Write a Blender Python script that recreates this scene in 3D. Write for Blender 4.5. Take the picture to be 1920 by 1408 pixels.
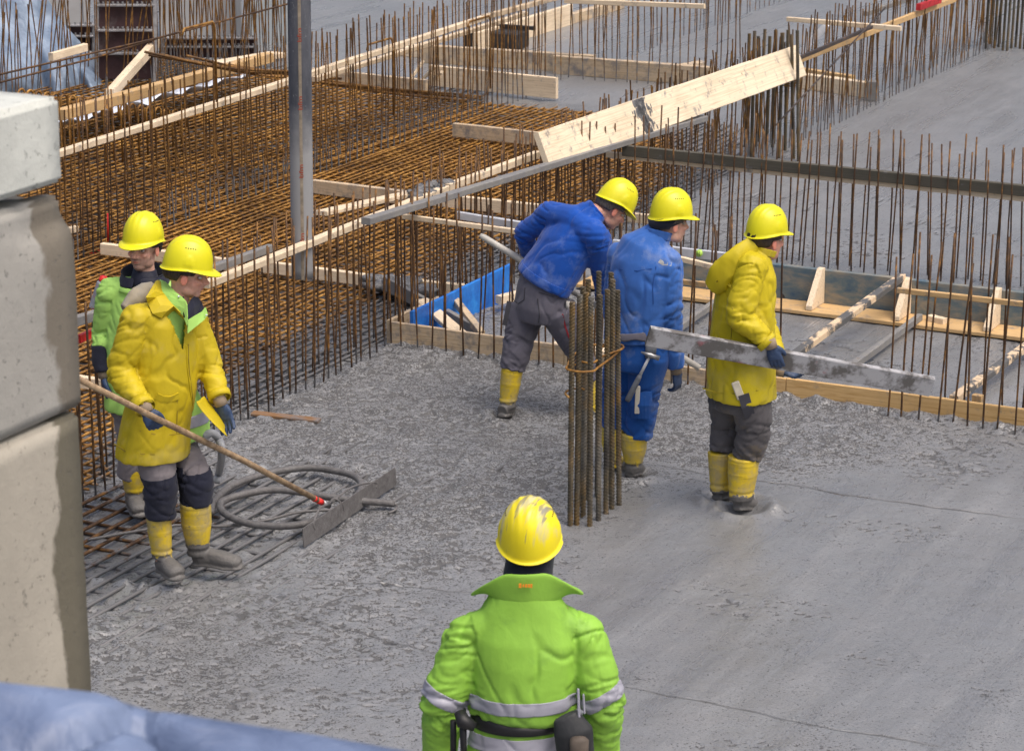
import bpy, bmesh, math, random
import numpy as np
from mathutils import Vector, Matrix
random.seed(7); rng = np.random.default_rng(7)
for o in list(bpy.data.objects): bpy.data.objects.remove(o)
S = bpy.context.scene
COL = S.collection
R = math.radians

# ------------------------------------------------------------------ camera
FPX = 5040.0; CXP, CYP = 960.0, 704.0; HC = 5.0
PITCH = R(16.1); YAW = R(26.5)
fh = Vector((-math.sin(YAW), math.cos(YAW), 0)); rt = Vector((math.cos(YAW), math.sin(YAW), 0)); UPV = Vector((0, 0, 1))
FW = fh*math.cos(PITCH) - UPV*math.sin(PITCH); UU = fh*math.sin(PITCH) + UPV*math.cos(PITCH)
CAMP = Vector((0, 0, HC))
cam = bpy.data.cameras.new('camera'); camo = bpy.data.objects.new('camera', cam); COL.objects.link(camo)
M = Matrix((rt, UU, -FW)).transposed().to_4x4(); M.translation = CAMP
camo.matrix_world = M
cam.sensor_width = 36; cam.lens = 36*FPX/1920.0; cam.clip_end = 1500; cam.clip_start = 0.1
cam.dof.use_dof = True; cam.dof.focus_distance = 15.5; cam.dof.aperture_fstop = 9.0
S.camera = camo

# ------------------------------------------------------------------ light
W = bpy.data.worlds.new("World"); S.world = W; W.use_nodes = True
nt = W.node_tree; bg = nt.nodes['Background']
sky = nt.nodes.new('ShaderNodeTexSky'); sky.sky_type = 'NISHITA'; sky.sun_disc = False
SUN_EL, SUN_AZ = R(64), R(105)      # azimuth: clockwise from +Y
sky.sun_elevation = SUN_EL; sky.sun_rotation = SUN_AZ
sky.air_density = 1.0; sky.dust_density = 8.0; sky.ozone_density = 1.0
bg.inputs[1].default_value = 0.145
nt.links.new(sky.outputs[0], bg.inputs[0])
sl = bpy.data.lights.new('sun', 'SUN'); sl.energy = 1.0; sl.angle = R(42); sl.color = (1, .985, .96)
slo = bpy.data.objects.new('sun', sl); COL.objects.link(slo)
sd = Vector((math.sin(SUN_AZ)*math.cos(SUN_EL), math.cos(SUN_AZ)*math.cos(SUN_EL), math.sin(SUN_EL)))
slo.rotation_euler = (-sd).to_track_quat('-Z', 'Y').to_euler()
S.view_settings.view_transform = 'Standard'; S.view_settings.look = 'None'
S.view_settings.exposure = 0.34; S.view_settings.gamma = 1
S.render.engine = 'CYCLES'

# ------------------------------------------------------------------ pixel -> world helpers (full size photo pixels)
def ray(px, py): return FW*FPX + rt*(px-CXP) - UU*(py-CYP)
def gp(px, py, z=0.0):
    d = ray(px, py); t = (z-HC)/d.z; return CAMP + d*t
def on_x(px, py, X): d = ray(px, py); return CAMP + d*((X-CAMP.x)/d.x)
def on_y(px, py, Y): d = ray(px, py); return CAMP + d*((Y-CAMP.y)/d.y)
def on_f(px, py, base, off=0.0):
    """point on the upright plane facing the camera through base, off metres further away"""
    d = ray(px, py); D = Vector(base).dot(fh) + off; return CAMP + d*((D-CAMP.dot(fh))/d.dot(fh))

# ------------------------------------------------------------------ numpy noise
def _h(ix, iy, iz, s):
    n = (ix*73856093) ^ (iy*19349663) ^ (iz*83492791) ^ (s*2654435761 & 0x7fffffff)
    n = n & 0xffffffff
    n = ((n ^ (n >> 15))*2246822519) & 0xffffffff
    n = ((n ^ (n >> 13))*3266489917) & 0xffffffff
    return ((n ^ (n >> 16)) & 0xffff)/32767.5-1.0
def vnoise(P, s=0):
    P = np.asarray(P, float); I = np.floor(P).astype(np.int64); f = P-I; f = f*f*(3-2*f)
    x, y, z = I[:, 0], I[:, 1], I[:, 2]; u, v, w = f[:, 0], f[:, 1], f[:, 2]
    def L(a, b, t): return a+(b-a)*t
    return L(L(L(_h(x, y, z, s), _h(x+1, y, z, s), u), L(_h(x, y+1, z, s), _h(x+1, y+1, z, s), u), v),
             L(L(_h(x, y, z+1, s), _h(x+1, y, z+1, s), u), L(_h(x, y+1, z+1, s), _h(x+1, y+1, z+1, s), u), v), w)
def fbm(P, o=4, s=0):
    P = np.asarray(P, float); r = 0; a = 1.0; t = 0
    for i in range(o): r = r+a*vnoise(P*(2.03**i)+i*17.3, s+i); t += a; a *= .5
    return r/t
def sstep(a, b, x): t = np.clip((x-a)/(b-a), 0, 1); return t*t*(3-2*t)

# ------------------------------------------------------------------ objects
def tag(o, label=None, cat=None, group=None, kind=None):
    if label: o['label'] = label
    if cat: o['category'] = cat
    if group: o['group'] = group
    if kind: o['kind'] = kind
    return o
def empty(name, loc=(0, 0, 0)):
    o = bpy.data.objects.new(name, None); COL.objects.link(o); o.location = loc; o.empty_display_size = .1; return o
def mesh_obj(name, verts, faces, mat, parent=None, smooth=False, origin=None):
    """verts in world coordinates"""
    me = bpy.data.meshes.new(name)
    org = Vector(origin) if origin is not None else (parent.location.copy() if parent is not None and parent.parent is None else (abs_loc(parent) if parent is not None else Vector((0, 0, 0))))
    V = np.asarray([tuple(v) for v in verts], float) if not isinstance(verts, np.ndarray) else verts
    me.from_pydata((V-np.array(org)).tolist(), [], [tuple(f) for f in faces]); me.update()
    if smooth: me.polygons.foreach_set('use_smooth', [True]*len(me.polygons))
    o = bpy.data.objects.new(name, me); COL.objects.link(o)
    if mat is not None:
        for m_ in (mat if isinstance(mat, (list, tuple)) else [mat]): me.materials.append(m_)
    if parent is not None:
        o.parent = parent; o.location = org-abs_loc(parent)
    else: o.location = org
    return o
def abs_loc(o):
    v = o.location.copy()
    while o.parent is not None: o = o.parent; v = v+o.location
    return v
class MB:
    """collects shapes, world coordinates"""
    def __init__(s): s.v = []; s.f = []
    def add(s, vs, fs):
        k = len(s.v); s.v += [Vector(v) for v in vs]; s.f += [tuple(i+k for i in f) for f in fs]; return s
    def box(s, c, sx, sy, sz, rot=None, bev=0.0):
        c = Vector(c); b = bev
        bm = bmesh.new(); bmesh.ops.create_cube(bm, size=1)
        for v in bm.verts: v.co = Vector((v.co.x*sx, v.co.y*sy, v.co.z*sz))
        if b > 0: bmesh.ops.bevel(bm, geom=bm.edges[:], offset=b, segments=1, affect='EDGES')
        vs = [v.co.copy() for v in bm.verts]; bm.verts.index_update(); fs = [[v.index for v in f.verts] for f in bm.faces]; bm.free()
        if rot is not None: vs = [rot @ v for v in vs]
        return s.add([v+c for v in vs], fs)
    def plank(s, a, b, w, t, up=(0, 0, 1), bev=0.003, warp=0.0, seg=1, seed=0):
        """board from a to b, width w across, thickness t along up"""
        a = Vector(a); b = Vector(b); x = (b-a).normalized(); u = Vector(up); y = u.cross(x).normalized(); z = x.cross(y)
        L = (b-a).length; rr = random.Random(seed)
        if seg <= 1 and warp == 0:
            rot = Matrix((x, y, z)).transposed(); return s.box((a+b)/2, L, w, t, rot, bev)
        vs = []; fs = []; n = max(seg, 4); prof = [(-w/2+bev, -t/2), (w/2-bev, -t/2), (w/2, -t/2+bev), (w/2, t/2-bev), (w/2-bev, t/2), (-w/2+bev, t/2), (-w/2, t/2-bev), (-w/2, -t/2+bev)]
        ph = rr.random()*6
        for i in range(n+1):
            q = i/n; c = a+(b-a)*q + z*warp*math.sin(q*3.1+ph)+y*warp*.7*math.sin(q*4+ph*2)
            for (p, r_) in prof: vs.append(c+y*(p+rr.uniform(-.001, .001))+z*(r_+rr.uniform(-.001, .001)))
        m = len(prof)
        for i in range(n):
            for j in range(m): fs.append((i*m+j, i*m+(j+1) % m, (i+1)*m+(j+1) % m, (i+1)*m+j))
        fs.append(tuple(reversed(range(m)))); fs.append(tuple(range(n*m, n*m+m)))
        return s.add(vs, fs)
    def tube(s, pts, r, n=8, cap=True):
        vs, fs = tube_geo(pts, r, n, cap); return s.add(vs, fs)
    def build(s, name, mat, parent=None, smooth=False, origin=None):
        return mesh_obj(name, s.v, s.f, mat, parent, smooth, origin)
def tube_geo(pts, r, n=8, cap=True, side=None, ell=None):
    pts = [Vector(p) for p in pts]; vs = []; fs = []; m = len(pts)
    rr = r if isinstance(r, (list, tuple)) else [r]*m
    ref = Vector(side) if side is not None else None
    prev = None
    for i, p in enumerate(pts):
        t = (pts[min(i+1, m-1)]-pts[max(i-1, 0)])
        if t.length < 1e-9: t = Vector((0, 0, 1))
        t.normalize()
        if ref is not None: x = (ref-t*ref.dot(t))
        elif prev is not None: x = prev-t*prev.dot(t)
        else: x = t.cross(Vector((0, 0, 1))) if abs(t.z) < .9 else t.cross(Vector((1, 0, 0)))
        if x.length < 1e-6: x = t.orthogonal()
        x.normalize(); y = t.cross(x); prev = x
        ra = rr[i]; rb = ra if not isinstance(ra, (tuple, list)) else ra[1]; ra = ra if not isinstance(ra, (tuple, list)) else ra[0]
        for j in range(n):
            a = 2*math.pi*j/n; vs.append(p+x*(ra*math.cos(a))+y*(rb*math.sin(a)))
    for i in range(m-1):
        for j in range(n): fs.append((i*n+j, i*n+(j+1) % n, (i+1)*n+(j+1) % n, (i+1)*n+j))
    if cap: fs.append(tuple(reversed(range(n)))); fs.append(tuple(range((m-1)*n, m*n)))
    return vs, fs
def smooth_path(pts, k=6):
    """Catmull-Rom"""
    P = [Vector(p) for p in pts]; P = [P[0]*2-P[1]]+P+[P[-1]*2-P[-2]]; out = []
    for i in range(1, len(P)-2):
        for j in range(k):
            t = j/k; a, b, c, d = P[i-1], P[i], P[i+1], P[i+2]
            out.append(.5*((2*b)+(c-a)*t+(2*a-5*b+4*c-d)*t*t+(3*b-a-3*c+d)*t**3))
    out.append(P[-2]); return out

# ------------------------------------------------------------------ materials
def lin(c):
    return tuple(((x/255)/12.92 if x/255 <= .04045 else ((x/255+.055)/1.055)**2.4) for x in c)
class NT:
    def __init__(s, name):
        s.m = bpy.data.materials.new(name); s.m.use_nodes = True; s.t = s.m.node_tree; s.b = s.t.nodes['Principled BSDF']
        s.b.inputs['Specular IOR Level'].default_value = .4
    def n(s, typ, **kw):
        x = s.t.nodes.new(typ)
        for k, v in kw.items():
            if hasattr(x, k): setattr(x, k, v)
            else: x.inputs[k].default_value = v
        return x
    def l(s, a, b): s.t.links.new(a, b)
    def coord(s, kind='Object', scale=(1, 1, 1), rot=(0, 0, 0)):
        tc = s.n('ShaderNodeTexCoord'); mp = s.n('ShaderNodeMapping'); mp.inputs['Scale'].default_value = scale; mp.inputs['Rotation'].default_value = rot
        if kind == 'World': g = s.n('ShaderNodeNewGeometry'); s.l(g.outputs['Position'], mp.inputs[0])
        else: s.l(tc.outputs[kind], mp.inputs[0])
        return mp.outputs[0]
    def noise(s, co, scale=5, det=4, rough=.55, dist=0.0):
        x = s.n('ShaderNodeTexNoise'); x.inputs['Scale'].default_value = scale; x.inputs['Detail'].default_value = det; x.inputs['Roughness'].default_value = rough; x.inputs['Distortion'].default_value = dist
        s.l(co, x.inputs['Vector']); return x.outputs['Fac']
    def ramp(s, fac, stops):
        x = s.n('ShaderNodeValToRGB'); e = x.color_ramp.elements
        while len(e) < len(stops): e.new(.5)
        for i, (p, c) in enumerate(stops): e[i].position = p; e[i].color = (*c, 1) if len(c) == 3 else c
        s.l(fac, x.inputs[0]); return x.outputs[0]
    def mr(s, v, a, b, c=0., d=1.):
        x = s.n('ShaderNodeMapRange'); x.inputs[1].default_value = a; x.inputs[2].default_value = b; x.inputs[3].default_value = c; x.inputs[4].default_value = d
        s.l(v, x.inputs[0]); return x.outputs[0]
    def mix(s, f, a, b, mode='MIX'):
        x = s.n('ShaderNodeMix'); x.data_type = 'RGBA'; x.blend_type = mode
        def put(v, i):
            if isinstance(v, (int, float)): x.inputs[i].default_value = v
            elif isinstance(v, tuple): x.inputs[i].default_value = (*v[:3], 1)
            else: s.l(v, x.inputs[i])
        put(f, 0); put(a, 6); put(b, 7); return x.outputs[2]
    def math(s, op, a, b=0.0):
        x = s.n('ShaderNodeMath'); x.operation = op
        for i, v in enumerate((a, b)):
            if isinstance(v, (int, float)): x.inputs[i].default_value = v
            else: s.l(v, x.inputs[i])
        return x.outputs[0]
    def attr(s, name, out='Fac'):
        x = s.n('ShaderNodeAttribute'); x.attribute_name = name; return x.outputs[out]
    def col(s, v):
        if isinstance(v, tuple): s.b.inputs['Base Color'].default_value = (*v, 1)
        else: s.l(v, s.b.inputs['Base Color'])
    def rough(s, v):
        if isinstance(v, (int, float)): s.b.inputs['Roughness'].default_value = v
        else: s.l(v, s.b.inputs['Roughness'])
    def bump(s, h, strength=.5, dist=.01, prev=None):
        x = s.n('ShaderNodeBump'); x.inputs['Strength'].default_value = strength; x.inputs['Distance'].default_value = dist
        s.l(h, x.inputs['Height'])
        if prev is not None: s.l(prev, x.inputs['Normal'])
        s.l(x.outputs[0], s.b.inputs['Normal']); return x.outputs[0]

def simple(name, c, rough=.6, var=.25, scale=8, bump=.2, bdist=.004, bscale=40, metal=0., dirt=None, dirt_amt=.5, stretch=(1, 1, 1), coat=0., spec=.4):
    n = NT(name); co = n.coord('Object', stretch); f = n.noise(co, scale, 5, .6)
    c0 = tuple(x*(1-var) for x in c); c1 = tuple(min(1, x*(1+var)) for x in c)
    k = n.ramp(f, [(.3, c0), (.7, c1)])
    if dirt is not None:
        g = n.noise(co, scale*.6, 6, .7); g2 = n.mr(g, .52, .72, 0, dirt_amt); k = n.mix(g2, k, dirt)
    n.col(k); n.rough(rough); n.b.inputs['Metallic'].default_value = metal; n.b.inputs['Specular IOR Level'].default_value = spec
    if coat: n.b.inputs['Coat Weight'].default_value = coat
    if bump: n.bump(n.noise(co, bscale, 4, .6), bump, bdist)
    return n.m

SLURRY = (.165, .165, .175)
def mk_wood(name, c0, c1, dirt=.3, wet=0.0):
    n = NT(name); co = n.coord('World', (1, 1, 1)); tc = n.n('ShaderNodeTexCoord')
    # grain is laid along each board through its generated x axis
    g = n.noise(n.coord('Generated', (1.5, 9, 9)), 3.0, 5, .6, .6)
    k = n.ramp(g, [(.3, c0), (.55, c1), (.75, tuple(x*.92 for x in c1))])
    blotch = n.noise(co, 2.3, 5, .6); k = n.mix(n.mr(blotch, .45, .8, 0, .35), k, tuple(x*.7 for x in c0))
    knots = n.n('ShaderNodeTexVoronoi'); knots.inputs['Scale'].default_value = 4; n.l(co, knots.inputs[0])
    k = n.mix(n.mr(knots.outputs['Distance'], .03, .06, .75, 0), k, (.16, .08, .035))
    st = n.noise(co, 9, 6, .72); k = n.mix(n.mr(st, .62-.2*wet-.1*dirt, .70-.1*wet, 0, .85), k, SLURRY)
    n.col(k); n.rough(.75); n.bump(g, .3, .003); return n.m
M_wood = mk_wood('pale_sawn_wood', (.55, .42, .27), (.79, .65, .47), .45)
M_wood_y = mk_wood('yellow_form_wood', (.42, .26, .11), (.60, .40, .19), .75)
M_wood_d = mk_wood('dirty_wood', (.40, .29, .17), (.60, .47, .32), .8, .4)
M_wood_grey = mk_wood('slurry_grey_wood', (.16, .155, .14), (.26, .25, .23), 1, .8)

def mk_rust(name, a, b, c, wet=True):
    n = NT(name); co = n.coord('World'); f = n.noise(co, 14, 5, .65); k = n.ramp(f, [(.3, a), (.52, b), (.72, c)])
    rnd = n.n('ShaderNodeObjectInfo').outputs['Random']
    k = n.mix(n.mr(n.noise(co, 1.3, 2), .4, .65, 0, .6), k, tuple(x*.45 for x in a))
    if wet:
        w = n.attr('wet'); wn = n.math('ADD', w, n.mr(n.noise(co, 9, 4, .7), .3, .7, -.35, .35))
        k = n.mix(n.mr(wn, .35, .6), k, (.15, .15, .155))
    n.col(k); n.rough(.62); n.b.inputs['Metallic'].default_value = .15
    n.bump(n.noise(co, 220, 2), .5, .002); return n.m
M_rust = mk_rust('rusty_steel', (.045, .028, .022), (.12, .062, .026), (.38, .18, .035))
M_rust_o = mk_rust('orange_rusty_steel', (.10, .048, .018), (.34, .165, .032), (.66, .38, .11))
M_rust_m = mk_rust('mid_rusty_steel', (.06, .034, .02), (.20, .098, .026), (.46, .24, .05))
M_steel_d = mk_rust('dark_mill_steel', (.035, .03, .032), (.075, .06, .055), (.17, .09, .04), False)
def mk_ribbar():
    n = NT('ribbed_bar_steel'); co = n.coord('World', (1, 1, .6)); f = n.noise(co, 7, 5, .65)
    k = n.ramp(f, [(.35, (.04, .036, .032)), (.5, (.085, .07, .045)), (.64, (.16, .10, .035)), (.8, (.36, .18, .04))])
    g = n.noise(co, 4, 5, .6); k = n.mix(n.mr(g, .5, .7, 0, .7), k, (.19, .18, .16))
    n.col(k); n.rough(.5); n.b.inputs['Metallic'].default_value = .3; return n.m
M_rib = mk_ribbar()
# ================================================================== GROUND
def poly_sd(P, poly):
    """signed distance, positive inside"""
    n = len(poly); d = np.full(len(P), 1e9); ins = np.zeros(len(P), bool)
    for i in range(n):
        a = np.array(poly[i][:2]); b = np.array(poly[(i+1) % n][:2]); e = b-a; w = P-a
        t = np.clip((w@e)/(e@e), 0, 1); q = w-t[:, None]*e; d = np.minimum(d, np.hypot(q[:, 0], q[:, 1]))
        c = ((a[1] > P[:, 1]) != (b[1] > P[:, 1]))
        xx = a[0]+(P[:, 1]-a[1])/(b[1]-a[1]+1e-12)*(b[0]-a[0]); ins ^= c & (P[:, 0] < xx)
    return np.where(ins, d, -d)
U1 = [gp(*q) for q in [(-300, 1345), (60, 1225), (175, 1180), (280, 1130), (360, 1108), (470, 1072), (560, 1028), (640, 975), (665, 915), (600, 868), (510, 862), (440, 872), (425, 820), (462, 788), (560, 738), (735, 648)]]
U1 = [(p.x, p.y) for p in U1]+[(-8.85, 19.0), (-8.3, 19.25), (-8.35, 20.6), (-8.8, 22.6)]
U1 += [(p.x, p.y) for p in [gp(*q) for q in [(1400, 215), (1240, 195), (1120, 172), (1040, 172), (900, 152), (760, 128), (600, 118), (520, 112)]]]+[(-19, 27.6), (-40, 29), (-40, 4), (-9, 4)]
def ground_h(P):
    """P: Nx2 world -> height, wetness"""
    sd = poly_sd(P, U1); P3 = np.c_[P, np.zeros(len(P))]
    wob = .16*fbm(P3*1.7, 4, 3)+.10*fbm(P3*6, 3, 5); s = sd+wob
    right = P[:, 0] > -8.72
    near = sstep(14.5, 10.5, P[:, 1])
    h = -.035*sstep(-.05, .22, s)-.24*sstep(.5, 3.0, s)*np.where(right, .25, 1)
    lump = fbm(P3*11, 4, 9)
    edge = np.exp(-((s-.1)/.5)**2)
    h = h+lump*(.004+.022*edge)+.006*fbm(P3*3, 2, 2)*sstep(40, 12, P[:, 1])
    rz = rough_zone(P); h = h+.011*rz*fbm(P3*14, 3, 21)+.0040*fbm(P3*np.array([7., .8, 1.])+.5*vnoise(P3*1.2, 6)[:, None], 3, 61)*(.2+.8*sstep(19, 15, P[:, 1]))*sstep(40, 20, P[:, 1])+.0035*fbm(np.c_[P[:, 0]*2.2+.5*P[:, 1], P[:, 1]*.5, P[:, 0]*0], 2, 63)*sstep(30, 15, P[:, 1])
    return h, s
def rough_zone(P):
    P3 = np.c_[P, np.zeros(len(P))]
    n = fbm(P3*.9, 3, 31)
    z = np.full(len(P), .25)
    def blob(px, py, r, w):
        g = gp(px, py); return w*np.exp(-(((P[:, 0]-g.x)**2+(P[:, 1]-g.y)**2)/r**2))
    for b in [(640, 740, .9, .8), (820, 800, 1.2, .9), (900, 700, .8, .8), (1250, 760, .9, .7), (1550, 830, .9, .75), (500, 1230, .9, .1), (800, 950, .9, .7), (780, 1060, .6, .2), (330, 1200, .6, .3), (650, 1180, .5, .3),
              (1500, 1150, 1.3, -.5), (1700, 950, 1.0, -.5), (1250, 1150, .8, -.3), (1300, 1000, .7, -.3)]:
        z = z+blob(*b)
    z = z*sstep(23, 16, P[:, 1])+.06
    return np.clip(z+.35*n, 0, 1)
def steps(a, b, d): return list(np.arange(a, b-1e-6, d))
def geo(a, b, d0, g):
    out = []; x = a; d = d0*(1 if b > a else -1)
    while (x < b) == (b > a): out.append(x); x += d; d *= g
    return out
xs = sorted(set([round(float(v), 4) for v in geo(-13.0, -600, .10, 1.05)]+steps(-13, -10, .06)+steps(-10, -9, .026)+steps(-9, -3.2, .0135)+geo(-3.2, 600, .08, 1.09)))
ys = sorted(set([round(float(v), 4) for v in geo(9.0, -300, .15, 1.15)]+steps(9, 9.6, .04)+steps(9.6, 16.2, .0130)+steps(16.2, 21, .035)+geo(21, 700, .08, 1.025)))
X, Y = np.meshgrid(xs, ys); P = np.c_[X.ravel(), Y.ravel()]
far = (np.abs(P[:, 0]) < 60) & (P[:, 1] > 5) & (P[:, 1] < 80)
Z = np.zeros(len(P)); SDV = np.full(len(P), -5.0); RZ = np.full(len(P), .2)
Z[far], SDV[far] = ground_h(P[far]); RZ[far] = rough_zone(P[far])
BOOTS = []      # filled by hand: where boots press a little crater into the wet slab
for (bx, by, r_) in [(948, 780, .11), (1112, 795, .11), (1187, 893, .12), (1146, 880, .11), (1352, 936, .12), (1395, 955, .16)]:
    g = gp(bx, by); d = np.hypot(P[:, 0]-g.x, P[:, 1]-g.y); Z += .028*np.exp(-((d-r_*1.15)/.05)**2)*(1+.6*vnoise(np.c_[P*14, np.zeros(len(P))], 4))-.03*np.exp(-(d/(r_*.8))**4)
g = gp(1440, 955); Z += .03*np.exp(-(((P[:, 0]-g.x)/.13)**2+((P[:, 1]-g.y)/.10)**2))*(1+.7*vnoise(np.c_[P*22, np.zeros(len(P))], 6))
# slurry bead pushed up against the foot of the front shuttering
bead = np.exp(-((P[:, 1]-15.78)/.07)**2)*sstep(-8.9, -8.7, P[:, 0]); Z += bead*.035*(1+1.1*fbm(np.c_[P*9, np.zeros(len(P))], 3, 8))
# heap in front of the bottom left mat
a_ = gp(170, 1080); b_ = gp(345, 1108); e = np.array([b_.x-a_.x, b_.y-a_.y]); w_ = P-np.array([a_.x, a_.y]); t_ = np.clip(w_@e/(e@e), 0, 1); dd = np.hypot(*(w_-t_[:, None]*e).T)
Z += .028*np.exp(-(dd/.04)**2)*(1+.8*vnoise(np.c_[P*20, np.zeros(len(P))], 14))*(P[:, 1] < 12.5)
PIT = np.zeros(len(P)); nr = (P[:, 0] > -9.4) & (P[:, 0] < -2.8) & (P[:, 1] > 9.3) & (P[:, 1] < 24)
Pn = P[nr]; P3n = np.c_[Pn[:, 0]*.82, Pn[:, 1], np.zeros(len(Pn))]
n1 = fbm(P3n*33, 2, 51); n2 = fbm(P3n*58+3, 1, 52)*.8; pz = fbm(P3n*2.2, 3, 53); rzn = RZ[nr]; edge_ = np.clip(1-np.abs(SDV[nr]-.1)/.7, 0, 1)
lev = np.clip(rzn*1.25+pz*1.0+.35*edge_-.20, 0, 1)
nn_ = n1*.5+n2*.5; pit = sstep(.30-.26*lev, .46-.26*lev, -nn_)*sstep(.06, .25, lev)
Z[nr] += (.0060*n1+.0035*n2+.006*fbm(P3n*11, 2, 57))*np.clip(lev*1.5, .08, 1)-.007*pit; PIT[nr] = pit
nx, ny = len(xs), len(ys); idx = np.arange(nx*ny).reshape(ny, nx)
F = np.c_[idx[:-1, :-1].ravel(), idx[:-1, 1:].ravel(), idx[1:, 1:].ravel(), idx[1:, :-1].ravel()]
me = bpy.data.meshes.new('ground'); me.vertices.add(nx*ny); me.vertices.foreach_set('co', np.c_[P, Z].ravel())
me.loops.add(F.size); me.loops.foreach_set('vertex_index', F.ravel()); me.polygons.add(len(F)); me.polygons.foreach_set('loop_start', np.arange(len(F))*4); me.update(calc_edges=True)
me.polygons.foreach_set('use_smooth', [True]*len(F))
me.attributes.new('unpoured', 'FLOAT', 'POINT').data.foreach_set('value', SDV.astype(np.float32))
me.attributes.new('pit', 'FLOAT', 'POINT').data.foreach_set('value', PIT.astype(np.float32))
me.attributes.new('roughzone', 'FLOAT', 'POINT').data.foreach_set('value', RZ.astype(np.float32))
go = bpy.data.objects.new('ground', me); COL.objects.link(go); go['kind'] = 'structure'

n = NT('wet_concrete'); co = n.coord('World')
un = n.attr('unpoured'); rz = n.attr('roughzone')
big = n.noise(co, .8, 4, .6); med = n.noise(co, 5, 5, .6)
k = n.ramp(big, [(.3, (.186, .192, .200)), (.7, (.252, .258, .265))])
k = n.mix(n.mr(med, .35, .7, 0, .5), k, (.215, .21, .21)); k = n.mix(n.mr(n.noise(co, 210, 3, .7), .52, .66, 0, .35), k, (.09, .088, .085))
# open texture: wet voids and pits between stones, their shade painted into the colour, drawn out across the slab
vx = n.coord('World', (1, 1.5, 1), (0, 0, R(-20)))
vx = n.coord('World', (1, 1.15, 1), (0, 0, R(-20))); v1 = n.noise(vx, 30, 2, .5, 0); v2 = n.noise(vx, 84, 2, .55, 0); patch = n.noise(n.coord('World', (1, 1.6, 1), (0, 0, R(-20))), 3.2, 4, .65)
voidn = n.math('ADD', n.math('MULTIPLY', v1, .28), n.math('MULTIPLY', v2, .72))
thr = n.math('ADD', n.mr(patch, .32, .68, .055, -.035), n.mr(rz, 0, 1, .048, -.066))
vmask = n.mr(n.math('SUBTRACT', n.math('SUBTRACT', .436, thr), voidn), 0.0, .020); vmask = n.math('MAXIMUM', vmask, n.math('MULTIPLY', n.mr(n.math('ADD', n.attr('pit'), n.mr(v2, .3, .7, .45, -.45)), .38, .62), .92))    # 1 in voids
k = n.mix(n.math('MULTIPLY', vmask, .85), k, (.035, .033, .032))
# thin slurry film standing on the trowelled parts
_g = n.n('ShaderNodeNewGeometry'); _s = n.n('ShaderNodeSeparateXYZ'); n.l(_g.outputs['Position'], _s.inputs[0]); FARF = n.mr(_s.outputs[1], 15, 19, 1, .15)
film = n.noise(n.coord('World', (4.2, .40, 1), (0, 0, R(14))), 1.3, 3, .5, .2); k = n.mix(n.math('MULTIPLY', n.mr(film, .35, .75), n.math('MULTIPLY', n.mr(rz, .15, .6, .5, .12), FARF)), k, (.128, .132, .138)); k = n.mix(n.mr(n.noise(co, 120, 3, .7), .48, .66, 0, .5), k, (.085, .085, .088))
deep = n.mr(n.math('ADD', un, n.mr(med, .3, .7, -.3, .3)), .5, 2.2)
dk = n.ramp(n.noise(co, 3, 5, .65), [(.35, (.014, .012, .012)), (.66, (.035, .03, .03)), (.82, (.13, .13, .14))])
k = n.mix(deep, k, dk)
GROOVE_COL = k
rg = n.mr(film, .30, .70, .44, .20)
rg = n.math('ADD', n.math('ADD', rg, n.math('MULTIPLY', vmask, .25)), n.mr(rz, .2, .7, 0, .12)); n.rough(rg)
n.b.inputs['Specular IOR Level'].default_value = .9
st = n.noise(n.coord('World', (6, .7, 1), (0, 0, R(8))), 3.0, 4, .65, .4)
fine = n.noise(co, 130, 3, .6)
b1 = n.bump(st, .35, .012)
b2 = n.bump(n.noise(co, 46, 3, .6), .45, .008, b1)
b3 = n.bump(fine, .45, .003, b2)
b4 = n.bump(n.math('MULTIPLY', vmask, -1.0), .8, .01, b3)
# straight screed marks running across the slab
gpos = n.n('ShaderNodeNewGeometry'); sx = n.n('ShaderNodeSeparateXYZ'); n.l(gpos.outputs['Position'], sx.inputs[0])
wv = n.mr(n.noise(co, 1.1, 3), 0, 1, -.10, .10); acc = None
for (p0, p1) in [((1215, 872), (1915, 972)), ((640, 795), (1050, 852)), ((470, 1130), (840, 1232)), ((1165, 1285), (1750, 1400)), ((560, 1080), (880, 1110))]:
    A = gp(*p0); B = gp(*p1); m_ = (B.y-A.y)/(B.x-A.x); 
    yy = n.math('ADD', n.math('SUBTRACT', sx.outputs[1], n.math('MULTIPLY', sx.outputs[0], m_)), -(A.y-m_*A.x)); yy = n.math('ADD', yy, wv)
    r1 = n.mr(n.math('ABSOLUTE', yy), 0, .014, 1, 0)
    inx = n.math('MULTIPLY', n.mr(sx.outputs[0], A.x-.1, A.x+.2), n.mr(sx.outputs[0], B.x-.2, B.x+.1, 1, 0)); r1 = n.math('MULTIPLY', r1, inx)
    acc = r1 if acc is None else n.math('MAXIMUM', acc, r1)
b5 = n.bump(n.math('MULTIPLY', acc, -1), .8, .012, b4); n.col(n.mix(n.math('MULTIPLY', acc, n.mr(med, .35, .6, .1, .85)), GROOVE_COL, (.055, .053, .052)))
me.materials.append(n.m)

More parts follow.
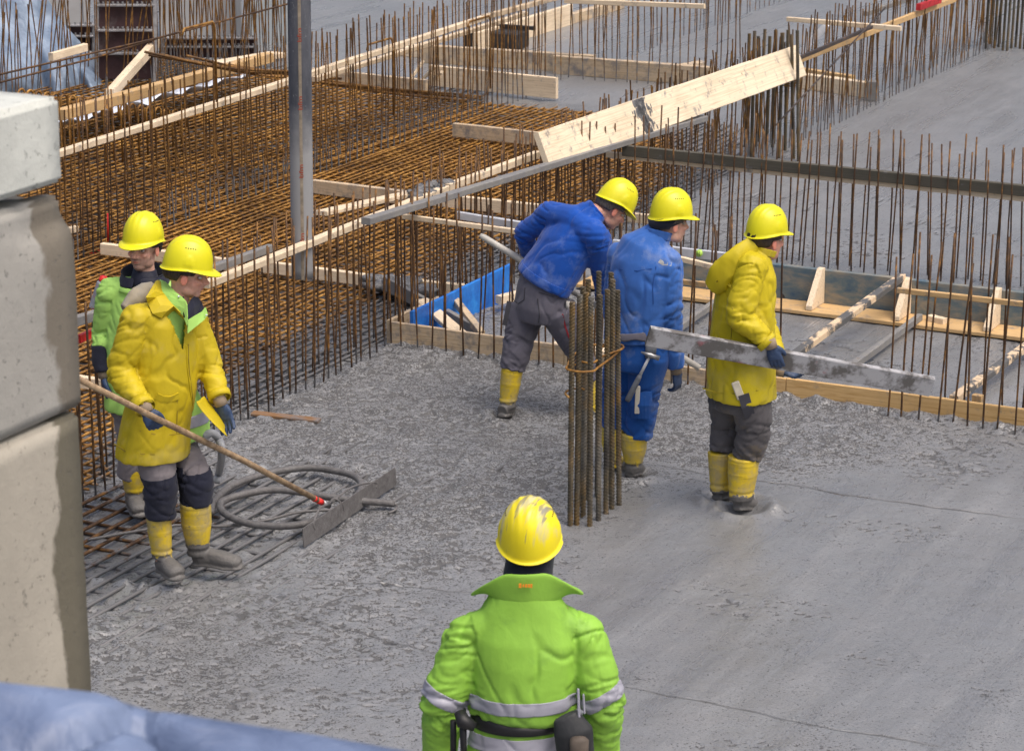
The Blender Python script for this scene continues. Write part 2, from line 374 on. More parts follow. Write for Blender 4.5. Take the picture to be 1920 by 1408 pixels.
# ================================================================== REINFORCEMENT MATS
def bar_mesh_pts(pts, r, n=6):
    return tube_geo(pts, r, n, True)
def add_wet(o, fn):
    me = o.data; co = np.empty(len(me.vertices)*3); me.vertices.foreach_get('co', co); co = co.reshape(-1, 3)+np.array(abs_loc(o))
    me.attributes.new('wet', 'FLOAT', 'POINT').data.foreach_set('value', fn(co).astype(np.float32))
def wet_mat(co):
    sd = poly_sd(co[:, :2], U1)
    w = sstep(1.15, .35, sd)
    w = np.maximum(w, ((co[:, 0] > -8.72) & (co[:, 1] < 15))*sstep(.9, .1, sd+ .0*co[:, 1]))
    return w
def make_mat(name, label, x0, x1, y0, y1, sx_, sy_, r, z, mat, org, lim=100, order='near', skipdeep=None):
    root = empty(name, org); tag(root, label, 'rebar mat', 'tied reinforcement mats over the unpoured pit')
    bars = []
    x = x0
    while x < x1:
        xx = x+random.uniform(-.02, .02); m = max(2, int((y1-y0)/.6)); pts = [(xx+random.uniform(-.006, .006), y0+random.uniform(-.1, .1)*(i in (0, m))+(y1-y0)*i/m, z+random.uniform(-.005, .003)) for i in range(m+1)]
        bars.append((pts, r)); x += sx_*random.uniform(.85, 1.15)
    y = y0
    while y < y1:
        yy = y+random.uniform(-.02, .02); m = max(2, int((x1-x0)/.6)); pts = [(x0+(x1-x0)*i/m, yy+random.uniform(-.006, .006), z-2*r-.002+random.uniform(-.005, .003)) for i in range(m+1)]
        bars.append((pts, r*.9)); y += sy_*random.uniform(.85, 1.15)
    # lower layer, hidden deeper in the pit
    low = MB()
    if skipdeep is None:
        x = x0+.04
        while x < x1: low.tube([(x, y0, z-.16), (x, y1, z-.16)], r, 5, False); x += sx_*1.3
        y = y0+.05
        while y < y1: low.tube([(x0, y, z-.18), (x1, y, z-.18)], r, 5, False); y += sy_*1.3
    bars.sort(key=lambda b: (Vector(b[0][len(b[0])//2])-CAMP).length)
    for i, (pts, rr_) in enumerate(bars[:lim]):
        v, f = bar_mesh_pts(pts, rr_); o = mesh_obj('bar', v, f, mat, root, True); add_wet(o, wet_mat)
    if len(bars) > lim:
        mb = MB()
        for pts, rr_ in bars[lim:]: mb.tube(pts, rr_, 5, False)
        for v_, in []: pass
        mb.v += []; 
        if low.v: mb.add(low.v, low.f); low = MB()
        o = mb.build('remaining_bars', mat, root, True); add_wet(o, wet_mat); o['kind'] = 'stuff'
    if low.v:
        o = low.build('lower_layer_bars', mat, root, True); add_wet(o, wet_mat); o['kind'] = 'stuff'
    return root
make_mat('rebar_mat', 'rusty rebar mat in the pit between the two long rows of upright bars', -12.78, -8.93, 10.3, 24.6, .084, .098, .0095, -.012, M_rust_o, (-10.6, 17, -.1))
make_mat('rebar_mat', 'grey slurry-coated rebar mat under the hose coil and the front worker', -8.78, -6.9, 10.15, 13.75, .125, .19, .0110, -.0105, M_rust, (-7.8, 12, -.1), skipdeep=1)
make_mat('rebar_mat', 'far rusty rebar mat behind the far row of upright bars at upper left', -17.2, -12.8, 14.0, 25.6, .11, .13, .009, -.02, M_rust_o, (-15, 20, -.1), lim=40)

# ================================================================== UPRIGHT STARTER BARS
def bar_variants(h, r, k=6, segs=4, n=6):
    out = []
    for i in range(k):
        pts = []; ph = random.random()*6; bend = random.uniform(.004, .018)
        for j in range(segs+1): q = j/segs; pts.append((bend*math.sin(q*2.6+ph)-bend*math.sin(ph), bend*.7*math.cos(q*2+ph)-bend*.7*math.cos(ph), h*q))
        v, f = tube_geo(pts, r, n, True); m = bpy.data.meshes.new('starter_bar'); m.from_pydata([tuple(a) for a in v], [], f); m.update(); m.polygons.foreach_set('use_smooth', [True]*len(m.polygons))
        z = np.array([a[2] for a in v]); m.attributes.new('wet', 'FLOAT', 'POINT').data.foreach_set('value', (sstep(.22, .06, z)*.9).astype(np.float32))
        m.materials.append(M_rust); out.append(m)
    return out
BV = bar_variants(1.25, .0066)
ALLBARS = []     # (distance, foot, tilt, height scale, group, label)
def bar_at(p, tilt, hs, group, label): ALLBARS.append(((Vector(p)-CAMP).length, Vector(p), tilt, hs, group, label))
def wall_row(x0, y0, x1, y1, step, group, label, hs=1.0, hv=.06, lean=(.0, .0), lv=.018, skip=None, z=-.12):
    a = Vector((x0, y0, z)); b = Vector((x1, y1, z)); L = (b-a).length; d = 0
    while d <= L:
        p = a+(b-a)*(d/L)+Vector((random.uniform(-.012, .012), random.uniform(-.012, .012), 0))
        if not (skip and skip(p)):
            bar_at(p, (lean[0]+random.gauss(0, lv), lean[1]+random.gauss(0, lv)), hs+random.uniform(-hv, hv), group, label)
        d += step*random.uniform(.86, 1.14)
G2 = 'starter bars of the long wall row running away behind the hose'; L2 = 'thin upright starter bar in the long row past the pump hose'
wall_row(-8.83, 10.6, -8.83, 19.1, .100, G2, L2, .98); wall_row(-9.03, 10.6, -9.03, 19.1, .100, G2, L2, .96)
G3 = 'starter bars of the far right wall row'; L3 = 'thin dark starter bar in the leaning far row toward the top right corner'
wall_row(-8.86, 19.2, -8.86, 30.6, .11, G3, L3, .98, lean=(.02, .03), lv=.038); wall_row(-9.05, 19.2, -9.05, 30.6, .13, G3, L3, .98, lean=(.03, .03), lv=.038)
G1 = 'starter bars of the far left wall row'; L1 = 'thin rusty starter bar in the far left row under the pale timber rail'
wall_row(-12.33, 13.5, -12.33, 25.2, .115, G1, L1, 1.06, .05, lv=.02); wall_row(-12.55, 13.5, -12.55, 26.0, .115, G1, L1, 1.04, .05, lv=.02)
wall_row(-12.4, 25.2, -12.4, 33, .17, G1, L1, .98, .05, lv=.02)
for tx_, ty_ in [(1094, 227), (1102, 229), (1120, 229), (1133, 238), (1151, 232), (1164, 240), (1175, 236)]:
    g_ = on_x(tx_, ty_, -8.66); bar_at((g_.x, g_.y, -.12), (.0, .0), (g_.z+.12)/1.25, G3, L3)
G4 = 'starter bars of the short back row'; L4 = 'tall thin starter bar in the short cross row at the back'
wall_row(-12.2, 26.2, -10.4, 26.35, .12, G4, L4, 1.25, .04, lv=.02); wall_row(-12.2, 26.6, -10.4, 26.7, .2, G4, L4, 1.2, .05, lv=.02)
G5 = 'starter bars of the right back wall row'; L5 = 'rusty upright starter bar in the right back row behind the steel blue shutter'
wall_row(-8.5, 19.22, -3.0, 19.22, .105, G5, L5, .93, .05, lean=(.01, -.02), lv=.018); wall_row(-8.5, 19.42, -3.0, 19.42, .105, G5, L5, .95, .05, lean=(.01, -.02), lv=.018)
G6 = 'starter bars along the front timber shutter'; L6 = 'rusty upright starter bar standing in front of the yellow timber shutter at right'
L6b = 'rusty upright starter bar before the timber shutter, left of the stooping worker'
gapf = lambda p: False
wall_row(-8.7, 15.74, -6.3, 15.74, .115, G6, L6b, .97, lean=(0, -.01)); wall_row(-8.7, 15.93, -6.3, 15.93, .13, G6, L6b, .97)
wall_row(-5.16, 15.72, -3.3, 15.72, .10, G6, L6, .98, lean=(.02, .0)); wall_row(-5.1, 15.86+.1, -3.3, 15.86+.1, .115, G6, L6, 1.0, lean=(.02, 0))
G7 = 'starter bars inside the shuttered bay'; L7 = 'upright starter bar seen between the blue jacket and the yellow coat'
wall_row(-6.3, 15.93, -5.9, 15.93, .12, G7, L7, 1.0)
# long leaning rods further back on the left
G8 = 'tall rods by the blue tarpaulin'; L8 = 'slender rusty rod leaning in the far upper left thicket by the blue tarpaulin'
for i in range(46):
    px = -5+i*6.7+random.uniform(-2.5, 2.5); g = gp(px, 190+random.uniform(-20, 12)-px*.18); bar_at((g.x, g.y, -.1), (random.gauss(.05, .08), random.gauss(0, .05)), random.uniform(.8, .98), G8, L8)
G9 = 'tall rods in front of the concrete panels'; L9 = 'tall slender rod standing in front of the grey panels at upper left'
for i in range(84):
    px = 285+i*3.1+random.uniform(-1.5, 1.5); g = gp(px, 150-(px-285)*.14+random.uniform(-14, 14)); bar_at((g.x, g.y, -.1), (random.gauss(0, .05), random.gauss(0, .03)), random.uniform(1.15, 1.5), G9, L9)
ALLBARS.sort(key=lambda t: t[0]); rest = MB()
def proj(P):
    v = Vector(P)-CAMP; z = v.dot(FW); return CXP+FPX*v.dot(rt)/z, CYP-FPX*v.dot(UU)/z
cnt = 0
for (dist, p, tilt, hs, group, label) in ALLBARS:
    rot = Matrix.Rotation(tilt[0], 3, 'Y') @ Matrix.Rotation(tilt[1], 3, 'X')
    u0 = proj(p); vis = -20 < u0[0] < 1940
    if cnt < 300 and vis and u0[0] > 150:
        o = bpy.data.objects.new('starter_bar', random.choice(BV)); COL.objects.link(o); o.location = p
        o.rotation_euler = (tilt[1], tilt[0], random.uniform(0, 6.28)); o.scale = (1, 1, hs)
        o.rotation_mode = 'XYZ'; o.rotation_euler = (rot @ Matrix.Rotation(random.uniform(0, 6.28), 3, 'Z')).to_euler()
        tag(o, label, 'starter bar', group); cnt += 1
    else:
        h = 1.25*hs; b1_ = rot @ Vector((random.uniform(-.015, .015), random.uniform(-.015, .015), h*.5)); b2_ = rot @ Vector((0, 0, h))
        rest.tube([p, p+b1_, p+b2_], .0066, 5, False)
o = rest.build('distant_starter_bars', M_rust_m, None, True, (-11, 22, 0)); add_wet(o, lambda c: sstep(.1, -.02, c[:, 2])*.8)
tag(o, 'dense thicket of thin rusty starter bars in the far rows', 'rebar', None, 'stuff')
# ================================================================== TIMBER, SHUTTERS, RAILS
def thing(o, label, cat, group=None, kind=None): return tag(o, label, cat, group, kind)
_ps = [0]
def board(a, b, h, t, mat, label, name='timber_board', cat='board', up=(0, 0, 1), group=None, warp=.0, drop=True):
    """board standing on edge: h = height along up, t = thickness; a, b are the TOP edge ends"""
    a = Vector(a); b = Vector(b); u = Vector(up).normalized(); off = u*(-h/2) if drop else Vector((0, 0, 0)); _ps[0] += 1
    c = (a+b)/2+off; x = (b-a).normalized(); y = u.cross(x).normalized(); z = x.cross(y); L = (b-a).length; bv = min(.004, t*.2)
    # built along local x so the grain follows the board
    n = max(6, int(L/.25)); vs = []; fs = []; rr = random.Random(_ps[0]*13+1)
    prof = [(-t/2+bv, -h/2), (t/2-bv, -h/2), (t/2, -h/2+bv), (t/2, h/2-bv), (t/2-bv, h/2), (-t/2+bv, h/2), (-t/2, h/2-bv), (-t/2, -h/2+bv)]; p1, p2 = rr.random()*6, rr.random()*6
    for i in range(n+1):
        q = i/n-.5; dy = warp*math.sin(q*5+p1); dz = warp*.5*math.sin(q*4+p2); e = rr.uniform(-.004, .004) if i in (0, n) else 0
        for (p, r_) in prof: vs.append((q*L+e, p+dy+rr.uniform(-.0012, .0012), r_+dz+rr.uniform(-.0015, .0015)))
    m = 8
    for i in range(n):
        for j in range(m): fs.append((i*m+j, (i+1)*m+j, (i+1)*m+(j+1) % m, i*m+(j+1) % m))
    fs.append(tuple(range(m))); fs.append(tuple(reversed(range(n*m, n*m+m))))
    me = bpy.data.meshes.new(name); me.from_pydata(vs, [], fs); me.update(); me.materials.append(mat)
    o = bpy.data.objects.new(name, me); COL.objects.link(o); R3 = Matrix((x, y, z)).transposed(); o.matrix_world = Matrix.Translation(c) @ R3.to_4x4()
    if label: tag(o, label, cat, group)
    return o
XW = -8.93
def bx_(p, q, X, h, t, mat, label, **k): return board(on_x(*p, X), on_x(*q, X), h, t, mat, label, **k)
def by_(p, q, Y, h, t, mat, label, **k): return board(on_y(*p, Y), on_y(*q, Y), h, t, mat, label, **k)
# rails of the long row
bx_((383, 528), (836, 348), XW, .045, .06, M_wood, 'pale timber rail tied behind the long bar row, lower left piece beyond the hose', name='timber_rail', cat='rail', warp=.006)
bx_((838, 345), (1008, 283), XW, .055, .05, M_wood, 'short pale timber rail running up to the broken end of the big plank', name='timber_rail', cat='rail')
bx_((602, 396), (790, 355), -9.1, .03, .10, M_wood, 'pale rail with a pointed end above the grey slurry clump, right of the pump hose', name='timber_rail', cat='rail')
bx_((380, 503), (508, 458), -9.0, .05, .05, M_wood_grey, 'dark grey timber rail just right of the front yellow helmet', name='timber_rail', cat='rail')
bx_((100, 605), (185, 580), -9.0, .06, .05, M_wood_grey, 'dark grey rail stub at left behind the green jacket', name='timber_rail', cat='rail')
bx_((686, 409), (1321, 217), -8.62, .045, .07, M_wood_grey, 'long straight grey slurry-coated batten laid across the bars below the big plank', name='batten', cat='batten')
# slurry clump on the rail
def lump(name, pts, r, mat, label, cat, seed=0, sc=(1, 1, .5)):
    mb = MB(); rr = random.Random(seed)
    for p in pts:
        for k in range(5):
            bm = bmesh.new(); bmesh.ops.create_icosphere(bm, subdivisions=2, radius=1); q = Vector((rr.uniform(-1, 1)*r, rr.uniform(-1, 1)*r, rr.uniform(-.2, .4)*r)); s_ = r*rr.uniform(.5, 1)
            co = np.array([v.co[:] for v in bm.verts]); dd = 1+.45*vnoise(co*3+rr.random()*90, seed); vs = [Vector(p)+q+Vector((c[0]*s_*sc[0], c[1]*s_*sc[1], c[2]*s_*sc[2]))*float(d) for c, d in zip(co, dd)]
            mb.add(vs, [[v.index for v in f.verts] for f in bm.faces]); bm.free()
    o = mb.build(name, mat, None, True, pts[0]); tag(o, label, cat); return o
n = NT('fresh_slurry'); co = n.coord('World'); n.col(n.ramp(n.noise(co, 20, 5, .65), [(.3, (.10, .10, .10)), (.7, (.20, .20, .205))])); n.rough(.45); n.bump(n.noise(co, 60, 4, .7), .9, .008); M_slurry = n.m
lump('concrete_clump', [on_x(778+i*9, 366-i*3.6, -9.0) for i in range(7)], .055, M_slurry, 'clump of wet grey concrete caught on the bars near the pale rail', 'concrete', 5)
# big plank leaning over the bars
M_plank = mk_wood('stained_plank', (.56, .44, .29), (.80, .68, .50), .38, .1)
u_ = (Vector((.62, 0, .78))).normalized()
a = on_x(1004, 250, -8.74); b = on_x(1489, 86, -8.74)
bp = board(a+(b-a).normalized()*0, b, .30, .045, M_plank, 'broad pale plank laid aslant over the long bar row, splashed with grey slurry', name='big_plank', cat='plank', up=(-.38, 0, .92))
mb = MB(); rr_ = random.Random(4); Mi = bp.matrix_world
for i in range(150):
    q_ = rr_.gauss(0, 1); lx = -.5*(b-a).length+(b-a).length*.335+q_*.085; lz = rr_.uniform(-.14, .15); s_ = rr_.uniform(.012, .035)*(1-.25*abs(q_))
    if s_ < .006: continue
    v_, f_ = tube_geo([(0, 0, 0), (0, 0, .003)], [s_, s_*.8], 9); sx_ = rr_.uniform(.5, .9)
    for sg_ in (-1, 1):
        mb.add([Mi @ Vector((lx+p[0]*sx_, sg_*(.0225+p[2]), min(.148, max(-.148, lz+p[1]*1.6)))) for p in v_], f_)
spl = mb.build('splashed_slurry', M_slurry, None, True, tuple(Mi.translation)); spl.parent = bp; spl.matrix_parent_inverse = bp.matrix_world.inverted(); spl['kind'] = 'stuff'
def splash(px0, py0, X, nx_=9, seed=3, w=.25, h=.2):
    mb = MB(); rr = random.Random(seed)
    return mb
# cross timbers lying over the mats (run along x)
ct = 'short timbers laid across the rebar mat'
def cross(p, q, h, mat, label, zt=.10, t=.05):
    a = gp(*p, zt); b = gp(*q, zt); return board(a, Vector((b.x, a.y+(b.y-a.y)*.5, zt)), h, t, mat, label, name='cross_timber', cat='timber', warp=.004)
cross((850, 231), (1042, 254), .13, M_wood_d, 'square timber on the orange mat, its end meeting the big plank', .14)
cross((588, 337), (768, 362), .12, M_wood_d, 'timber lying across the orange mat immediately right of the hanging hose', .12)
cross((816, 362), (1018, 384), .11, M_wood, 'pale cross timber behind the grey batten, left of the stooping worker', .14)
cross((190, 456), (445, 486), .09, M_wood, 'pale cross timber behind the two left helmets', .1)
cross((492, 489), (718, 519), .09, M_wood, 'pale cross timber directly behind the mouth of the pump hose', .1)
cross((742, 519), (880, 533), .09, M_wood, 'pale cross timber right of the slurry heap, above the blue sheet', .1)
cross((148, 704), (216, 712), .08, M_wood, 'white painted cross timber at the far left above the wooden handle', .1)
cross((100, 433), (176, 412), .05, M_wood, 'small pale offcut by the red rod behind the concrete blocks', .1)
cross((1178, 398), (1240, 405), .08, M_wood, 'small pale timber stub behind the bars right of the stooping helmet', .12)
lump('concrete_heap', [gp(715+i*14, 530+i*3, .07) for i in range(7)], .10, M_slurry, 'heap of wet grey concrete spilled over the cross timber', 'concrete', 9)
# rails along the front row of bars
by_((756, 401), (985, 432), 15.84, .035, .03, M_wood, 'thin pale rail on the bars left of the stooping worker', name='timber_rail', cat='rail')
by_((857, 396), (1010, 421), 16.02, .055, .03, None, None)
bpy.data.objects.remove(COL.objects[-1])
M_alu = simple('aluminium', (.58, .59, .62), .42, .12, 9, .1, .001, 60, .3)
by_((857, 396), (1010, 421), 16.02, .055, .03, M_alu, 'aluminium profile lying on the thin rail left of the blue jacket', name='aluminium_profile', cat='profile')
by_((1272, 480), (1345, 497), 15.84, .035, .03, M_wood, 'short pale rail between the blue jacket and the yellow coat', name='timber_rail', cat='rail')
by_((1272, 523), (1325, 529), 15.95, .035, .03, M_wood_y, 'lower yellowish rail between the blue jacket and the yellow coat', name='timber_rail', cat='rail')
by_((1684, 539), (1990, 573), 15.85, .035, .03, M_wood_y, 'yellow timber rail on the front bars at the right edge', name='timber_rail', cat='rail')
# front shutter boards
M_wf = mk_wood('front_shutter_wood', (.46, .27, .09), (.66, .44, .20), .55)
def shut(x0, x1, z0, z1, label, y=15.84, mat=None): return board((x0, y, z0), (x1, y+.0, z1), .30, .03, mat or M_wf, label, name='shutter_board', cat='shutter board', group='timber shutter boards along the front of the bay')
pA = on_y(733, 602, 15.84); pB = on_y(1062, 668, 15.84); pC = on_y(1472, 708, 15.84); pD = on_y(1920, 765, 15.84)
shut(pA.x, -7.5, pA.z, pA.z-.01, 'pale front shutter board between the bar row and the stooping worker', mat=M_wood_d)
shut(-7.495, -6.3, pA.z-.03, pA.z-.05, 'short front shutter board behind the legs of the blue trousers', mat=M_wood_d)
shut(-6.295, -5.9, .13, .13, 'small front shutter board right of the blue trousers')
shut(-5.895, -3.2, pC.z, pD.z, 'yellow front shutter board stained with slurry at right')
board(pA+Vector((-.03, .02, .0)), Vector((pA.x-.03, 16.6, pA.z)), .25, .03, M_wood_d, 'end board closing the shuttered bay beside the long bar row', name='shutter_board', cat='shutter board')
# blue sheet panel along the bay side
n = NT('blue_coated_board'); co = n.coord('World'); f = n.noise(co, 7, 5, .7); k = n.ramp(f, [(.35, (.01, .10, .42)), (.6, (.02, .19, .62)), (.75, (.05, .30, .72))])
k = n.mix(n.mr(n.noise(co, 11, 6, .75), .62, .72, 0, .8), k, (.25, .28, .32)); n.col(k); n.rough(.5); n.bump(f, .3, .004); M_blueb = n.m
X0 = -8.70
_a = on_x(738, 600, X0); _b = on_x(958, 494, X0); _a = _a+(_b-_a)*((15.88-_a.y)/(_b.y-_a.y))
board(_a, _b, .26, .025, M_blueb, 'bright blue shutter panel behind the bars left of the stooping worker', name='blue_shutter_panel', cat='shutter panel')
board(gp(790, 560, .18), gp(862, 622, .13), .03, .10, M_wood, 'pale plank fallen across the corner of the blue panel', name='loose_plank', cat='plank')
board(gp(722, 518, .22), gp(898, 612, .10), .10, .04, M_wood_grey, 'dark slurry-covered plank sloping into the bay corner', name='loose_plank', cat='plank')
board(gp(846, 548, .2), gp(903, 620, .10), .05, .05, M_wood_d, 'short dirty brace against the end of the blue panel', name='timber_brace', cat='brace')
board(gp(1040, 640, .05), gp(1180, 660, .05), .02, .16, M_wood, 'flat pale board inside the bay behind the grey trousers', name='loose_board', cat='board')
board(gp(935, 555, .12), gp(975, 545, .12), .06, .06, M_wood, 'little pale block beside the hip of the stooping worker', name='wood_block', cat='block')
# blue-grey steel-faced shutter with brackets
n = NT('blue_grey_shutter'); co = n.coord('World'); f = n.noise(n.coord('World', (1.2, 1, 3)), 3.4, 6, .7, .4)
k = n.ramp(f, [(.3, (.035, .085, .16)), (.45, (.10, .145, .17)), (.58, (.20, .20, .18)), (.72, (.30, .26, .18))]); n.col(k); n.rough(.4); n.bump(n.noise(co, 30, 4), .2, .003); M_bshut = n.m
yb = gp(1450, 560, .02).y
sb = board(Vector((-8.35, yb, .25)), Vector((-3.0, yb, .25)), .27, .05, M_bshut, 'long blue-grey stained steel shutter in front of the right back bars', name='steel_shutter', cat='shutter')
zt_ = on_y(1600, 511, yb).z
sb.location.z += zt_-.25
fl0 = gp(1448, 570, .06)
board(Vector((-8.35, yb-.17, .04)), Vector((-3.0, yb-.17, .04)), .03, .28, M_wood_y, 'yellow sole plank under the blue-grey steel shutter', name='sole_plank', cat='plank')
def bracket(px, label):
    p = on_y(px, 560, yb-.03); x = p.x; t = .045; H = zt_+.02; D = .26
    mb = MB(); pf = [(0, .045), (0, H), (-.05, H), (-D, .075), (-D, .045)]
    vs = [(x-t/2, yb-.03+a_, b_) for a_, b_ in pf]+[(x+t/2, yb-.03+a_, b_) for a_, b_ in pf]
    fs = [(0, 1, 2, 3, 4), (9, 8, 7, 6, 5)]+[(i, i+5, (i+1) % 5+5, (i+1) % 5) for i in range(5)]
    mb.add(vs, fs); o = mb.build('shutter_bracket', M_wood, None, False, (x, yb-.1, .05)); tag(o, label, 'bracket', 'wedge brackets propping the blue-grey shutter')
bracket(1540, 'pale wedge bracket on the shutter nearest the yellow coat'); bracket(1703, 'middle wedge bracket on the shutter, where the splashed strut ends'); bracket(1872, 'rightmost wedge bracket on the blue-grey shutter')
n = NT('splashed_wood'); co = n.coord('World'); f = n.noise(co, 5.5, 5, .65)
k = n.mix(n.mr(f, .47, .53), (.66, .50, .33), (.10, .10, .10)); n.col(k); n.rough(.6); n.bump(n.noise(co, 40, 4, .7), .5, .004); M_splash = n.m
board(gp(1486, 662, .12), on_y(1692, 512, yb-.06), .045, .06, M_splash, 'splashed strut reaching up from the front board to the middle bracket', name='timber_strut', cat='strut')
board(gp(1585, 690, .09), gp(1725, 588, .09), .05, .04, M_wood_grey, 'grey wet strut lying below the splashed strut', name='timber_strut', cat='strut')
board(gp(1788, 742, .13), gp(1960, 618, .13), .045, .06, M_splash, 'splashed strut at the right edge behind the front bars', name='timber_strut', cat='strut')
board(gp(1268, 612, .09), gp(1340, 562, .09), .05, .04, M_wood_grey, 'grey strut glimpsed left of the yellow coat', name='timber_strut', cat='strut')
board(gp(1742, 590, .08), gp(1772, 597, .08), .05, .06, M_wood, 'small pale wood block on the sole plank', name='wood_block', cat='block')
board(gp(1826, 738, .16), gp(1842, 741, .16), .08, .05, M_wood_y, 'small upright block on the front shutter board', name='wood_block', cat='block')
mb = MB(); p = gp(1470, 556, .045); mb.tube([p, p+Vector((0, 0, .03))], [.035, .028], 14); o = mb.build('rubber_cap', simple('black_rubber', (.02, .018, .018), .6), None, False, p); tag(o, 'small black rubber cap on the yellow sole plank', 'cap')
# spirit level
yl = yb-.06; mb = MB(); A = on_y(1150, 449, yl); B = on_y(1362, 474, yl)
lv = board(A, B, .065, .03, M_alu, 'silver spirit level with a green vial behind the blue jacket', name='spirit_level', cat='spirit level')
yl2 = 15.9
bpy.data.objects.remove(lv)
A = on_y(1150, 449, 16.6); B = on_y(1362, 474, 16.6)
lv = board(A, B, .062, .03, M_alu, 'silver spirit level with a green vial behind the blue jacket', name='spirit_level', cat='spirit level')
p = on_y(1311, 475, 16.58); mb = MB(); mb.tube([p+Vector((0, .02, 0)), p+Vector((0, -.012, 0))], .024, 16)
vial = mb.build('vial', simple('vial_green', (.45, .7, .12), .2), None, True, p); vial.parent = lv; vial.matrix_parent_inverse = lv.matrix_world.inverted()
mb = MB()
for dx in (-.008, .008): mb.box(p+Vector((dx, -.014, 0)), .002, .002, .03)
v2 = mb.build('vial_lines', simple('vial_dark', (.02, .03, .02), .4), None, False, p); v2.parent = lv; v2.matrix_parent_inverse = lv.matrix_world.inverted()
# right back wall rails
by_((1168, 272), (1990, 354), 19.31, .085, .05, mk_wood('olive_dark_board', (.055, .05, .04), (.10, .092, .07), .1), 'long dark olive board along the top of the right back bars', name='timber_rail', cat='rail')
by_((1135, 284), (1990, 374), 19.34, .045, .05, M_wood, 'long pale rail under the dark board on the right back bars', name='timber_rail', cat='rail')
# far left wall rail
bx_((60, 298), (540, 148), -12.43, .05, .07, M_wood, 'pale rail on the far left bar row, left of the hose', name='timber_rail', cat='rail')
bx_((541, 147), (905, 30), -12.43, .05, .06, M_wood, 'pale rail on the far left bar row, right of the hose', name='timber_rail', cat='rail')
bx_((590, 145), (985, 22), -12.62, .045, .06, M_wood, 'second pale rail right behind the far left rail', name='timber_rail', cat='rail')
bx_((905, 29), (1180, -45), -12.43, .05, .06, M_wood_d, 'dirty pale rail where the far left row nears the top edge', name='timber_rail', cat='rail')
# rail of the far right row
bx_((1500, 106), (1790, -6), -8.8, .06, .04, M_wood_y, 'pale ochre rail through the leaning bars toward the top right', name='timber_rail', cat='rail')
bx_((1470, 118), (1640, 46), -8.7, .035, .03, M_steel_d, 'dark steel bar tied alongside the ochre rail', name='tie_bar', cat='bar')
by_((1476, 32), (1690, 50), 25.5, .045, .05, M_wood, 'pale board laid across the leaning bars at the top', name='timber_board')
board(gp(1503, 92, .6), gp(1552, 40, .9), .07, .03, simple('white_plastic', (.75, .77, .8), .4), 'white plastic strip slanting beneath the pale board at the top', name='plastic_strip', cat='strip')
board(on_x(1622, 22, -9.3), on_x(1710, -8, -9.3), .05, .05, M_wood_grey, 'grey batten end above the leaning bars at the top', name='batten', cat='batten')
mb = MB(); p = on_x(1722, 8, -8.75); q = on_x(1762, -6, -8.75); o = board(p, q, .07, .05, simple('red_paint', (.40, .02, .025), .55, .4, 20), 'red painted box on the ochre rail at the top edge', name='red_box', cat='box')
by_((1060, -2), (1322, 8), 26.1, .05, .05, M_wood, 'pale rail across the short back row at the top edge', name='timber_rail', cat='rail')
# far shutters on the slab
zb = .22
def far_board(p, q, h, t, mat, label, **k): a = gp(*p, h); b = gp(*q, h); return board(a, b, h, t, mat, label, **k)
far_board((792, 84), (1115, 104), .20, .10, M_wood_d, 'far shutter beam with dark slurry along its foot, left half', name='shutter_beam', cat='shutter beam')
far_board((1040, 104), (1335, 126), .20, .10, M_wood_d, 'far shutter beam with dark slurry along its foot, right half', name='shutter_beam', cat='shutter beam')
far_board((805, 122), (1044, 146), .22, .05, M_wood, 'pale board standing on the grey slab left of the back row', name='timber_board')
far_board((585, 128), (800, 150), .12, .05, M_wood_d, 'dirty board behind the far left bars next to the hose', name='timber_board')
far_board((1275, 122), (1318, 115), .12, .12, M_wood_d, 'stub of timber piled on the end of the far shutter beam', name='wood_block', cat='block')
far_board((735, 83), (910, 100), .10, .30, M_wood, 'flat pale board at the corner of the far shutter', name='timber_board')
far_board((890, 62), (1070, 8), .25, .06, M_wood, 'pale shutter board parallel to the far left row near the top', name='shutter_board', cat='shutter board')
far_board((985, 52), (1165, -2), .12, .10, M_wood_d, 'dirty shutter board edging the grey slab near the top', name='shutter_board', cat='shutter board')
far_board((1500, 137), (1640, 156), .16, .10, M_wood, 'stacked pale beam behind the leaning bars right of the big plank', name='timber_beam', cat='beam')
far_board((1490, 126), (1600, 142), .12, .08, M_wood_y, 'second pale beam on the pile right of the big plank', name='timber_beam', cat='beam')
far_board((1628, 152), (1646, 153), .2, .12, M_wood_grey, 'dark block ending the stacked pale beam', name='wood_block', cat='block')
mb = MB(); c = gp(930, 72, .12); mb.box(c, .7, .35, .20, None, .02); mb.box(c+Vector((.2, .1, .13)), .5, .06, .04); o = mb.build('dark_inset_box', simple('dark_recess', (.03, .028, .028), .7), None, False, c); tag(o, 'dark box inset between the boards of the far left shutter', 'box')
for (pp, qq, lb) in [((766, 152), (794, 112), 'left thin pale stick leaning on the far bars'), ((785, 155), (816, 122), 'middle thin pale stick leaning on the far bars'), ((808, 150), (828, 133), 'short thin pale stick leaning on the far bars')]:
    board(gp(*pp, .03), gp(*qq, .25), .03, .03, M_wood, lb, name='thin_stick', cat='stick', group='thin sticks leaning in the far corner')
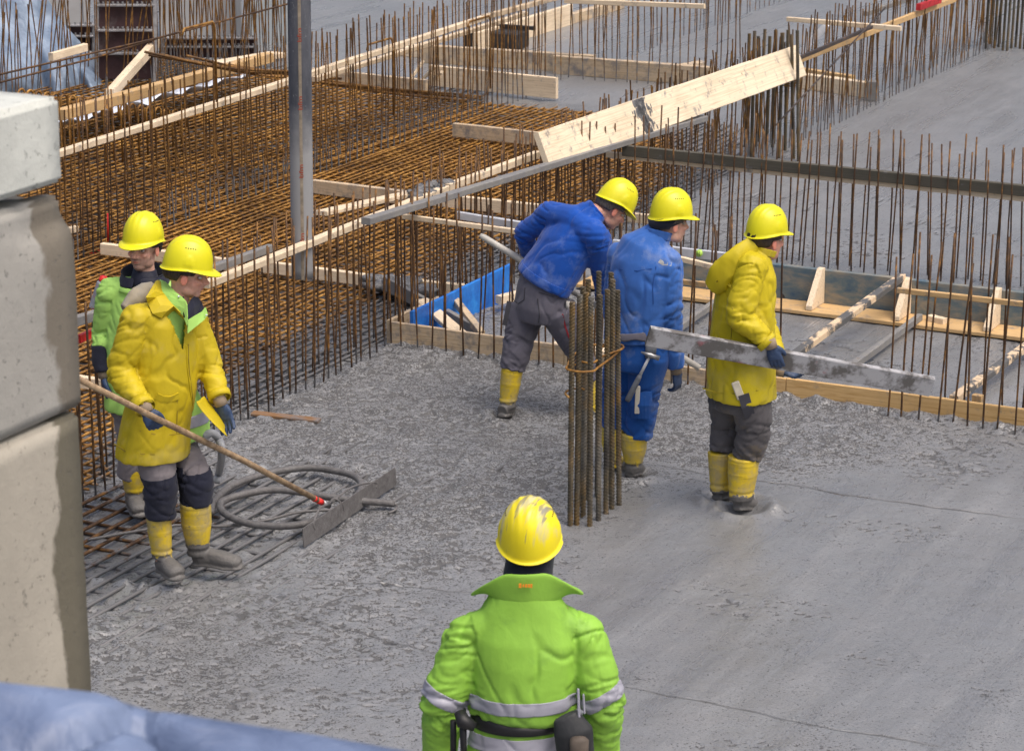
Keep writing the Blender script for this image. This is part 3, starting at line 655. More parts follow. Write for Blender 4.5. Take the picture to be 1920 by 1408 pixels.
# loose rods thrown over the far mat
lr = [((272, 98), (560, 135)), ((280, 104), (905, 186)), ((300, 102), (560, 140)), ((340, 112), (870, 178)), ((390, 116), (930, 196)), ((350, 105), (700, 165)), ((430, 122), (960, 186)), ((420, 124), (1000, 200)), ((360, 118), (640, 148))]
for i, (p, q) in enumerate(lr):
    a_ = on_x(*p, -13.25-.02*i); b_ = on_x(*q, -12.72); m_ = (a_+b_)/2+Vector((0, 0, -.05)); mb = MB(); mb.tube(smooth_path([a_, m_, b_], 4), .013, 6)
    o = mb.build('loose_rod', M_rust_m, None, True, a_); add_wet(o, lambda c: np.zeros(len(c))); tag(o, 'long loose rod in the bundle slanting down over the far left mat', 'rod', 'bundle of loose rods over the far mat')
for (p, q, za, zb_, lb) in [((0, 140), (540, 8), 1.0, 1.0, 'long thin rod sloping up behind the tarpaulin to the top, upper of two'), ((0, 155), (330, 62), 1.0, .9, 'long thin rod sloping up behind the tarpaulin, lower of two')]:
    mb = MB(); a_ = on_x(*p, -13.6); b_ = on_x(*q, -13.6); mb.tube([a_, (a_+b_)/2-Vector((0, 0, .02)), b_], .009, 6); o = mb.build('tie_rod', M_rust, None, True, a_); add_wet(o, lambda c: np.zeros(len(c))); tag(o, lb, 'rod')
mb = MB(); a_ = on_x(1455, 235, -8.5); b_ = on_x(1660, 15, -8.5); mb.tube([a_, b_], .008, 6); o = mb.build('diagonal_rod', M_steel_d, None, True, a_); tag(o, 'thin dark rod crossing the leaning right row on a diagonal', 'rod')
# hooks along the far row
for i in range(20):
    p = on_x(40+i*16, 178+i*2.1, -14.2); mb = MB(); r_ = .05; x_ = Vector((0, 1, 0))
    pts = [p-x_*r_+Vector((0, 0, -.5))]+[p-x_*r_*math.cos(t_)+Vector((0, 0, r_*math.sin(t_))) for t_ in np.linspace(0, 3.1, 7)]+[p+x_*r_-Vector((0, 0, .12))]
    mb.tube(pts, .010, 6); o = mb.build('hooked_bar', M_rust_o, None, True, p); add_wet(o, lambda c: np.zeros(len(c))); tag(o, 'rusty bar bent over into a hook in the row under the tarpaulin', 'hooked bar', 'hooked bars along the far left edge')
for (c_, lb) in [((712, 78), 'large bent rusty hook bar standing by the far left rail at centre'), ((898, 36), 'large bent rusty hook bar near the top of the far left rail'), ((372, 48), 'large bent rusty hook bar over the steel frames at upper left')]:
    p = on_x(*c_, -12.4); mb = MB(); mb.tube([p+Vector((0, -.25, -.05)), p+Vector((0, -.22, 0)), p+Vector((0, .22, 0)), p+Vector((0, .25, -.05)), p+Vector((0, .25, -.75))], .011, 6); o = mb.build('bent_bar', M_rust_o, None, True, p); add_wet(o, lambda c: np.zeros(len(c))); tag(o, lb, 'bent bar')
# upper left: beam, foil, diagonal prop
bx_((112, 206), (505, 99), -13.5, .09, .10, M_wood_y, 'thick yellow timber beam across the upper left', name='timber_beam', cat='beam')
bx_((400, 118), (520, 98), -13.9, .05, .2, M_wood, 'pale board lying on the thick yellow beam', name='timber_board')
M_foil = simple('white_foil', (.62, .66, .74), .35, .15, 5, .5, .02, 8)
mb = MB(); N_ = 24
vs = []; fs = []
for i in range(N_+1):
    for j in range(5):
        p = on_x(118+(500-118)*i/N_, 228+(128-228)*i/N_, -13.7)+Vector((-.12*j, 0, -.05*j*0)); p = gp(proj(p)[0], proj(p)[1]+j*7+3, .25-.04*j); p += Vector((0, 0, .03*math.sin(i*1.7+j)+random.uniform(-.015, .015))); vs.append(p)
for i in range(N_):
    for j in range(4): fs.append((i*5+j, (i+1)*5+j, (i+1)*5+j+1, i*5+j+1))
mb.add(vs, fs); o = mb.build('white_foil_strip', M_foil, None, True, vs[0]); tag(o, 'crumpled white foil strip lying beneath the thick yellow beam', 'foil')
sm = o.modifiers.new('th', 'SOLIDIFY'); sm.thickness = .004
a_ = gp(206, 168, .3); b_ = on_f(292, 72, gp(292, 140), 0); board(a_, b_, .10, .08, M_wood, 'pale prop leaning against the steel form frames at upper left', name='timber_prop', cat='prop')
a_ = on_x(95, 100, -16.3); b_ = on_x(160, 82, -16.3); board(a_, b_, .08, .06, M_wood, 'short pale offcut above the tarpaulin edge', name='timber_offcut', cat='offcut')
# ------------------------------------------------ concrete panels and steel form frames at the back left
M_panel = simple('pale_concrete_panel', (.42, .42, .42), .8, .14, 1.5, .3, .004, 30, dirt=(.25, .2, .17), dirt_amt=.4)
def panel(px0, px1, pyb, ht, label, zt=None, mat=None, th=.12):
    a_ = gp(px0, pyb, -.1); b_ = gp(px1, pyb-(px1-px0)*.02, -.1)
    mb = MB(); d = (b_-a_); L = d.length; x = d.normalized(); y = Vector((-x.y, x.x, 0)); rot = Matrix((x, y, Vector((0, 0, 1)))).transposed()
    mb.box((a_+b_)/2+Vector((0, 0, ht/2)), L, th, ht, rot, .01); o = mb.build('concrete_wall', mat or M_panel, None, False, (a_+b_)/2)
    # raised edges and a joint: real ribs
    mb = MB()
    for s_ in (-1, 1): mb.box((a_+b_)/2+x*s_*(L/2-.04)-y*(th/2+.012)+Vector((0, 0, ht/2)), .06, .025, ht-.02, rot, .004)
    mb.build('edge_rib', mat or M_panel, o, False); tag(o, label, 'wall panel'); return o
panel(60, 172, 118, 2.6, 'pale concrete wall panel left of the rusty form frames')
panel(182, 292, 92, 2.6, 'pale concrete wall panel behind the rusty form frames')
panel(300, 455, 88, 2.6, 'wide pale concrete wall panel behind the tall rods')
panel(462, 548, 100, 2.6, 'bluish concrete pillar face immediately left of the hose top', mat=simple('blueish_concrete', (.36, .40, .42), .7, .2, 3, .3, .004, 30))
M_purp = simple('purple_brown_steel', (.085, .045, .045), .6, .35, 6, .3, .003, 40, dirt=(.3, .28, .26), dirt_amt=.5)
M_zinc = simple('dull_zinc', (.36, .36, .37), .5, .3, 14, .3, .003, 60, .5, dirt=(.15, .08, .05), dirt_amt=.6)
def form_frame(px0, px1, py_list, base_py, label):
    base = gp((px0+px1)/2, base_py, 0); mb = MB(); o0 = empty('form_frame', base); tag(o0, label, 'form frame', 'rusty steel form frames at the back left')
    y0, y1 = py_list[0], py_list[-1]
    A = on_f(px0, y1, base); B = on_f(px1, y1, base); C_ = on_f(px0, y0, base); D_ = on_f(px1, y0, base)
    v, f = tube_geo([A, C_], .03, 4); mesh_obj('upright', v, f, M_zinc, o0)
    v, f = tube_geo([B, D_], .03, 4); mesh_obj('upright', v, f, M_zinc, o0)
    for k in range(len(py_list)-1):
        p0 = on_f(px0, py_list[k], base); p1 = on_f(px1, py_list[k], base)
        m_ = MB(); m_.plank(p0, p1, .10, .02, (0, 0, 1)); m_.build('ledge', M_zinc, o0)
        # row of bolts on the ledge
        m_ = MB(); nn = int((px1-px0)/9)
        for i in range(nn): q = p0+(p1-p0)*((i+.5)/nn)-fh*.03; m_.tube([q, q+Vector((0, 0, .04))], .012, 6)
        m_.build('bolt_row', M_zinc, o0)
        m_ = MB(); q0 = on_f(px0+3, (py_list[k]+py_list[k+1])/2, base, .08); q1 = on_f(px1-3, (py_list[k]+py_list[k+1])/2, base, .08); hh = (p0.z-on_f(px0, py_list[k+1], base).z)*.86
        m_.plank(q0, q1, .03, abs(hh), (0, 0, 1)); m_.build('web_plate', M_purp, o0)
form_frame(181, 290, [-22, 10, 57, 100, 152], 150, 'tall purple-brown steel form frame with bolted ledges behind the prop')
form_frame(128, 176, [48, 68, 98], 130, 'small purple-brown form frame at the tarpaulin edge')
form_frame(306, 480, [72, 88, 110], 118, 'low form frame lying in front of the wide concrete panel')
# ------------------------------------------------ blue tarpaulins
def mk_tarp(name, a_, b_):
    n = NT(name); co = n.coord('World'); f = n.noise(co, 3, 5, .6, .8); n.col(n.ramp(f, [(.35, a_), (.65, b_)])); n.rough(.42); n.bump(n.noise(co, 9, 5, .6, 1.5), .5, .03); return n.m
M_tarp = mk_tarp('grey_blue_tarpaulin', (.13, .18, .26), (.26, .33, .43))
M_tarp2 = mk_tarp('dusty_blue_tarpaulin', (.075, .105, .19), (.16, .21, .33))
base = gp(90, 165, 0); top = [(-60, -30), (70, -30), (120, 45), (165, 95), (205, 165)]
vs = []; fs = []; NU, NV = 60, 40
def tp(u):
    k = u*(len(top)-1); i = min(int(k), len(top)-2); t = k-i; return (top[i][0]*(1-t)+top[i+1][0]*t, top[i][1]*(1-t)+top[i+1][1]*t)
for i in range(NU+1):
    u = i/NU; x, y = tp(u)
    for j in range(NV+1):
        v = j/NV; yy = y+(185-y)*v; xx = x-(x+60)*v*.0
        fold = .14*math.sin(u*17+v*5+1.4*math.sin(v*5))+.05*math.sin(u*31-v*9)+.12*math.sin((u*3+v*6))
        p = on_f(xx, yy, base, .9*(1-v)+fold*(.3+v*.7)); vs.append(p)
for i in range(NU):
    for j in range(NV): a0 = i*(NV+1)+j; fs.append((a0, a0+1, a0+NV+2, a0+NV+1))
o = mesh_obj('tarpaulin', vs, fs, M_tarp, None, True, base); tag(o, 'creased grey-blue tarpaulin draped over a heap at the upper left corner', 'tarpaulin'); sm = o.modifiers.new('th', 'SOLIDIFY'); sm.thickness = .01
top2 = [(-260, 1240), (0, 1272), (180, 1296), (300, 1330), (420, 1350), (600, 1378), (790, 1412), (980, 1470)]
baseT = CAMP+fh*3.7; baseT.z = 0; vs = []; fs = []; NU, NV = 110, 60
def tp2(u):
    k = u*(len(top2)-1); i = min(int(k), len(top2)-2); t = k-i; return (top2[i][0]*(1-t)+top2[i+1][0]*t, top2[i][1]*(1-t)+top2[i+1][1]*t)
for i in range(NU+1):
    u = i/NU; x, y = tp2(u); p0 = on_f(x, y, baseT, 0)
    for j in range(NV+1):
        v = j/NV*1.6-.25
        if v < 0: p = p0+fh*(-v*.5)+Vector((0, 0, v*1.3))
        else: p = p0-fh*(v*.75)+Vector((0, 0, -.25*v*v-.10*v))
        q = [(p.x*2.6, p.y*2.6+v, p.z*2.0)]; d_ = 1.0*float(fbm(q, 3, 44)[0])-1.2*max(0, 1-5*abs(float(fbm([(p.x*1.6, p.y*1.6, p.z*3)], 2, 45)[0])))
        cr = math.exp(-((v-.05-1.1*max(0, .36-u)-.9*max(0, u-.40))/.030)**2)*(.08 < u < .56)+.8*math.exp(-((v-.16-.5*max(0, .9-u))/.03)**2)*(u > .6)
        p = p+Vector((0, 0, .045*d_*min(1, abs(v)*6)-.085*cr)); vs.append(p)
for i in range(NU):
    for j in range(NV): a0 = i*(NV+1)+j; fs.append((a0, a0+NV+1, a0+NV+2, a0+1))
o = mesh_obj('tarpaulin', vs, fs, M_tarp2, None, True, baseT+Vector((0, 0, 3))); tag(o, 'blurred dusty blue tarpaulin close by at the bottom left corner', 'tarpaulin'); sm = o.modifiers.new('th', 'SOLIDIFY'); sm.thickness = .006
# ------------------------------------------------ big concrete blocks at left
def mk_block(name, base_c, stain, sc, y0, y1, amt):
    n = NT(name); co = n.coord('World'); f = n.noise(co, 3, 6, .65); k = n.ramp(f, [(.3, tuple(x*.8 for x in base_c)), (.7, base_c)])
    g = n.n('ShaderNodeNewGeometry'); sx = n.n('ShaderNodeSeparateXYZ'); n.l(g.outputs['Position'], sx.inputs[0])
    wob = n.math('ADD', sx.outputs[1], n.mr(n.noise(n.coord('World', (1, 1, .8)), 3.5, 5, .6), 0, 1, -.12, .12))
    m_ = n.mr(wob, y0, y0+.02); k = n.mix(n.math('MULTIPLY', m_, amt), k, stain)
    pits = n.mr(n.noise(co, 42, 4, .72), .615, .66); k = n.mix(n.math('MULTIPLY', pits, .5), k, tuple(x*.35 for x in base_c))
    n.col(k); n.rough(.85); b = n.bump(n.noise(co, 12, 6, .72), .45, .012); n.bump(n.math('MULTIPLY', pits, -1), .5, .006, b); return n.m
Dp = 7.2
def atdep(px, py, D): d = ray(px, py); return CAMP+d*(D/d.dot(FW))
cT = atdep(113, 181, Dp); cTb = atdep(113, 343, Dp)
c1 = atdep(139, 350, Dp); XF = c1.x
def blk(px_edge_top, py_top, py_bot, mat, label, dx=0.0, rough_top=0, px_e=None):
    c = on_x(px_edge_top, py_top, XF+dx); zt = c.z; zb_ = on_x(px_edge_top, py_bot, XF+dx).z; W_, L_ = .80, 1.6
    bm = bmesh.new(); bmesh.ops.create_cube(bm, size=1)
    for v in bm.verts: v.co = Vector(((v.co.x-.5)*W_, (v.co.y-.5)*L_, (v.co.z-.5)*(zt-zb_)))
    bmesh.ops.bevel(bm, geom=bm.edges[:], offset=.012, segments=2, affect='EDGES')
    bmesh.ops.subdivide_edges(bm, edges=[e for e in bm.edges if e.calc_length() > .15], cuts=24, use_grid_fill=True)
    co = np.array([v.co[:] for v in bm.verts])+np.array([c.x, c.y, c.z]); nz = fbm(co*6, 4, 71)
    bm.normal_update()
    for v, d in zip(bm.verts, nz):
        v.co += v.normal*(.004*float(d))
        if rough_top:
            dz = v.co.z; dy = v.co.y
            e_ = math.exp(-((dz)/.10)**2)*math.exp(-((dy+.10)/.22)**2); v.co -= Vector((1, 0, .6))*(.05*e_*(.4+abs(float(d))*2.2))
    vs = [v.co+Vector((c.x, c.y, zt)) for v in bm.verts]; bm.verts.index_update(); fs = [[v.index for v in f.verts] for f in bm.faces]; bm.free()
    o = mesh_obj('concrete_block', vs, fs, mat, None, True, (c.x-W_/2, c.y-L_/2, zb_)); tag(o, label, 'concrete block', 'stacked concrete blocks at the left edge'); return c, zt, zb_
cA, _, _ = blk(113, 181, 343, mk_block('block_top', (.56, .58, .54), (.40, .41, .38), 1, 99, 99, 0), 'smooth pale cap block, topmost of the stack at the left edge')
c0 = on_x(139, 352, XF)
cB, _, zB = blk(139, 352, 768, mk_block('block_mid', (.36, .35, .32), (.14, .12, .09), 1, c0.y-.13, 0, .85), 'weathered middle block with a broken upper edge and brown stain', 0, 1)
cC, _, zC = blk(151, 772, 1460, mk_block('block_low', (.40, .37, .31), (.10, .09, .062), 1, c0.y-.16, 0, .9), 'tan lower block with a dark mossy edge band', .0)
cc = on_x(151, 772, XF)
z = zC-.01; k = 0
names_ = ['block below the tan block in the left stack, half hidden by the tarpaulin', 'fifth block down in the left stack, out of sight', 'sixth block down in the left stack', 'seventh block down in the left stack']
while z > .05:
    hgt = min(.60, z); c = Vector((cc.x, cc.y, z)); W_, L_ = .8, 1.6
    bm = bmesh.new(); bmesh.ops.create_cube(bm, size=1)
    for v in bm.verts: v.co = Vector((c.x+(v.co.x-.5)*W_, c.y+(v.co.y-.5)*L_, z+(v.co.z-.5)*hgt))
    bmesh.ops.bevel(bm, geom=bm.edges[:], offset=.02, segments=2, affect='EDGES'); vs = [v.co.copy() for v in bm.verts]; fs = [[v.index for v in f.verts] for f in bm.faces]; bm.free()
    o = mesh_obj('concrete_block', vs, fs, bpy.data.materials['block_low'], None, False, (c.x-.4, c.y-.8, z-hgt)); tag(o, names_[min(k, 3)], 'concrete block', 'stacked concrete blocks at the left edge'); z -= hgt+.008; k += 1
# ------------------------------------------------ column cages
def rib_bar_mesh(name, L, r=.0142, pitch=.022):
    n_ = 12; rings = int(L/.0042); vs = []; fs = []
    for i in range(rings+1):
        z = L*i/rings
        for j in range(n_):
            a_ = 2*math.pi*j/n_; side = abs(((a_/math.pi) % 1)-.5)*2     # 0 at rib middle, 1 at the two long seams
            ph = (z+ (1-side)*.016*(1 if a_ < math.pi else -1))/pitch
            rb = max(0, math.sin(2*math.pi*ph))**1.0*(1 if side < .9 else .4); rr_ = r*(1+.26*rb)+(.0012 if side > .9 else 0)
            vs.append((rr_*math.cos(a_), rr_*math.sin(a_), z))
    for i in range(rings):
        for j in range(n_): fs.append((i*n_+j, i*n_+(j+1) % n_, (i+1)*n_+(j+1) % n_, (i+1)*n_+j))
    fs.append(tuple(range(rings*n_, rings*n_+n_))); me = bpy.data.meshes.new(name); me.from_pydata(vs, [], fs); me.update(); me.materials.append(M_rib); return me
RB = rib_bar_mesh('column_bar', 1.5)
def cage(label, bars, ring_z, ring_pts, base):
    root = empty('column_cage', base); tag(root, label, 'column cage')
    for (b, t) in bars:
        b = Vector(b)-Vector((0, 0, .05)); t = Vector(t); L = (t-b).length
        o = bpy.data.objects.new('bar', RB); COL.objects.link(o); o.parent = root; o.location = b-Vector(base)
        q = (t-b).to_track_quat('Z', 'Y'); o.rotation_mode = 'QUATERNION'; o.rotation_quaternion = q @ Matrix.Rotation(random.uniform(0, .5), 3, 'Z').to_quaternion(); o.scale = (1, 1, L/1.5)
    for rp in ring_pts:
        mb = MB(); mb.tube(rp, .0065, 8); mb.build('stirrup', M_rust_o, root, True)
    return root
bb = [(1069, 984, 1073, 566), (1081, 983, 1087, 553), (1093, 964, 1099, 549), (1106, 986, 1108, 557), (1122, 973, 1125, 553), (1136, 962, 1139, 543), (1147, 954, 1149, 524), (1161, 946, 1158, 544),
      (1100, 936, 1103, 524), (1120, 930, 1123, 509), (1142, 926, 1146, 511), (1088, 948, 1093, 538)]
bars = []
for (x0, y0, x1, y1) in bb:
    b = gp(x0, y0, 0); t = on_f(x1, y1, b, 0); bars.append((b, t))
zr = on_f(1069, 688, gp(1069, 984), 0).z
def rg(pts): return smooth_path([gp(x, y, z_) for x, y, z_ in pts], 4)
ring1 = rg([(1168, 650, zr), (1150, 668, zr), (1120, 690, zr), (1112, 696, zr), (1085, 697, zr), (1063, 692, zr), (1066, 686, zr), (1090, 683, zr)])
ring2 = rg([(1080, 676, zr+.01), (1110, 681, zr+.012), (1130, 668, zr+.012), (1167, 654, zr+.015), (1160, 646, zr+.01), (1120, 652, zr)])
ring3 = rg([(1064, 690, zr-.012), (1068, 676, zr-.01), (1090, 655, zr-.01), (1120, 646, zr-.01), (1160, 650, zr-.01)])
ring4 = rg([(1066, 745, zr-.16), (1060, 738, zr-.16), (1066, 732, zr-.16), (1085, 728, zr-.16), (1095, 730, zr-.16)])
cage('near column cage of thick ribbed bars with rusty stirrup before the blue workers', bars, zr, [ring1, ring2, ring3, ring4], gp(1112, 955))
tops = [(375, 190), (405, 175), (425, 205), (463, 165), (490, 205), (525, 170), (563, 185), (592, 170), (612, 195), (644, 172)]
bots = [(352, 820), (385, 880), (412, 820), (428, 800), (470, 880), (505, 830), (540, 890), (575, 850), (625, 895), (652, 905)]
bars = []
for (tx, ty), (bx1, by1) in zip(tops, bots):
    b = gp(1280+bx1/2.996, by1/2.996, 0); t = on_f(1280+tx/2.996, ty/2.996, b, 0); bars.append((b, t))
z2 = on_f(1460, 155, gp(1460, 290), 0).z
r_ = [gp(x, y, z2) for x, y in [(1424, 152), (1445, 150), (1499, 156), (1490, 163), (1440, 158), (1424, 152)]]
r2_ = [p+Vector((0, 0, .02)) for p in r_]
cage('far column cage of dark thick bars through the end of the big plank', bars, z2, [r_, r2_], gp(1460, 290))
bars = []
for i in range(11):
    x = 1848+i*8; b = gp(x, 88+random.uniform(-5, 8), 0); bars.append((b, Vector((b.x+.03, b.y, 1.7))))
cage('dark column cage cut by the top right corner', bars, 1, [], gp(1880, 90))
# ------------------------------------------------ pump hose
n = NT('grey_rubber_hose'); co = n.coord('World'); f = n.noise(n.coord('World', (1, 1, .35)), 9, 5, .65); k = n.ramp(f, [(.3, (.045, .05, .062)), (.6, (.095, .10, .118)), (.8, (.20, .20, .215))])
g = n.n('ShaderNodeNewGeometry'); sx = n.n('ShaderNodeSeparateXYZ'); n.l(g.outputs['Position'], sx.inputs[0])
k = n.mix(n.mr(n.math('ADD', sx.outputs[2], n.mr(n.noise(co, 8, 4), 0, 1, -.2, .2)), 1.5, 1.85, .75, 0), k, (.36, .36, .36)); k = n.mix(n.mr(n.noise(co, 34, 5, .75), .62, .68, 0, .6), k, (.34, .34, .35)); n.col(k); n.rough(.68); n.bump(n.noise(co, 40, 4), .3, .003); M_hose = n.m
hb = gp(565, 700, 0); bot = on_f(568, 520, hb, 0); topp = on_f(560, -60, hb, 0); mid1 = on_f(563, 170, hb, 0)
r0 = .0755; root = empty('pump_hose', bot); tag(root, 'grey rubber concrete pump hose hanging straight down with a lettered stripe', 'pump hose')
path = smooth_path([topp, mid1, on_f(566, 380, hb, 0), bot], 8); v, f = tube_geo(path, r0, 32, False)
nn = len(path); 
# inner wall
v2, f2 = tube_geo(path, r0-.014, 32, False); k0 = len(v); v = v+v2; f = list(f)+[tuple(reversed([i+k0 for i in q])) for q in f2]
for j in range(32): f.append(((nn-1)*32+j, (nn-1)*32+(j+1) % 32, k0+(nn-1)*32+(j+1) % 32, k0+(nn-1)*32+j))
mesh_obj('hose_body', v, f, M_hose, root, True)
M_strip = simple('tan_stripe', (.26, .215, .16), .6, .35, 18, .2, .002, 60, dirt=(.1, .09, .08), dirt_amt=.6)
sdir = (CAMP-bot); sdir.z = 0; sdir.normalize(); sx_ = UPV.cross(sdir).normalized()
vs = []; fs = []
for i, p in enumerate(path):
    for a_ in (-.13, -.065, 0, .065, .13): aa = a_-.0; d = sdir*math.cos(aa)+sx_*math.sin(aa); vs.append(p+d*(r0+.0018))
for i in range(nn-1):
    for j in range(4): fs.append((i*5+j, i*5+j+1, (i+1)*5+j+1, (i+1)*5+j))
mesh_obj('stripe', vs, fs, M_strip, root, True)
M_redtxt = simple('red_lettering', (.30, .05, .03), .6, .3, 40)
for (px, py) in [(561.5, 63), (562.5, 190), (564, 317), (567, 445)]:
    cu = bpy.data.curves.new('t', 'FONT'); cu.body = 'bfm'; cu.size = .062; cu.align_x = 'CENTER'; cu.align_y = 'CENTER'; cu.extrude = .0004; cu.offset = .0005
    to = bpy.data.objects.new('t', cu); COL.objects.link(to); dg = bpy.context.evaluated_depsgraph_get(); me_ = bpy.data.meshes.new_from_object(to.evaluated_get(dg)); bpy.data.objects.remove(to)
    o = bpy.data.objects.new('lettering', me_); me_.materials.clear(); me_.materials.append(M_redtxt); COL.objects.link(o); o.parent = root
    c = on_f(px, py, hb, 0); xa = UPV; za = sdir; ya = za.cross(xa)
    ctr = min(path, key=lambda q: abs(q.z-c.z)); c = Vector((ctr.x, ctr.y, c.z))+sdir*(r0+.0028)
    o.matrix_local = Matrix.Translation(c-bot) @ Matrix((xa, ya, za)).transposed().to_4x4()
    o.scale = (1, .62, 1)
# ================================================================== PEOPLE
def evaluated(verts, faces, voxel, smooth_it=6, fac=.5):
    me = bpy.data.meshes.new('tmp'); me.from_pydata([tuple(v) for v in verts], [], [tuple(f) for f in faces]); me.update()
    o = bpy.data.objects.new('tmp', me); COL.objects.link(o)
    m = o.modifiers.new('r', 'REMESH'); m.mode = 'VOXEL'; m.voxel_size = voxel; m.adaptivity = 0
    if smooth_it: s_ = o.modifiers.new('s', 'SMOOTH'); s_.factor = fac; s_.iterations = smooth_it
    dg = bpy.context.evaluated_depsgraph_get(); out = bpy.data.meshes.new_from_object(o.evaluated_get(dg))
    bpy.data.objects.remove(o); bpy.data.meshes.remove(me); return out
def getco(me): a = np.empty(len(me.vertices)*3); me.vertices.foreach_get('co', a); return a.reshape(-1, 3)
def getno(me): a = np.empty(len(me.vertices)*3); me.vertices.foreach_get('normal', a); return a.reshape(-1, 3)
def setco(me, c): me.vertices.foreach_set('co', c.ravel()); me.update()
def seginfo(co, segs):
    """nearest bone: index, param 0..1, length coordinate"""
    best = np.full(len(co), 1e9); bi = np.zeros(len(co), int); bt = np.zeros(len(co))
    for i, (a, b, r) in enumerate(segs):
        a = np.array(a); b = np.array(b); e = b-a; t = np.clip(((co-a)@e)/(e@e), 0, 1); d = np.linalg.norm(co-a-t[:, None]*e, axis=1)/r
        m = d < best; best[m] = d[m]; bi[m] = i; bt[m] = t[m]
    return bi, bt
def ell_tube(secs, n=20, side=(1, 0, 0)):
    """secs: list of (center, a(side), b(depth)); closed"""
    return tube_geo([s[0] for s in secs], [(s[1], s[2]) for s in secs], n, True, side)
def ellipsoid(c, rx, ry, rz, X, Y, Zv, nu=16, nv=10):
    vs = []; fs = []; c = Vector(c)
    for i in range(nv+1):
        th = math.pi*i/nv
        for j in range(nu):
            ph = 2*math.pi*j/nu; vs.append(c+X*(rx*math.sin(th)*math.cos(ph))+Y*(ry*math.sin(th)*math.sin(ph))+Zv*(rz*math.cos(th)))
    for i in range(nv):
        for j in range(nu): fs.append((i*nu+j, (i+1)*nu+j, (i+1)*nu+(j+1) % nu, i*nu+(j+1) % nu))
    return vs, fs
def frame(fwd, pitch=0.0, roll=0.0, up=None):
    """right, forward, up for a heading; pitch > 0 looks down"""
    f = Vector(fwd).normalized(); u = Vector(up).normalized() if up is not None else UPV.copy(); r_ = f.cross(u).normalized(); u = r_.cross(f)
    q = Matrix.Rotation(-pitch, 3, r_); f = q @ f; u = q @ u; q = Matrix.Rotation(roll, 3, f); r_ = q @ r_; u = q @ u
    return r_, f, u

# --- materials
def cloth(name, c, rough=.75, var=.15, dirt=None, dirt_amt=.5, dscale=5, sheen=0.0, spec=.3, fold=.5, fscale=7):
    n = NT(name); co = n.coord('World'); f = n.noise(co, 4, 4, .6); k = n.ramp(f, [(.3, tuple(x*(1-var) for x in c)), (.7, tuple(min(1, x*(1+var)) for x in c))])
    if dirt is not None:
        g = n.math('ADD', n.noise(co, dscale, 6, .7), n.attr('dirt')); k = n.mix(n.mr(g, .56, .78, 0, dirt_amt), k, dirt)
    n.col(k); n.rough(rough); n.b.inputs['Specular IOR Level'].default_value = spec
    if sheen: n.b.inputs['Sheen Weight'].default_value = sheen
    b1 = n.bump(n.noise(n.coord('World', (1, 1, .6)), fscale*3.2, 3, .5, 1.2), fold*.45, .008); n.bump(n.noise(co, 90, 3, .6), .25, .0015, b1); return n.m
M_helmet = NT('yellow_helmet_shell'); n = M_helmet; co = n.coord('World'); k = n.ramp(n.noise(co, 5, 4), [(.3, (.64, .59, .004)), (.7, (.72, .67, .008))]); k = n.mix(n.mr(n.noise(co, 28, 5, .75), .66, .74, 0, .5), k, (.35, .30, .05)); n.col(k); n.rough(.38); n.b.inputs['Specular IOR Level'].default_value = .5; n.bump(n.noise(co, 40, 4), .05, .002); M_helmet = n.m
n = NT('scuffed_helmet_shell'); co = n.coord('Object', (1, .35, .35), (0, 0, -YAW)); k = n.ramp(n.noise(n.coord('Object'), 5, 4), [(.3, (.72, .58, .01)), (.7, (.82, .70, .015))]); tcz = n.n('ShaderNodeTexCoord'); sz = n.n('ShaderNodeSeparateXYZ'); n.l(tcz.outputs['Object'], sz.inputs[0])
sc_ = n.math('ADD', n.noise(n.coord('Object', (34, 5, 5), (0, 0, -YAW)), 1.0, 4, .6), n.mr(sz.outputs[2], 1.62, 1.80, -.14, .10)); k = n.mix(n.mr(sc_, .52, .66, 0, .6), k, (.44, .43, .41)); k = n.mix(n.mr(n.math('ADD', n.noise(n.coord('Object', (50, 6, 6), (0, 0, -YAW)), 1.0, 3, .6), n.mr(sz.outputs[2], 1.62, 1.80, -.12, .06)), .58, .64, 0, .7), k, (.13, .13, .16)); n.col(k); n.rough(.5); M_helmet_s = n.m
M_black = simple('black_plastic', (.015, .015, .017), .5)
M_pvc = cloth('yellow_oilskin', (.50, .385, .012), .55, .12, (.46, .38, .15), .5, 4.5, 0, .32, .45, 6)
M_pvc2 = cloth('bright_yellow_oilskin', (.50, .40, .010), .55, .12, (.42, .35, .12), .45, 4.5, 0, .32, .45, 6)
M_green = cloth('faded_hivis_green', (.36, .62, .14), .7, .12, (.25, .45, .12), .3, 5, 0, .3, .5, 6)
M_hivis = cloth('strong_hivis_green', (.26, .50, .060), .6, .12, (.12, .25, .05), .55, 6, 0, .35, .6, 6)
M_blueA = cloth('royal_blue_workwear', (.005, .062, .33), .8, .2, (.35, .42, .55), .22, 9, .2, .2, .4, 6)
M_blueB = cloth('faded_blue_workwear', (.035, .12, .40), .85, .22, (.40, .44, .52), .40, 6, .2, .2, .45, 6)
M_blueT = cloth('blue_work_trousers', (.012, .075, .30), .8, .2, (.25, .29, .36), .45, 5, .1, .2, .45, 7)
M_greyT = cloth('grey_work_trousers', (.105, .10, .125), .85, .2, (.26, .25, .24), .35, 6, .1, .2, .45, 7)
M_greyT2 = cloth('grey_brown_trousers', (.20, .18, .19), .85, .15, (.36, .34, .32), .4, 5, .1, .2, .45, 7)
M_dirtT = cloth('muddy_grey_trousers', (.085, .08, .085), .8, .25, (.20, .155, .09), .9, 6, .1, .2, .5, 7)
M_dark = cloth('dark_navy_fabric', (.018, .02, .035), .85, .2, (.10, .10, .11), .4, 6, .1, .2, .4, 8)
M_refl = cloth('grey_reflective_tape', (.33, .33, .39), .45, .08, (.25, .25, .28), .4, 9, 0, .5, .2, 8)
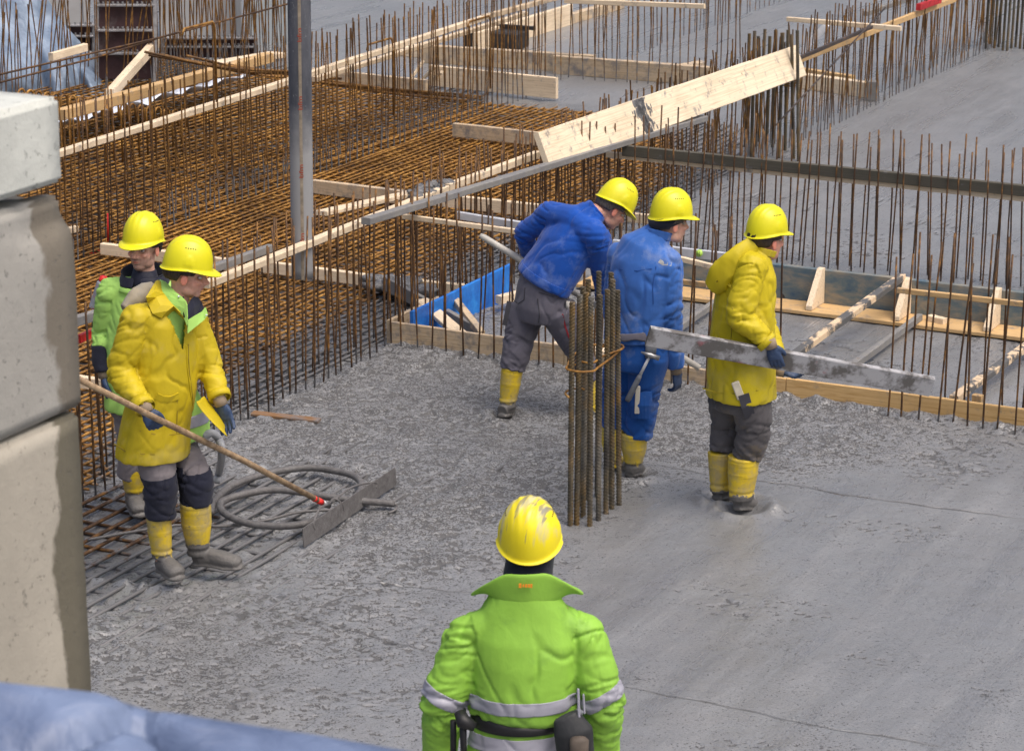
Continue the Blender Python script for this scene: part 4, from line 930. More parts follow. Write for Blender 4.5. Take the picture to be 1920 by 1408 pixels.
M_glove = cloth('blue_dipped_glove', (.03, .055, .12), .5, .25, (.16, .18, .22), .6, 14, 0, .4, .3, 18)
M_gloveC = cloth('tan_glove_cuff', (.28, .22, .16), .85, .2, (.14, .13, .13), .5, 12, 0, .2, .3, 18)
n = NT('yellow_rubber_boot'); co = n.coord('World'); k = n.ramp(n.noise(co, 6, 4), [(.3, (.56, .40, .018)), (.7, (.70, .51, .03))]); k = n.mix(n.mr(n.noise(co, 9, 6, .7), .40, .62, 0, .85), k, (.34, .28, .15)); k = n.mix(n.mr(n.noise(co, 34, 4, .7), .62, .7, 0, .7), k, (.14, .13, .11))
gm = n.math('ADD', n.attr('mud'), n.mr(n.noise(co, 16, 5, .7), .25, .75, -.25, .25)); mm_ = n.mr(gm, .47, .53); k = n.mix(mm_, k, (.125, .12, .115)); n.col(k); n.rough(n.mr(mm_, 0, 1, .42, .5)); b1 = n.bump(n.math('MULTIPLY', mm_, n.noise(co, 60, 4, .7)), .8, .006); M_boot = n.m
n = NT('skin'); co = n.coord('World'); a_ = n.n('ShaderNodeAttribute'); a_.attribute_name = 'Col'; k = n.mix(n.mr(n.noise(co, 60, 4), .4, .7, 0, .18), a_.outputs['Color'], (.30, .09, .06)); n.col(k); n.rough(.48); n.b.inputs['Subsurface Weight'].default_value = .08; n.b.inputs['Subsurface Radius'].default_value = (.02, .008, .004); n.bump(n.noise(co, 260, 3), .2, .001); M_skin = n.m
n = NT('short_dark_hair'); co = n.coord('World', (1, 1, .25)); k = n.ramp(n.noise(co, 160, 3), [(.3, (.012, .008, .006)), (.7, (.06, .04, .028))]); n.col(k); n.rough(.6); n.bump(n.noise(co, 220, 3), .9, .004); M_hair = n.m
n = NT('short_grey_hair'); co = n.coord('World', (1, 1, .25)); k = n.ramp(n.noise(co, 160, 3), [(.3, (.03, .025, .022)), (.7, (.13, .11, .10))]); n.col(k); n.rough(.6); n.bump(n.noise(co, 220, 3), .9, .004); M_hairg = n.m

HS = 1.0
def head_parts(c, X, Y, Zv, s=1.0):
    """c = centre of skull; X right, Y forward, Zv up. returns lofted pieces of a head"""
    G = []
    E = lambda x, y, z, rx, ry, rz, nu=14, nv=9: G.append(ellipsoid(c+X*x*s+Y*y*s+Zv*z*s, rx*s, ry*s, rz*s, X, Y, Zv, nu, nv))
    E(0, -.012, .022, .077, .098, .088, 20, 12)      # cranium
    E(0, .038, -.045, .060, .060, .075, 18, 10)      # face mass
    E(0, .052, -.098, .036, .040, .028)              # chin / jaw
    E(-.036, .018, -.080, .026, .045, .032); E(.036, .018, -.080, .026, .045, .032)   # jaw corners
    E(0, .078, .012, .050, .022, .012)               # brow
    E(-.040, .070, -.030, .020, .022, .018); E(.040, .070, -.030, .020, .022, .018)   # cheek bones
    # nose
    v, f = tube_geo([c+(Y*.090+Zv*.005)*s, c+(Y*.103-Zv*.018)*s, c+(Y*.117-Zv*.038)*s, c+(Y*.104-Zv*.047)*s], [.010*s, .012*s, .0145*s, .010*s], 10); G.append((v, f))
    for sx in (-1, 1): E(.012*sx, .098, -.042, .009, .012, .008, 8, 6)
    E(0, .091, -.064, .024, .014, .0075); E(0, .089, -.075, .021, .014, .0075)         # lips
    for sx in (-1, 1):                                                               # ears
        v, f = ellipsoid(c+X*(.080*sx*s)-Y*(.006*s)-Zv*(.020*s), .008*s, .020*s, .032*s, (X+Y*-.35*sx).normalized(), Y, Zv, 10, 8); G.append((v, f))
    return G
def paint_head(co, no, c, X, Y, Zv, s, tone, beard=0.0, brow=(.03, .02, .015)):
    d = co-np.array(c); x = d@np.array(X)/s; y = d@np.array(Y)/s; z = d@np.array(Zv)/s
    col = np.tile(np.array(tone), (len(co), 1))
    def mixc(w, cc): nonlocal col; w = np.clip(w, 0, 1)[:, None]; col = col*(1-w)+np.array(cc)*w
    red = np.array(tone)*np.array([1.15, .72, .68])
    mixc(.6*np.exp(-(((np.abs(x)-.040)/.02)**2+((z+.035)/.02)**2+((y-.07)/.04)**2)), red)
    mixc(.7*np.exp(-((x/.014)**2+((z+.038)/.018)**2+((y-.11)/.02)**2)), red)
    mixc(.8*(np.abs(x) > .074)*(np.abs(z+.02) < .04), red)
    mixc(.95*np.exp(-((x/.023)**2+((z+.070)/.0075)**2)**2)*(y > .08), np.array(tone)*np.array([.85, .45, .42]))
    mixc(.8*np.exp(-((x/.022)**2+((z+.0695)/.0022)**2))*(y > .08), (.05, .015, .012))
    bw = beard*sstep(-.035, -.06, z)*sstep(-.02, .03, y)*(np.abs(x) < .075)
    mixc(bw*(1-np.exp(-((x/.024)**2+((z+.070)/.008)**2))), (.13, .095, .08))
    mixc(beard*.9*np.exp(-((x/.030)**2+((z+.056)/.006)**2))*(y > .085), (.05, .035, .028))
    mixc(beard*.9*np.exp(-(((np.abs(x)-.068)/.012)**2+((z+.03)/.04)**2))*(y > -.01)*(y < .04), (.06, .045, .035))
    # eyebrows and eyes
    mixc(.95*np.exp(-(((np.abs(x)-.033)/.019)**4+((z-.012-.1*(.03-np.abs(np.abs(x)-.033)))/.0055)**2))*(y > .06), brow)
    mixc(.75*np.exp(-(((np.abs(x)-.032)/.018)**2+((z+.004)/.010)**2))*(y > .05), np.array(tone)*.45)
    return np.clip(col, 0, 1)
def helmet(pid, c, X, Y, Zv, mat, parent, sc=1.0):
    """c = centre of the rim plane"""
    NU, NV = 72, 26; vs = []; fs = []
    def pt(ph, t, inner=0):
        cf, sf = math.cos(ph), math.sin(ph)        # ph=0 forward
        a, b = .110, .130; Rr = 1/math.sqrt((cf/b)**2+(sf/a)**2)
        H_ = .158
        if t <= 1:
            s_ = t*math.pi/2; rr_ = Rr*math.sin(s_)**.86*(1+.0); z = H_*math.cos(s_)**.92 if t < 1 else 0
            rr_ = max(rr_, 0); x_ = rr_*sf; y_ = rr_*cf
            top = math.exp(-((t-.35)/.5)**4)
            # crown ridges running front to back
            rg_ = .0046*(math.exp(-(x_/.011)**2)+math.exp(-((abs(x_)-.034)/.007)**2)+.6*math.exp(-((abs(x_)-.058)/.006)**2))*top*(1 if t < .85 else 0)
            z += rg_
            # raised slot plate above each ear
            ax = abs(((ph/math.pi*180) % 360)-90) if ph < math.pi else abs(((ph/math.pi*180) % 360)-270)
            if ax < 15 and .80 < t < .93: rr_ += .0035
            if ax < 6 and .72 < t <= .80: rr_ += .0035
            drop = 0
            x_ = rr_*sf; y_ = rr_*cf
        else:
            q = (t-1)                               # 0..1 brim
            pk = max(0, cf)**2.2 if cf > 0 else 0
            ext = .006+.046*pk+.004*(cf < 0)
            rr_ = Rr+ext*q; z = -.006*q-.014*pk*q*q; x_ = rr_*sf*(1-.10*pk*q); y_ = rr_*cf
        # rim line: slightly lower at the back and the front, arched over the ears
        sag = (-.016*max(0, -cf)**1.5-.004*max(0, cf)+.006*sf*sf)*sstep1(.55, 1, min(t, 1)); z += sag
        return x_*(1-inner*.03), y_*(1-inner*.03), z-inner*.004
    def sstep1(a, b, x): t = min(1, max(0, (x-a)/(b-a))); return t*t*(3-2*t)
    ts = [i/NV for i in range(NV+1)]+[1.25, 1.5, 1.75, 1.93, 2.0]
    for t in ts:
        for j in range(NU): x, y, z = pt(2*math.pi*j/NU, t); vs.append(c+(X*x+Y*y+Zv*z)*sc)
    ins = [2.0, 1.5, 1.0, .8, .5, .2]
    for t in ins:
        for j in range(NU): x, y, z = pt(2*math.pi*j/NU, t, 1); vs.append(c+(X*x+Y*y+Zv*(z-.0))*sc)
    m = len(ts)+len(ins)
    for i in range(m-1):
        for j in range(NU): fs.append((i*NU+j, (i+1)*NU+j, (i+1)*NU+(j+1) % NU, i*NU+(j+1) % NU))
    o = mesh_obj('helmet', vs, fs, mat, parent, True)
    # vent holes
    mb = MB()
    for sgn in (-1, 1):
        for k_ in range(5):
            ph = sgn*math.radians(72+k_*8.5); x, y, z = pt(ph % (2*math.pi), .52); mb_c = c+(X*x+Y*y+Zv*z)*sc; v, f = ellipsoid(mb_c, .0032, .0032, .0032, X, Y, Zv, 8, 5); mb.add(v, f)
    mesh_obj('vent_holes', mb.v, mb.f, M_black, o)
    return o
def hand(wrist, d, palm, thumb_side, curl=(.25, .3, .25), s=1.0, spread=.12, th=(.5, .4), rs=1.0):
    """d = direction of the fingers, palm = palm normal, thumb_side = direction of the thumb across"""
    d = Vector(d).normalized(); p = Vector(palm); p = (p-d*p.dot(d)).normalized(); t = Vector(thumb_side); t = (t-d*t.dot(d)-p*t.dot(p)).normalized()
    G = []; w = Vector(wrist)
    G.append(tube_geo([w-d*.03*s, w+d*.01*s, w+d*.045*s, w+d*.088*s], [(.030*s*rs, .021*s*rs), (.032*s*rs, .020*s*rs), (.043*s*rs, .018*s*rs), (.042*s*rs, .015*s*rs)], 14, True, t))
    ax = d.cross(p)       # bending axis: rotate d towards palm
    for i, (off, L, r_) in enumerate([(.031, .078, .0105), (.011, .086, .0108), (-.010, .080, .0105), (-.030, .064, .0095)]):
        r_ *= rs
        b = w+d*.080*s+t*off*s; cur = d+t*(spread*(off/.03)); pts = [b-d*.02*s, b]; cur.normalize(); c_ = cur
        for k_, fr in enumerate((.45, .31, .24)):
            c_ = Matrix.Rotation((curl[k_]*(1+.12*i)), 3, ax) @ c_; pts.append(pts[-1]+c_*L*fr*s)
        G.append(tube_geo(pts, [r_*s*1.05, r_*s*1.05, r_*s, r_*.95*s, r_*.72*s], 10)); G.append(ellipsoid(pts[-1], r_*.75*s, r_*.75*s, r_*.75*s, d, t, p, 8, 6))
    b = w+d*.018*s+t*.026*s; c_ = (d*.75+t*.75+p*.25).normalized(); pts = [b, b+c_*.032*s]; c_ = (d*.9+t*.35+p*th[0]).normalized(); pts.append(pts[-1]+c_*.032*s); c_ = (d*.9+t*.1+p*(th[0]+th[1])).normalized(); pts.append(pts[-1]+c_*.026*s)
    G.append(tube_geo(pts, [.016*s*rs, .0145*s*rs, .0125*s*rs, .0095*s*rs], 10)); G.append(ellipsoid(pts[-1], .0095*s*rs, .0095*s*rs, .0095*s*rs, d, t, p, 8, 6))
    return G
def merge(G):
    V = []; Fs = []
    for v, f in G: k_ = len(V); V += list(v); Fs += [tuple(i+k_ for i in q) for q in f]
    return V, Fs
def to_obj(name, me, mat, parent, attrs=None):
    me.name = name; me.materials.clear(); me.materials.append(mat); me.polygons.foreach_set('use_smooth', [True]*len(me.polygons))
    for k_, v in (attrs or {}).items(): me.attributes.new(k_, 'FLOAT', 'POINT').data.foreach_set('value', np.asarray(v, np.float32))
    o = bpy.data.objects.new(name, me); COL.objects.link(o)
    org = abs_loc(parent) if parent is not None else Vector((0, 0, 0)); setco(me, getco(me)-np.array(org)); o.parent = parent; return o
def crease(q, seed, k=5.5):
    n_ = fbm(q, 2, seed); v = np.clip(1-np.abs(n_)*k, 0, 1); return v**1.3
def folds(co, no, segs, amp=.010, seed=0, torso_idx=(0,), joints=(), body=1.0):
    """cloth wrinkles: sharp creases bunched round the limbs and joints, long slanted drapes on the trunk"""
    bi, bt = seginfo(co, segs); disp = amp*.32*body*fbm(co*np.array([6., 6., 4.5]), 3, seed)
    for i, (a, b, r_) in enumerate(segs):
        m = bi == i; a = np.array(a); b = np.array(b); e = b-a; L = np.linalg.norm(e); e = e/L; q = co[m]-a; s_ = q@e; perp = q-s_[:, None]*e
        h1 = np.cross(e, [.3, .8, .1]); h1 /= np.linalg.norm(h1); h2 = np.cross(e, h1); u = perp@h1; v = perp@h2
        if i in torso_idx:
            w1 = np.stack([u*8+s_*5, v*8, s_*2.2-u*3], 1); w2 = np.stack([u*8-s_*6, v*8, s_*2.0+u*3], 1)
            gate = .5+.5*np.clip(fbm(co[m]*3.2, 2, seed+2)*3, -1, 1)
            c1 = crease(w1, seed+5, 6.5); c2 = crease(w2, seed+6, 6.5)
            disp[m] += amp*body*(-1.0*c1*gate-1.0*c2*(1-gate)+.2*np.abs(fbm(w1*.8, 2, seed+9))*3)
        else:
            t_ = s_/L; w = .45+.9*np.exp(-((t_-1.0)/.30)**2)+.9*np.exp(-((t_-0.0)/.25)**2)
            q1 = np.stack([u*4.5, v*4.5, s_*17+u*9*(1 if i % 2 else -1)+v*4], 1); q2 = np.stack([u*7, v*7, s_*10-v*12], 1)
            disp[m] += amp*w*(-.95*crease(q1, seed+5+i, 4.8)+.05*np.abs(fbm(q1*.7, 2, seed+20+i))*2.5-.7*crease(q2, seed+30+i, 6))
    for (jp, rad, am) in joints:
        d = np.linalg.norm(co-np.array(jp), axis=1); w = np.exp(-(d/rad)**2); q1 = (co-np.array(jp))*np.array([5., 5., 22.]); disp += am*w*(1-2.4*crease(q1+seed, seed+40, 3.2))
    return disp
def garment(name, G, segs, mat, parent, voxel=.009, amp=.010, seed=0, torso_idx=(0,), joints=(), smooth_it=8, dirtfn=None, body=1.0, after=6):
    smooth_it = max(4, smooth_it-1)
    V, Fs = merge(G); me = evaluated(V, Fs, voxel, smooth_it); co = getco(me); no = getno(me)
    disp = folds(co, no, segs, amp, seed, torso_idx, joints, body); setco(me, co+no*disp[:, None])
    bi, bt = seginfo(co, segs)
    at = {'dirt': (dirtfn(co) if dirtfn else np.zeros(len(co)))}
    o = to_obj(name, me, mat, parent, at); o['_n'] = 0; del o['_n']; return o
def boot(parent, top, ankle, heel, toe, rtop=.072, mud_z=.12, ground=0.0, seed=0, rank=.052):
    top, ankle, heel, toe = map(Vector, (top, ankle, heel, toe)); fd = (toe-heel); fd.z = 0; fd.normalize(); sd_ = fd.cross(UPV)
    G = []; ax = (ankle-top); mid = top+ax*.55
    G.append(tube_geo([top, top+ax*.25, mid, ankle, ankle-UPV*.03], [(rtop, rtop), (rtop*.97, rtop*.98), (rtop*.90, rtop*.92), (rank, rank*1.1), (rank, rank*1.15)], 22, True, sd_))
    zf = heel.z; h0 = heel+UPV*.045; t0 = toe+UPV*.0
    pts = [heel-fd*.012+UPV*.045, heel+fd*.03+UPV*.055, heel+(toe-heel)*.35+UPV*.060, heel+(toe-heel)*.65+UPV*.048, heel+(toe-heel)*.88+UPV*.040, toe-fd*.01+UPV*.034]
    G.append(tube_geo(pts, [(.034, .038), (.044, .050), (.044, .050), (.052, .042), (.048, .036), (.028, .022)], 20, True, sd_))
    pts = [heel-fd*.02+UPV*.012, heel+UPV*.012, heel+(toe-heel)*.3+UPV*.016, heel+(toe-heel)*.66+UPV*.010, heel+(toe-heel)*.9+UPV*.012, toe+fd*.005+UPV*.016]
    G.append(tube_geo(pts, [(.028, .012), (.042, .014), (.040, .013), (.054, .013), (.050, .013), (.026, .012)], 16, True, sd_))
    V, Fs = merge(G); me = evaluated(V, Fs, .0055, 4); co = getco(me); no = getno(me)
    t = np.array(top); a_ = np.array(ankle); e = a_-t; L = np.linalg.norm(e); q = (co-t)@e/L/L
    d_ = np.zeros(len(co))
    for qb in (.05, .13, .17, .42, .46): d_ += .0028*np.exp(-((q-qb)/.010)**2)
    d_ += .004*fbm(co*9, 2, seed)+.004*np.exp(-((q-.95)/.10)**2)*np.sin(co[:, 2]*150)
    setco(me, co+no*d_[:, None]); co = getco(me)
    mud = sstep(mud_z+.10, mud_z-.10, co[:, 2]-ground)
    return to_obj('boot', me, M_boot, parent, {'mud': mud})
def sphere_pts(c, r_, n_=8): return ellipsoid(c, r_, r_, r_, Vector((1, 0, 0)), Vector((0, 1, 0)), UPV, n_, 6)

def person(label, base, J, H, mats, heading, seed=0, tone=(.50, .255, .17), beard=0.0, hair=M_hair, helmet_mat=None, rim_off=.042, head_s=1.0, vox=.0052):
    """J: dict of world joints. returns root body object and helpers. H: head dict(c, fwd, pitch, roll)"""
    X, Y, Zv = frame(H['fwd'], H.get('pitch', 0), H.get('roll', 0)); c = Vector(H['c']); s = head_s
    G = head_parts(c, X, Y, Zv, s); ch = J['chest']; nk = J['neck']
    bx, by, bz = frame(heading)
    G.append(tube_geo([c-Zv*.035*s-Y*.015, (c+nk)/2-Zv*.01, nk, nk+(ch-nk)*.3], [.055, .054, .058, .06], 14))
    G.append(tube_geo([nk-(nk-ch)*.05, ch, J['waist'], J['hip']], [(.06, .055), (.12, .08), (.115, .08), (.13, .09)], 16, True, bx))
    for sd_ in 'RL':
        G.append(tube_geo([nk-(nk-ch)*.25, J['sh'+sd_], (J['sh'+sd_]+J['el'+sd_])/2, J['el'+sd_], (J['el'+sd_]+J['wr'+sd_])/2, J['wr'+sd_]], [.045, .044, .042, .036, .034, .026], 12))
        G.append(sphere_pts(J['sh'+sd_], .046)); G.append(sphere_pts(J['el'+sd_], .037))
        G.append(tube_geo([J['hip']+(J['hp'+sd_]-J['hip'])*.3, J['hp'+sd_], J['kn'+sd_], J['an'+sd_], J['fo'+sd_]+UPV*.04], [.09, .075, .052, .036, .034], 12)); G.append(sphere_pts(J['kn'+sd_], .052))
        G.append(tube_geo([J['an'+sd_]-UPV*.0, J['fo'+sd_]+UPV*.05, J['fo'+sd_]*.45+J['to'+sd_]*.55+UPV*.035], [.034, .032, .02], 10))
        hd = J.get('hand'+sd_)
        if hd is not None: G += [(v, f) for v, f in hand(*hd[:4], **{**hd[4], 'rs': .66})]
        else: G.append(sphere_pts(J['wr'+sd_], .03))
    V, Fs = merge(G); me = evaluated(V, Fs, vox, 2); co = getco(me); no = getno(me)
    d = co-np.array(c); x = d@np.array(X)/s; y = d@np.array(Y)/s; z = d@np.array(Zv)/s; near = (np.linalg.norm(d, axis=1) < .17)
    push = np.zeros(len(co)); push += -.013*np.exp(-(((np.abs(x)-.032)/.016)**2+((z+.008)/.011)**2))*(y > .04)      # eye sockets
    push += -.0022*np.exp(-((x/.022)**2+((z+.0695)/.003)**2))*(y > .07); push += -.003*np.exp(-(((np.abs(x)-.045)/.014)**2+((z+.062)/.02)**2))*(y > .04)
    co = co+(np.array(Y)*(push*near*s)[:, None]); setco(me, co)
    cv = paint_head(co, no, c, X, Y, Zv, s, tone, beard); attr = me.attributes.new('Col', 'FLOAT_COLOR', 'POINT'); attr.data.foreach_set('color', np.c_[cv, np.ones(len(cv))].astype(np.float32).ravel())
    me.name = 'person'; me.materials.append(M_skin); me.polygons.foreach_set('use_smooth', [True]*len(me.polygons)); base = Vector(base)
    setco(me, getco(me)-np.array(base)); root = bpy.data.objects.new('person', me); COL.objects.link(root); root.location = base; tag(root, label, 'person')
    # eyes
    for sx in (-1, 1):
        e = c+(X*.032*sx+Y*.074-Zv*.006)*s; v, f = ellipsoid(e, .0125*s, .0115*s, .0078*s, X, Y, Zv, 12, 8); eo = mesh_obj('eye', v, f, M_eye, root, True)
        gz = H.get('gaze', (0, 0)); v, f = ellipsoid(e+(Y*.0085+X*gz[0]*.01)*s, .0052*s, .0036*s, .0050*s, X, Y, Zv, 10, 6); mesh_obj('iris', v, f, M_black, eo, True)
    # hair shell
    V = []; Fs = []; nu, nv = 30, 14
    for i in range(nv+1):
        th = .15+1.62*i/nv
        for j in range(nu):
            ph = 2*math.pi*j/nu; cf = math.cos(ph)      # forward
            lim = 1.35 if cf > .45 else (2.12 if cf < -.2 else 1.85)
            if abs(math.sin(ph)) > .8 and cf > -.25: lim = 1.72
            tt = .1+(lim-.1)*i/nv; r_ = 1.0+.02*math.sin(ph*17+tt*9)
            V.append(c+(X*(math.sin(ph)*math.sin(tt)*.0815*r_)+Y*(-.012+cf*math.sin(tt)*.100*r_)+Zv*(.022+math.cos(tt)*.092*r_))*s)
    for i in range(nv):
        for j in range(nu): Fs.append((i*nu+j, (i+1)*nu+j, (i+1)*nu+(j+1) % nu, i*nu+(j+1) % nu))
    ho = mesh_obj('hair', V, Fs, hair, root, True); sm_ = ho.modifiers.new('t', 'SOLIDIFY'); sm_.thickness = .012; sm_.offset = -1
    helmet(0, c+Zv*rim_off*s+Y*.004, X, Y, Zv, helmet_mat or M_helmet, root, H.get('hs', 1.0))
    root['_'] = 0; del root['_']
    return root, (c, X, Y, Zv)
M_eye = simple('eye_white', (.6, .56, .52), .25, .05, 5, 0)
def gloves(root, J, sides, mats=None, vox=.0045):
    for sd_ in sides:
        hd = J['hand'+sd_]; G = hand(*hd[:4], **hd[4]); V, Fs = merge(G); me = evaluated(V, Fs, vox, 2); co = getco(me); no = getno(me)
        setco(me, co+no*(.0018+.0022*fbm(co*60, 2, 5))[:, None]); o = to_obj('glove', me, M_glove, root, {'dirt': np.zeros(len(co))})
        w = Vector(hd[0]); d = Vector(hd[1]).normalized(); v, f = tube_geo([w-d*.045, w-d*.02, w+d*.012], [.034, .036, .034], 14, False)
        cf_ = mesh_obj('glove_cuff', v, f, M_gloveC, o, True); cf_.modifiers.new('t', 'SOLIDIFY').thickness = .003
def band_from(o, name, mat, root, planes, sel=None, off=.0035):
    """cut a clean band out of a garment between planes (point, normal) pairs, keep the + side; worlds coords"""
    bm = bmesh.new(); bm.from_mesh(o.data); org = abs_loc(o)
    for (p, n_) in planes:
        g = bm.verts[:]+bm.edges[:]+bm.faces[:]; bmesh.ops.bisect_plane(bm, geom=g, plane_co=Vector(p)-org, plane_no=Vector(n_), clear_inner=True)
    if sel is not None:
        rm = [f for f in bm.faces if not sel(f.calc_center_median()+org)]; bmesh.ops.delete(bm, geom=rm, context='FACES')
    bm.normal_update()
    for v in bm.verts: v.co += v.normal*off
    me = bpy.data.meshes.new(name); bm.to_mesh(me); bm.free(); me.materials.clear(); me.materials.append(mat); me.polygons.foreach_set('use_smooth', [True]*len(me.polygons))
    b = bpy.data.objects.new(name, me); COL.objects.link(b); b.parent = o; m_ = b.modifiers.new('t', 'SOLIDIFY'); m_.thickness = .003; m_.offset = -1
    return b
def sheet(name, rows, mat, parent, thick=.005, sub=0):
    """open cloth sheet through rows of points"""
    n_ = len(rows[0]); V = [p for r_ in rows for p in r_]; Fs = [(i*n_+j, i*n_+j+1, (i+1)*n_+j+1, (i+1)*n_+j) for i in range(len(rows)-1) for j in range(n_-1)]
    o = mesh_obj(name, V, Fs, mat, parent, sub != 0 or n_ < 3); m_ = o.modifiers.new('t', 'SOLIDIFY'); m_.thickness = thick
    if sub: ms = o.modifiers.new('s', 'SUBSURF'); ms.levels = sub; ms.render_levels = sub
    return o
def collar(name, nk, X, Y, Zv, r0, r1, h, mat, parent, a0=-150, a1=150, flare=0, n_=26, back_h=1.0, seed=0, thick=.006):
    """band round the neck; angle 0 = back"""
    rows = []
    for k_ in range(5):
        q = k_/4; row = []
        for i in range(n_+1):
            a_ = math.radians(a0+(a1-a0)*i/n_); rr_ = r0+(r1-r0)*q+.004*math.sin(i*1.9+seed); bk = (math.cos(a_)*.5+.5); hh = h*(back_h*bk+(1-bk)*.8)
            row.append(nk+X*math.sin(a_)*rr_*1.05-Y*math.cos(a_)*rr_+Zv*(hh*q*(1-.0)-(flare*q*q)*(1-bk)*.1))
        rows.append(row)
    return sheet(name, rows, mat, parent, thick, 1)
def P_(b): return lambda px, py, off=0.0: on_f(px, py, b, off)
def hdg(a, b): return (rt*a+fh*b).normalized()      # a to the right of the picture, b away from the camera
def seg(a, b, r): return (tuple(a), tuple(b), r)
def sleeve(sh, el, wr, r=(.078, .066, .062, .052), flare=0):
    m1 = (sh+el)/2; m2 = (el+wr)/2
    return tube_geo(smooth_path([sh, m1, el, m2, wr], 4), [r[0]+(r[1]-r[0])*min(1, i/8) if i <= 8 else r[2]+(r[3]-r[2])*((i-8)/8) for i in range(17)], 16)
def shb(J, r): return [sphere_pts(J['shR'], r, 16), sphere_pts(J['shL'], r, 16)]
def leg(hp, kn, an, r=(.105, .085, .078), side=None):
    pts = smooth_path([hp, (hp+kn)/2, kn, (kn+an)/2, an], 4); return tube_geo(pts, [r[0]+(r[1]-r[0])*min(1, i/8) if i <= 8 else r[1]+(r[2]-r[1])*((i-8)/8) for i in range(17)], 18)

# ------------------------------------------------------------------ A: front worker in the yellow coat
def person_A():
    b = gp(345, 1085); Q = P_(b); X, Y, Zv = frame(hdg(.80, -.60)); J = {}
    J['neck'] = Q(333, 562, .0); J['chest'] = Q(312, 650, .0); J['waist'] = Q(300, 760, 0); J['hip'] = Q(302, 835, .0)
    J['shR'] = Q(256, 600, -.13); J['elR'] = Q(226, 700, -.16); J['wrR'] = Q(272, 766, -.35); J['shL'] = Q(362, 600, .13); J['elL'] = Q(393, 690, .10); J['wrL'] = Q(413, 748, -.02)
    J['hpR'] = Q(288, 845, -.06); J['knR'] = Q(300, 905, -.09); J['anR'] = Q(303, 1035, -.07); J['foR'] = Q(305, 1075, -.05); J['toR'] = Q(333, 1092, -.20)
    J['hpL'] = Q(340, 845, .13); J['knL'] = Q(366, 895, .03); J['anL'] = Q(371, 1030, .04); J['foL'] = Q(372, 1058, .06); J['toL'] = Q(450, 1070, .0)
    hl = (gp(612, 946, .13)-Q(288, 782, -.43)).normalized()     # line of the handle under the fist
    J['handR'] = (Q(275, 770, -.36), (rt*.45-UPV*.8-fh*.35), (fh*.9-rt*.2), (hl*.7+rt*.4), dict(curl=(.75, .95, .7), s=.92, spread=.05, th=(.7, .5)))
    J['handL'] = (Q(414, 756, -.02), (rt*.32-UPV*.95-fh*.1), (-rt*.35-fh*.8), (-rt*1.0+fh*.2), dict(curl=(.12, .22, .2), s=1.02, spread=.14, th=(.15, .2)))
    root, hd = person('worker in a long yellow coat over hi-vis green, holding the wooden spreader pole', b, J, dict(c=Q(348, 512, .0), fwd=hdg(.97, .12), pitch=R(10), roll=R(0), hs=1.0), None, hdg(.80, -.60), 1, (.64, .35, .26), .25, rim_off=.038)
    c, hX, hY, hZ = hd
    # trousers
    G = [leg(J['hpR'], J['knR'], Q(301, 968, -.08), (.108, .090, .078)), leg(J['hpL'], J['knL'], Q(368, 944, .03), (.098, .095, .086)), tube_geo([Q(305, 790, .03), Q(310, 850, .05)], [(.15, .11), (.155, .115)], 20, True, X)]
    sg = [seg(J['waist'], J['hip'], 1.6), seg(J['hpR'], J['knR'], 1), seg(J['knR'], Q(301, 968, -.08), 1), seg(J['hpL'], J['knL'], 1), seg(J['knL'], Q(368, 944, .03), 1)]
    tr = garment('trousers', G, sg, M_greyT2, root, .009, .011, 3, (0,), [(J['knR'], .10, .006), (J['knL'], .10, .006), (Q(301, 955, -.08), .06, .01), (Q(368, 935, .03), .06, .01)])
    zk = Q(300, 893, -.1).z
    for (kn, an) in ((J['knR'], Q(301, 968, -.08)), (J['knL'], Q(368, 944, .03))):
        band_from(tr, 'knee_panel', M_dark, root, [(kn+UPV*.045, (-X*.1-UPV).normalized())], sel=lambda p, kn=kn, an=an: (p-kn).xy.length < .13 and (p-((kn+an)/2)).length < .22, off=.004)
    boot(root, Q(297, 962, -.08), Q(303, 1035, -.065), Q(303, 1072, -.04), Q(337, 1090, -.20), .069, .17, 0, 1)
    boot(root, Q(366, 940, .03), Q(371, 1030, .04), Q(368, 1060, .06), Q(455, 1068, -.02), .084, .20, 0, 2)
    # green jacket underneath (shows at the front opening, collar and below the hem)
    g = tube_geo([Q(330, 575), Q(310, 640), Q(322, 740, .08), Q(344, 800, .14), Q(347, 822, .14)], [(.10, .075), (.145, .105), (.15, .115), (.160, .118), (.160, .118)], 22, True, X)
    inner = garment('hivis_underjacket', [g], [seg(J['chest'], J['hip'], 1)], M_green, root, .009, .010, 12, (0,), [])
    band_from(inner, 'reflective_stripe', M_refl, root, [(Q(330, 806), UPV), (Q(330, 784), -UPV)])
    # coat
    tor = [(J['neck']+UPV*.0, .075, .070), (Q(326, 578), .115, .085), (Q(316, 602), .178, .120), (Q(311, 650), .190, .145), (Q(306, 725), .195, .155), (Q(294, 790), .205, .160), (Q(288, 848), .220, .180), (Q(288, 854), .220, .180)]
    G = shb(J, .086)+[ell_tube(tor, 28, X), tube_geo([J['shR'], Q(316, 590), J['shL']], [.080, .095, .080], 16), sleeve(J['shR'], J['elR'], J['wrR'], (.086, .078, .074, .056)), sleeve(J['shL'], J['elL'], J['wrL'], (.084, .074, .070, .056)), sphere_pts(J['elR'], .077, 12), sphere_pts(J['elL'], .07, 12)]
    sg = [seg(J['neck'], Q(285, 854), 2.4), seg(J['shR'], J['elR'], 1), seg(J['elR'], J['wrR'], 1), seg(J['shL'], J['elL'], 1), seg(J['elL'], J['wrL'], 1)]
    coat = garment('coat', G, sg, M_pvc, root, .0085, .0095, 21, (0,), [(J['elR'], .09, .007), (J['wrR'], .10, .006), (J['elL'], .09, .006)], smooth_it=6, dirtfn=lambda co: .10*sstep(.95, .65, co[:, 2]), body=.9)
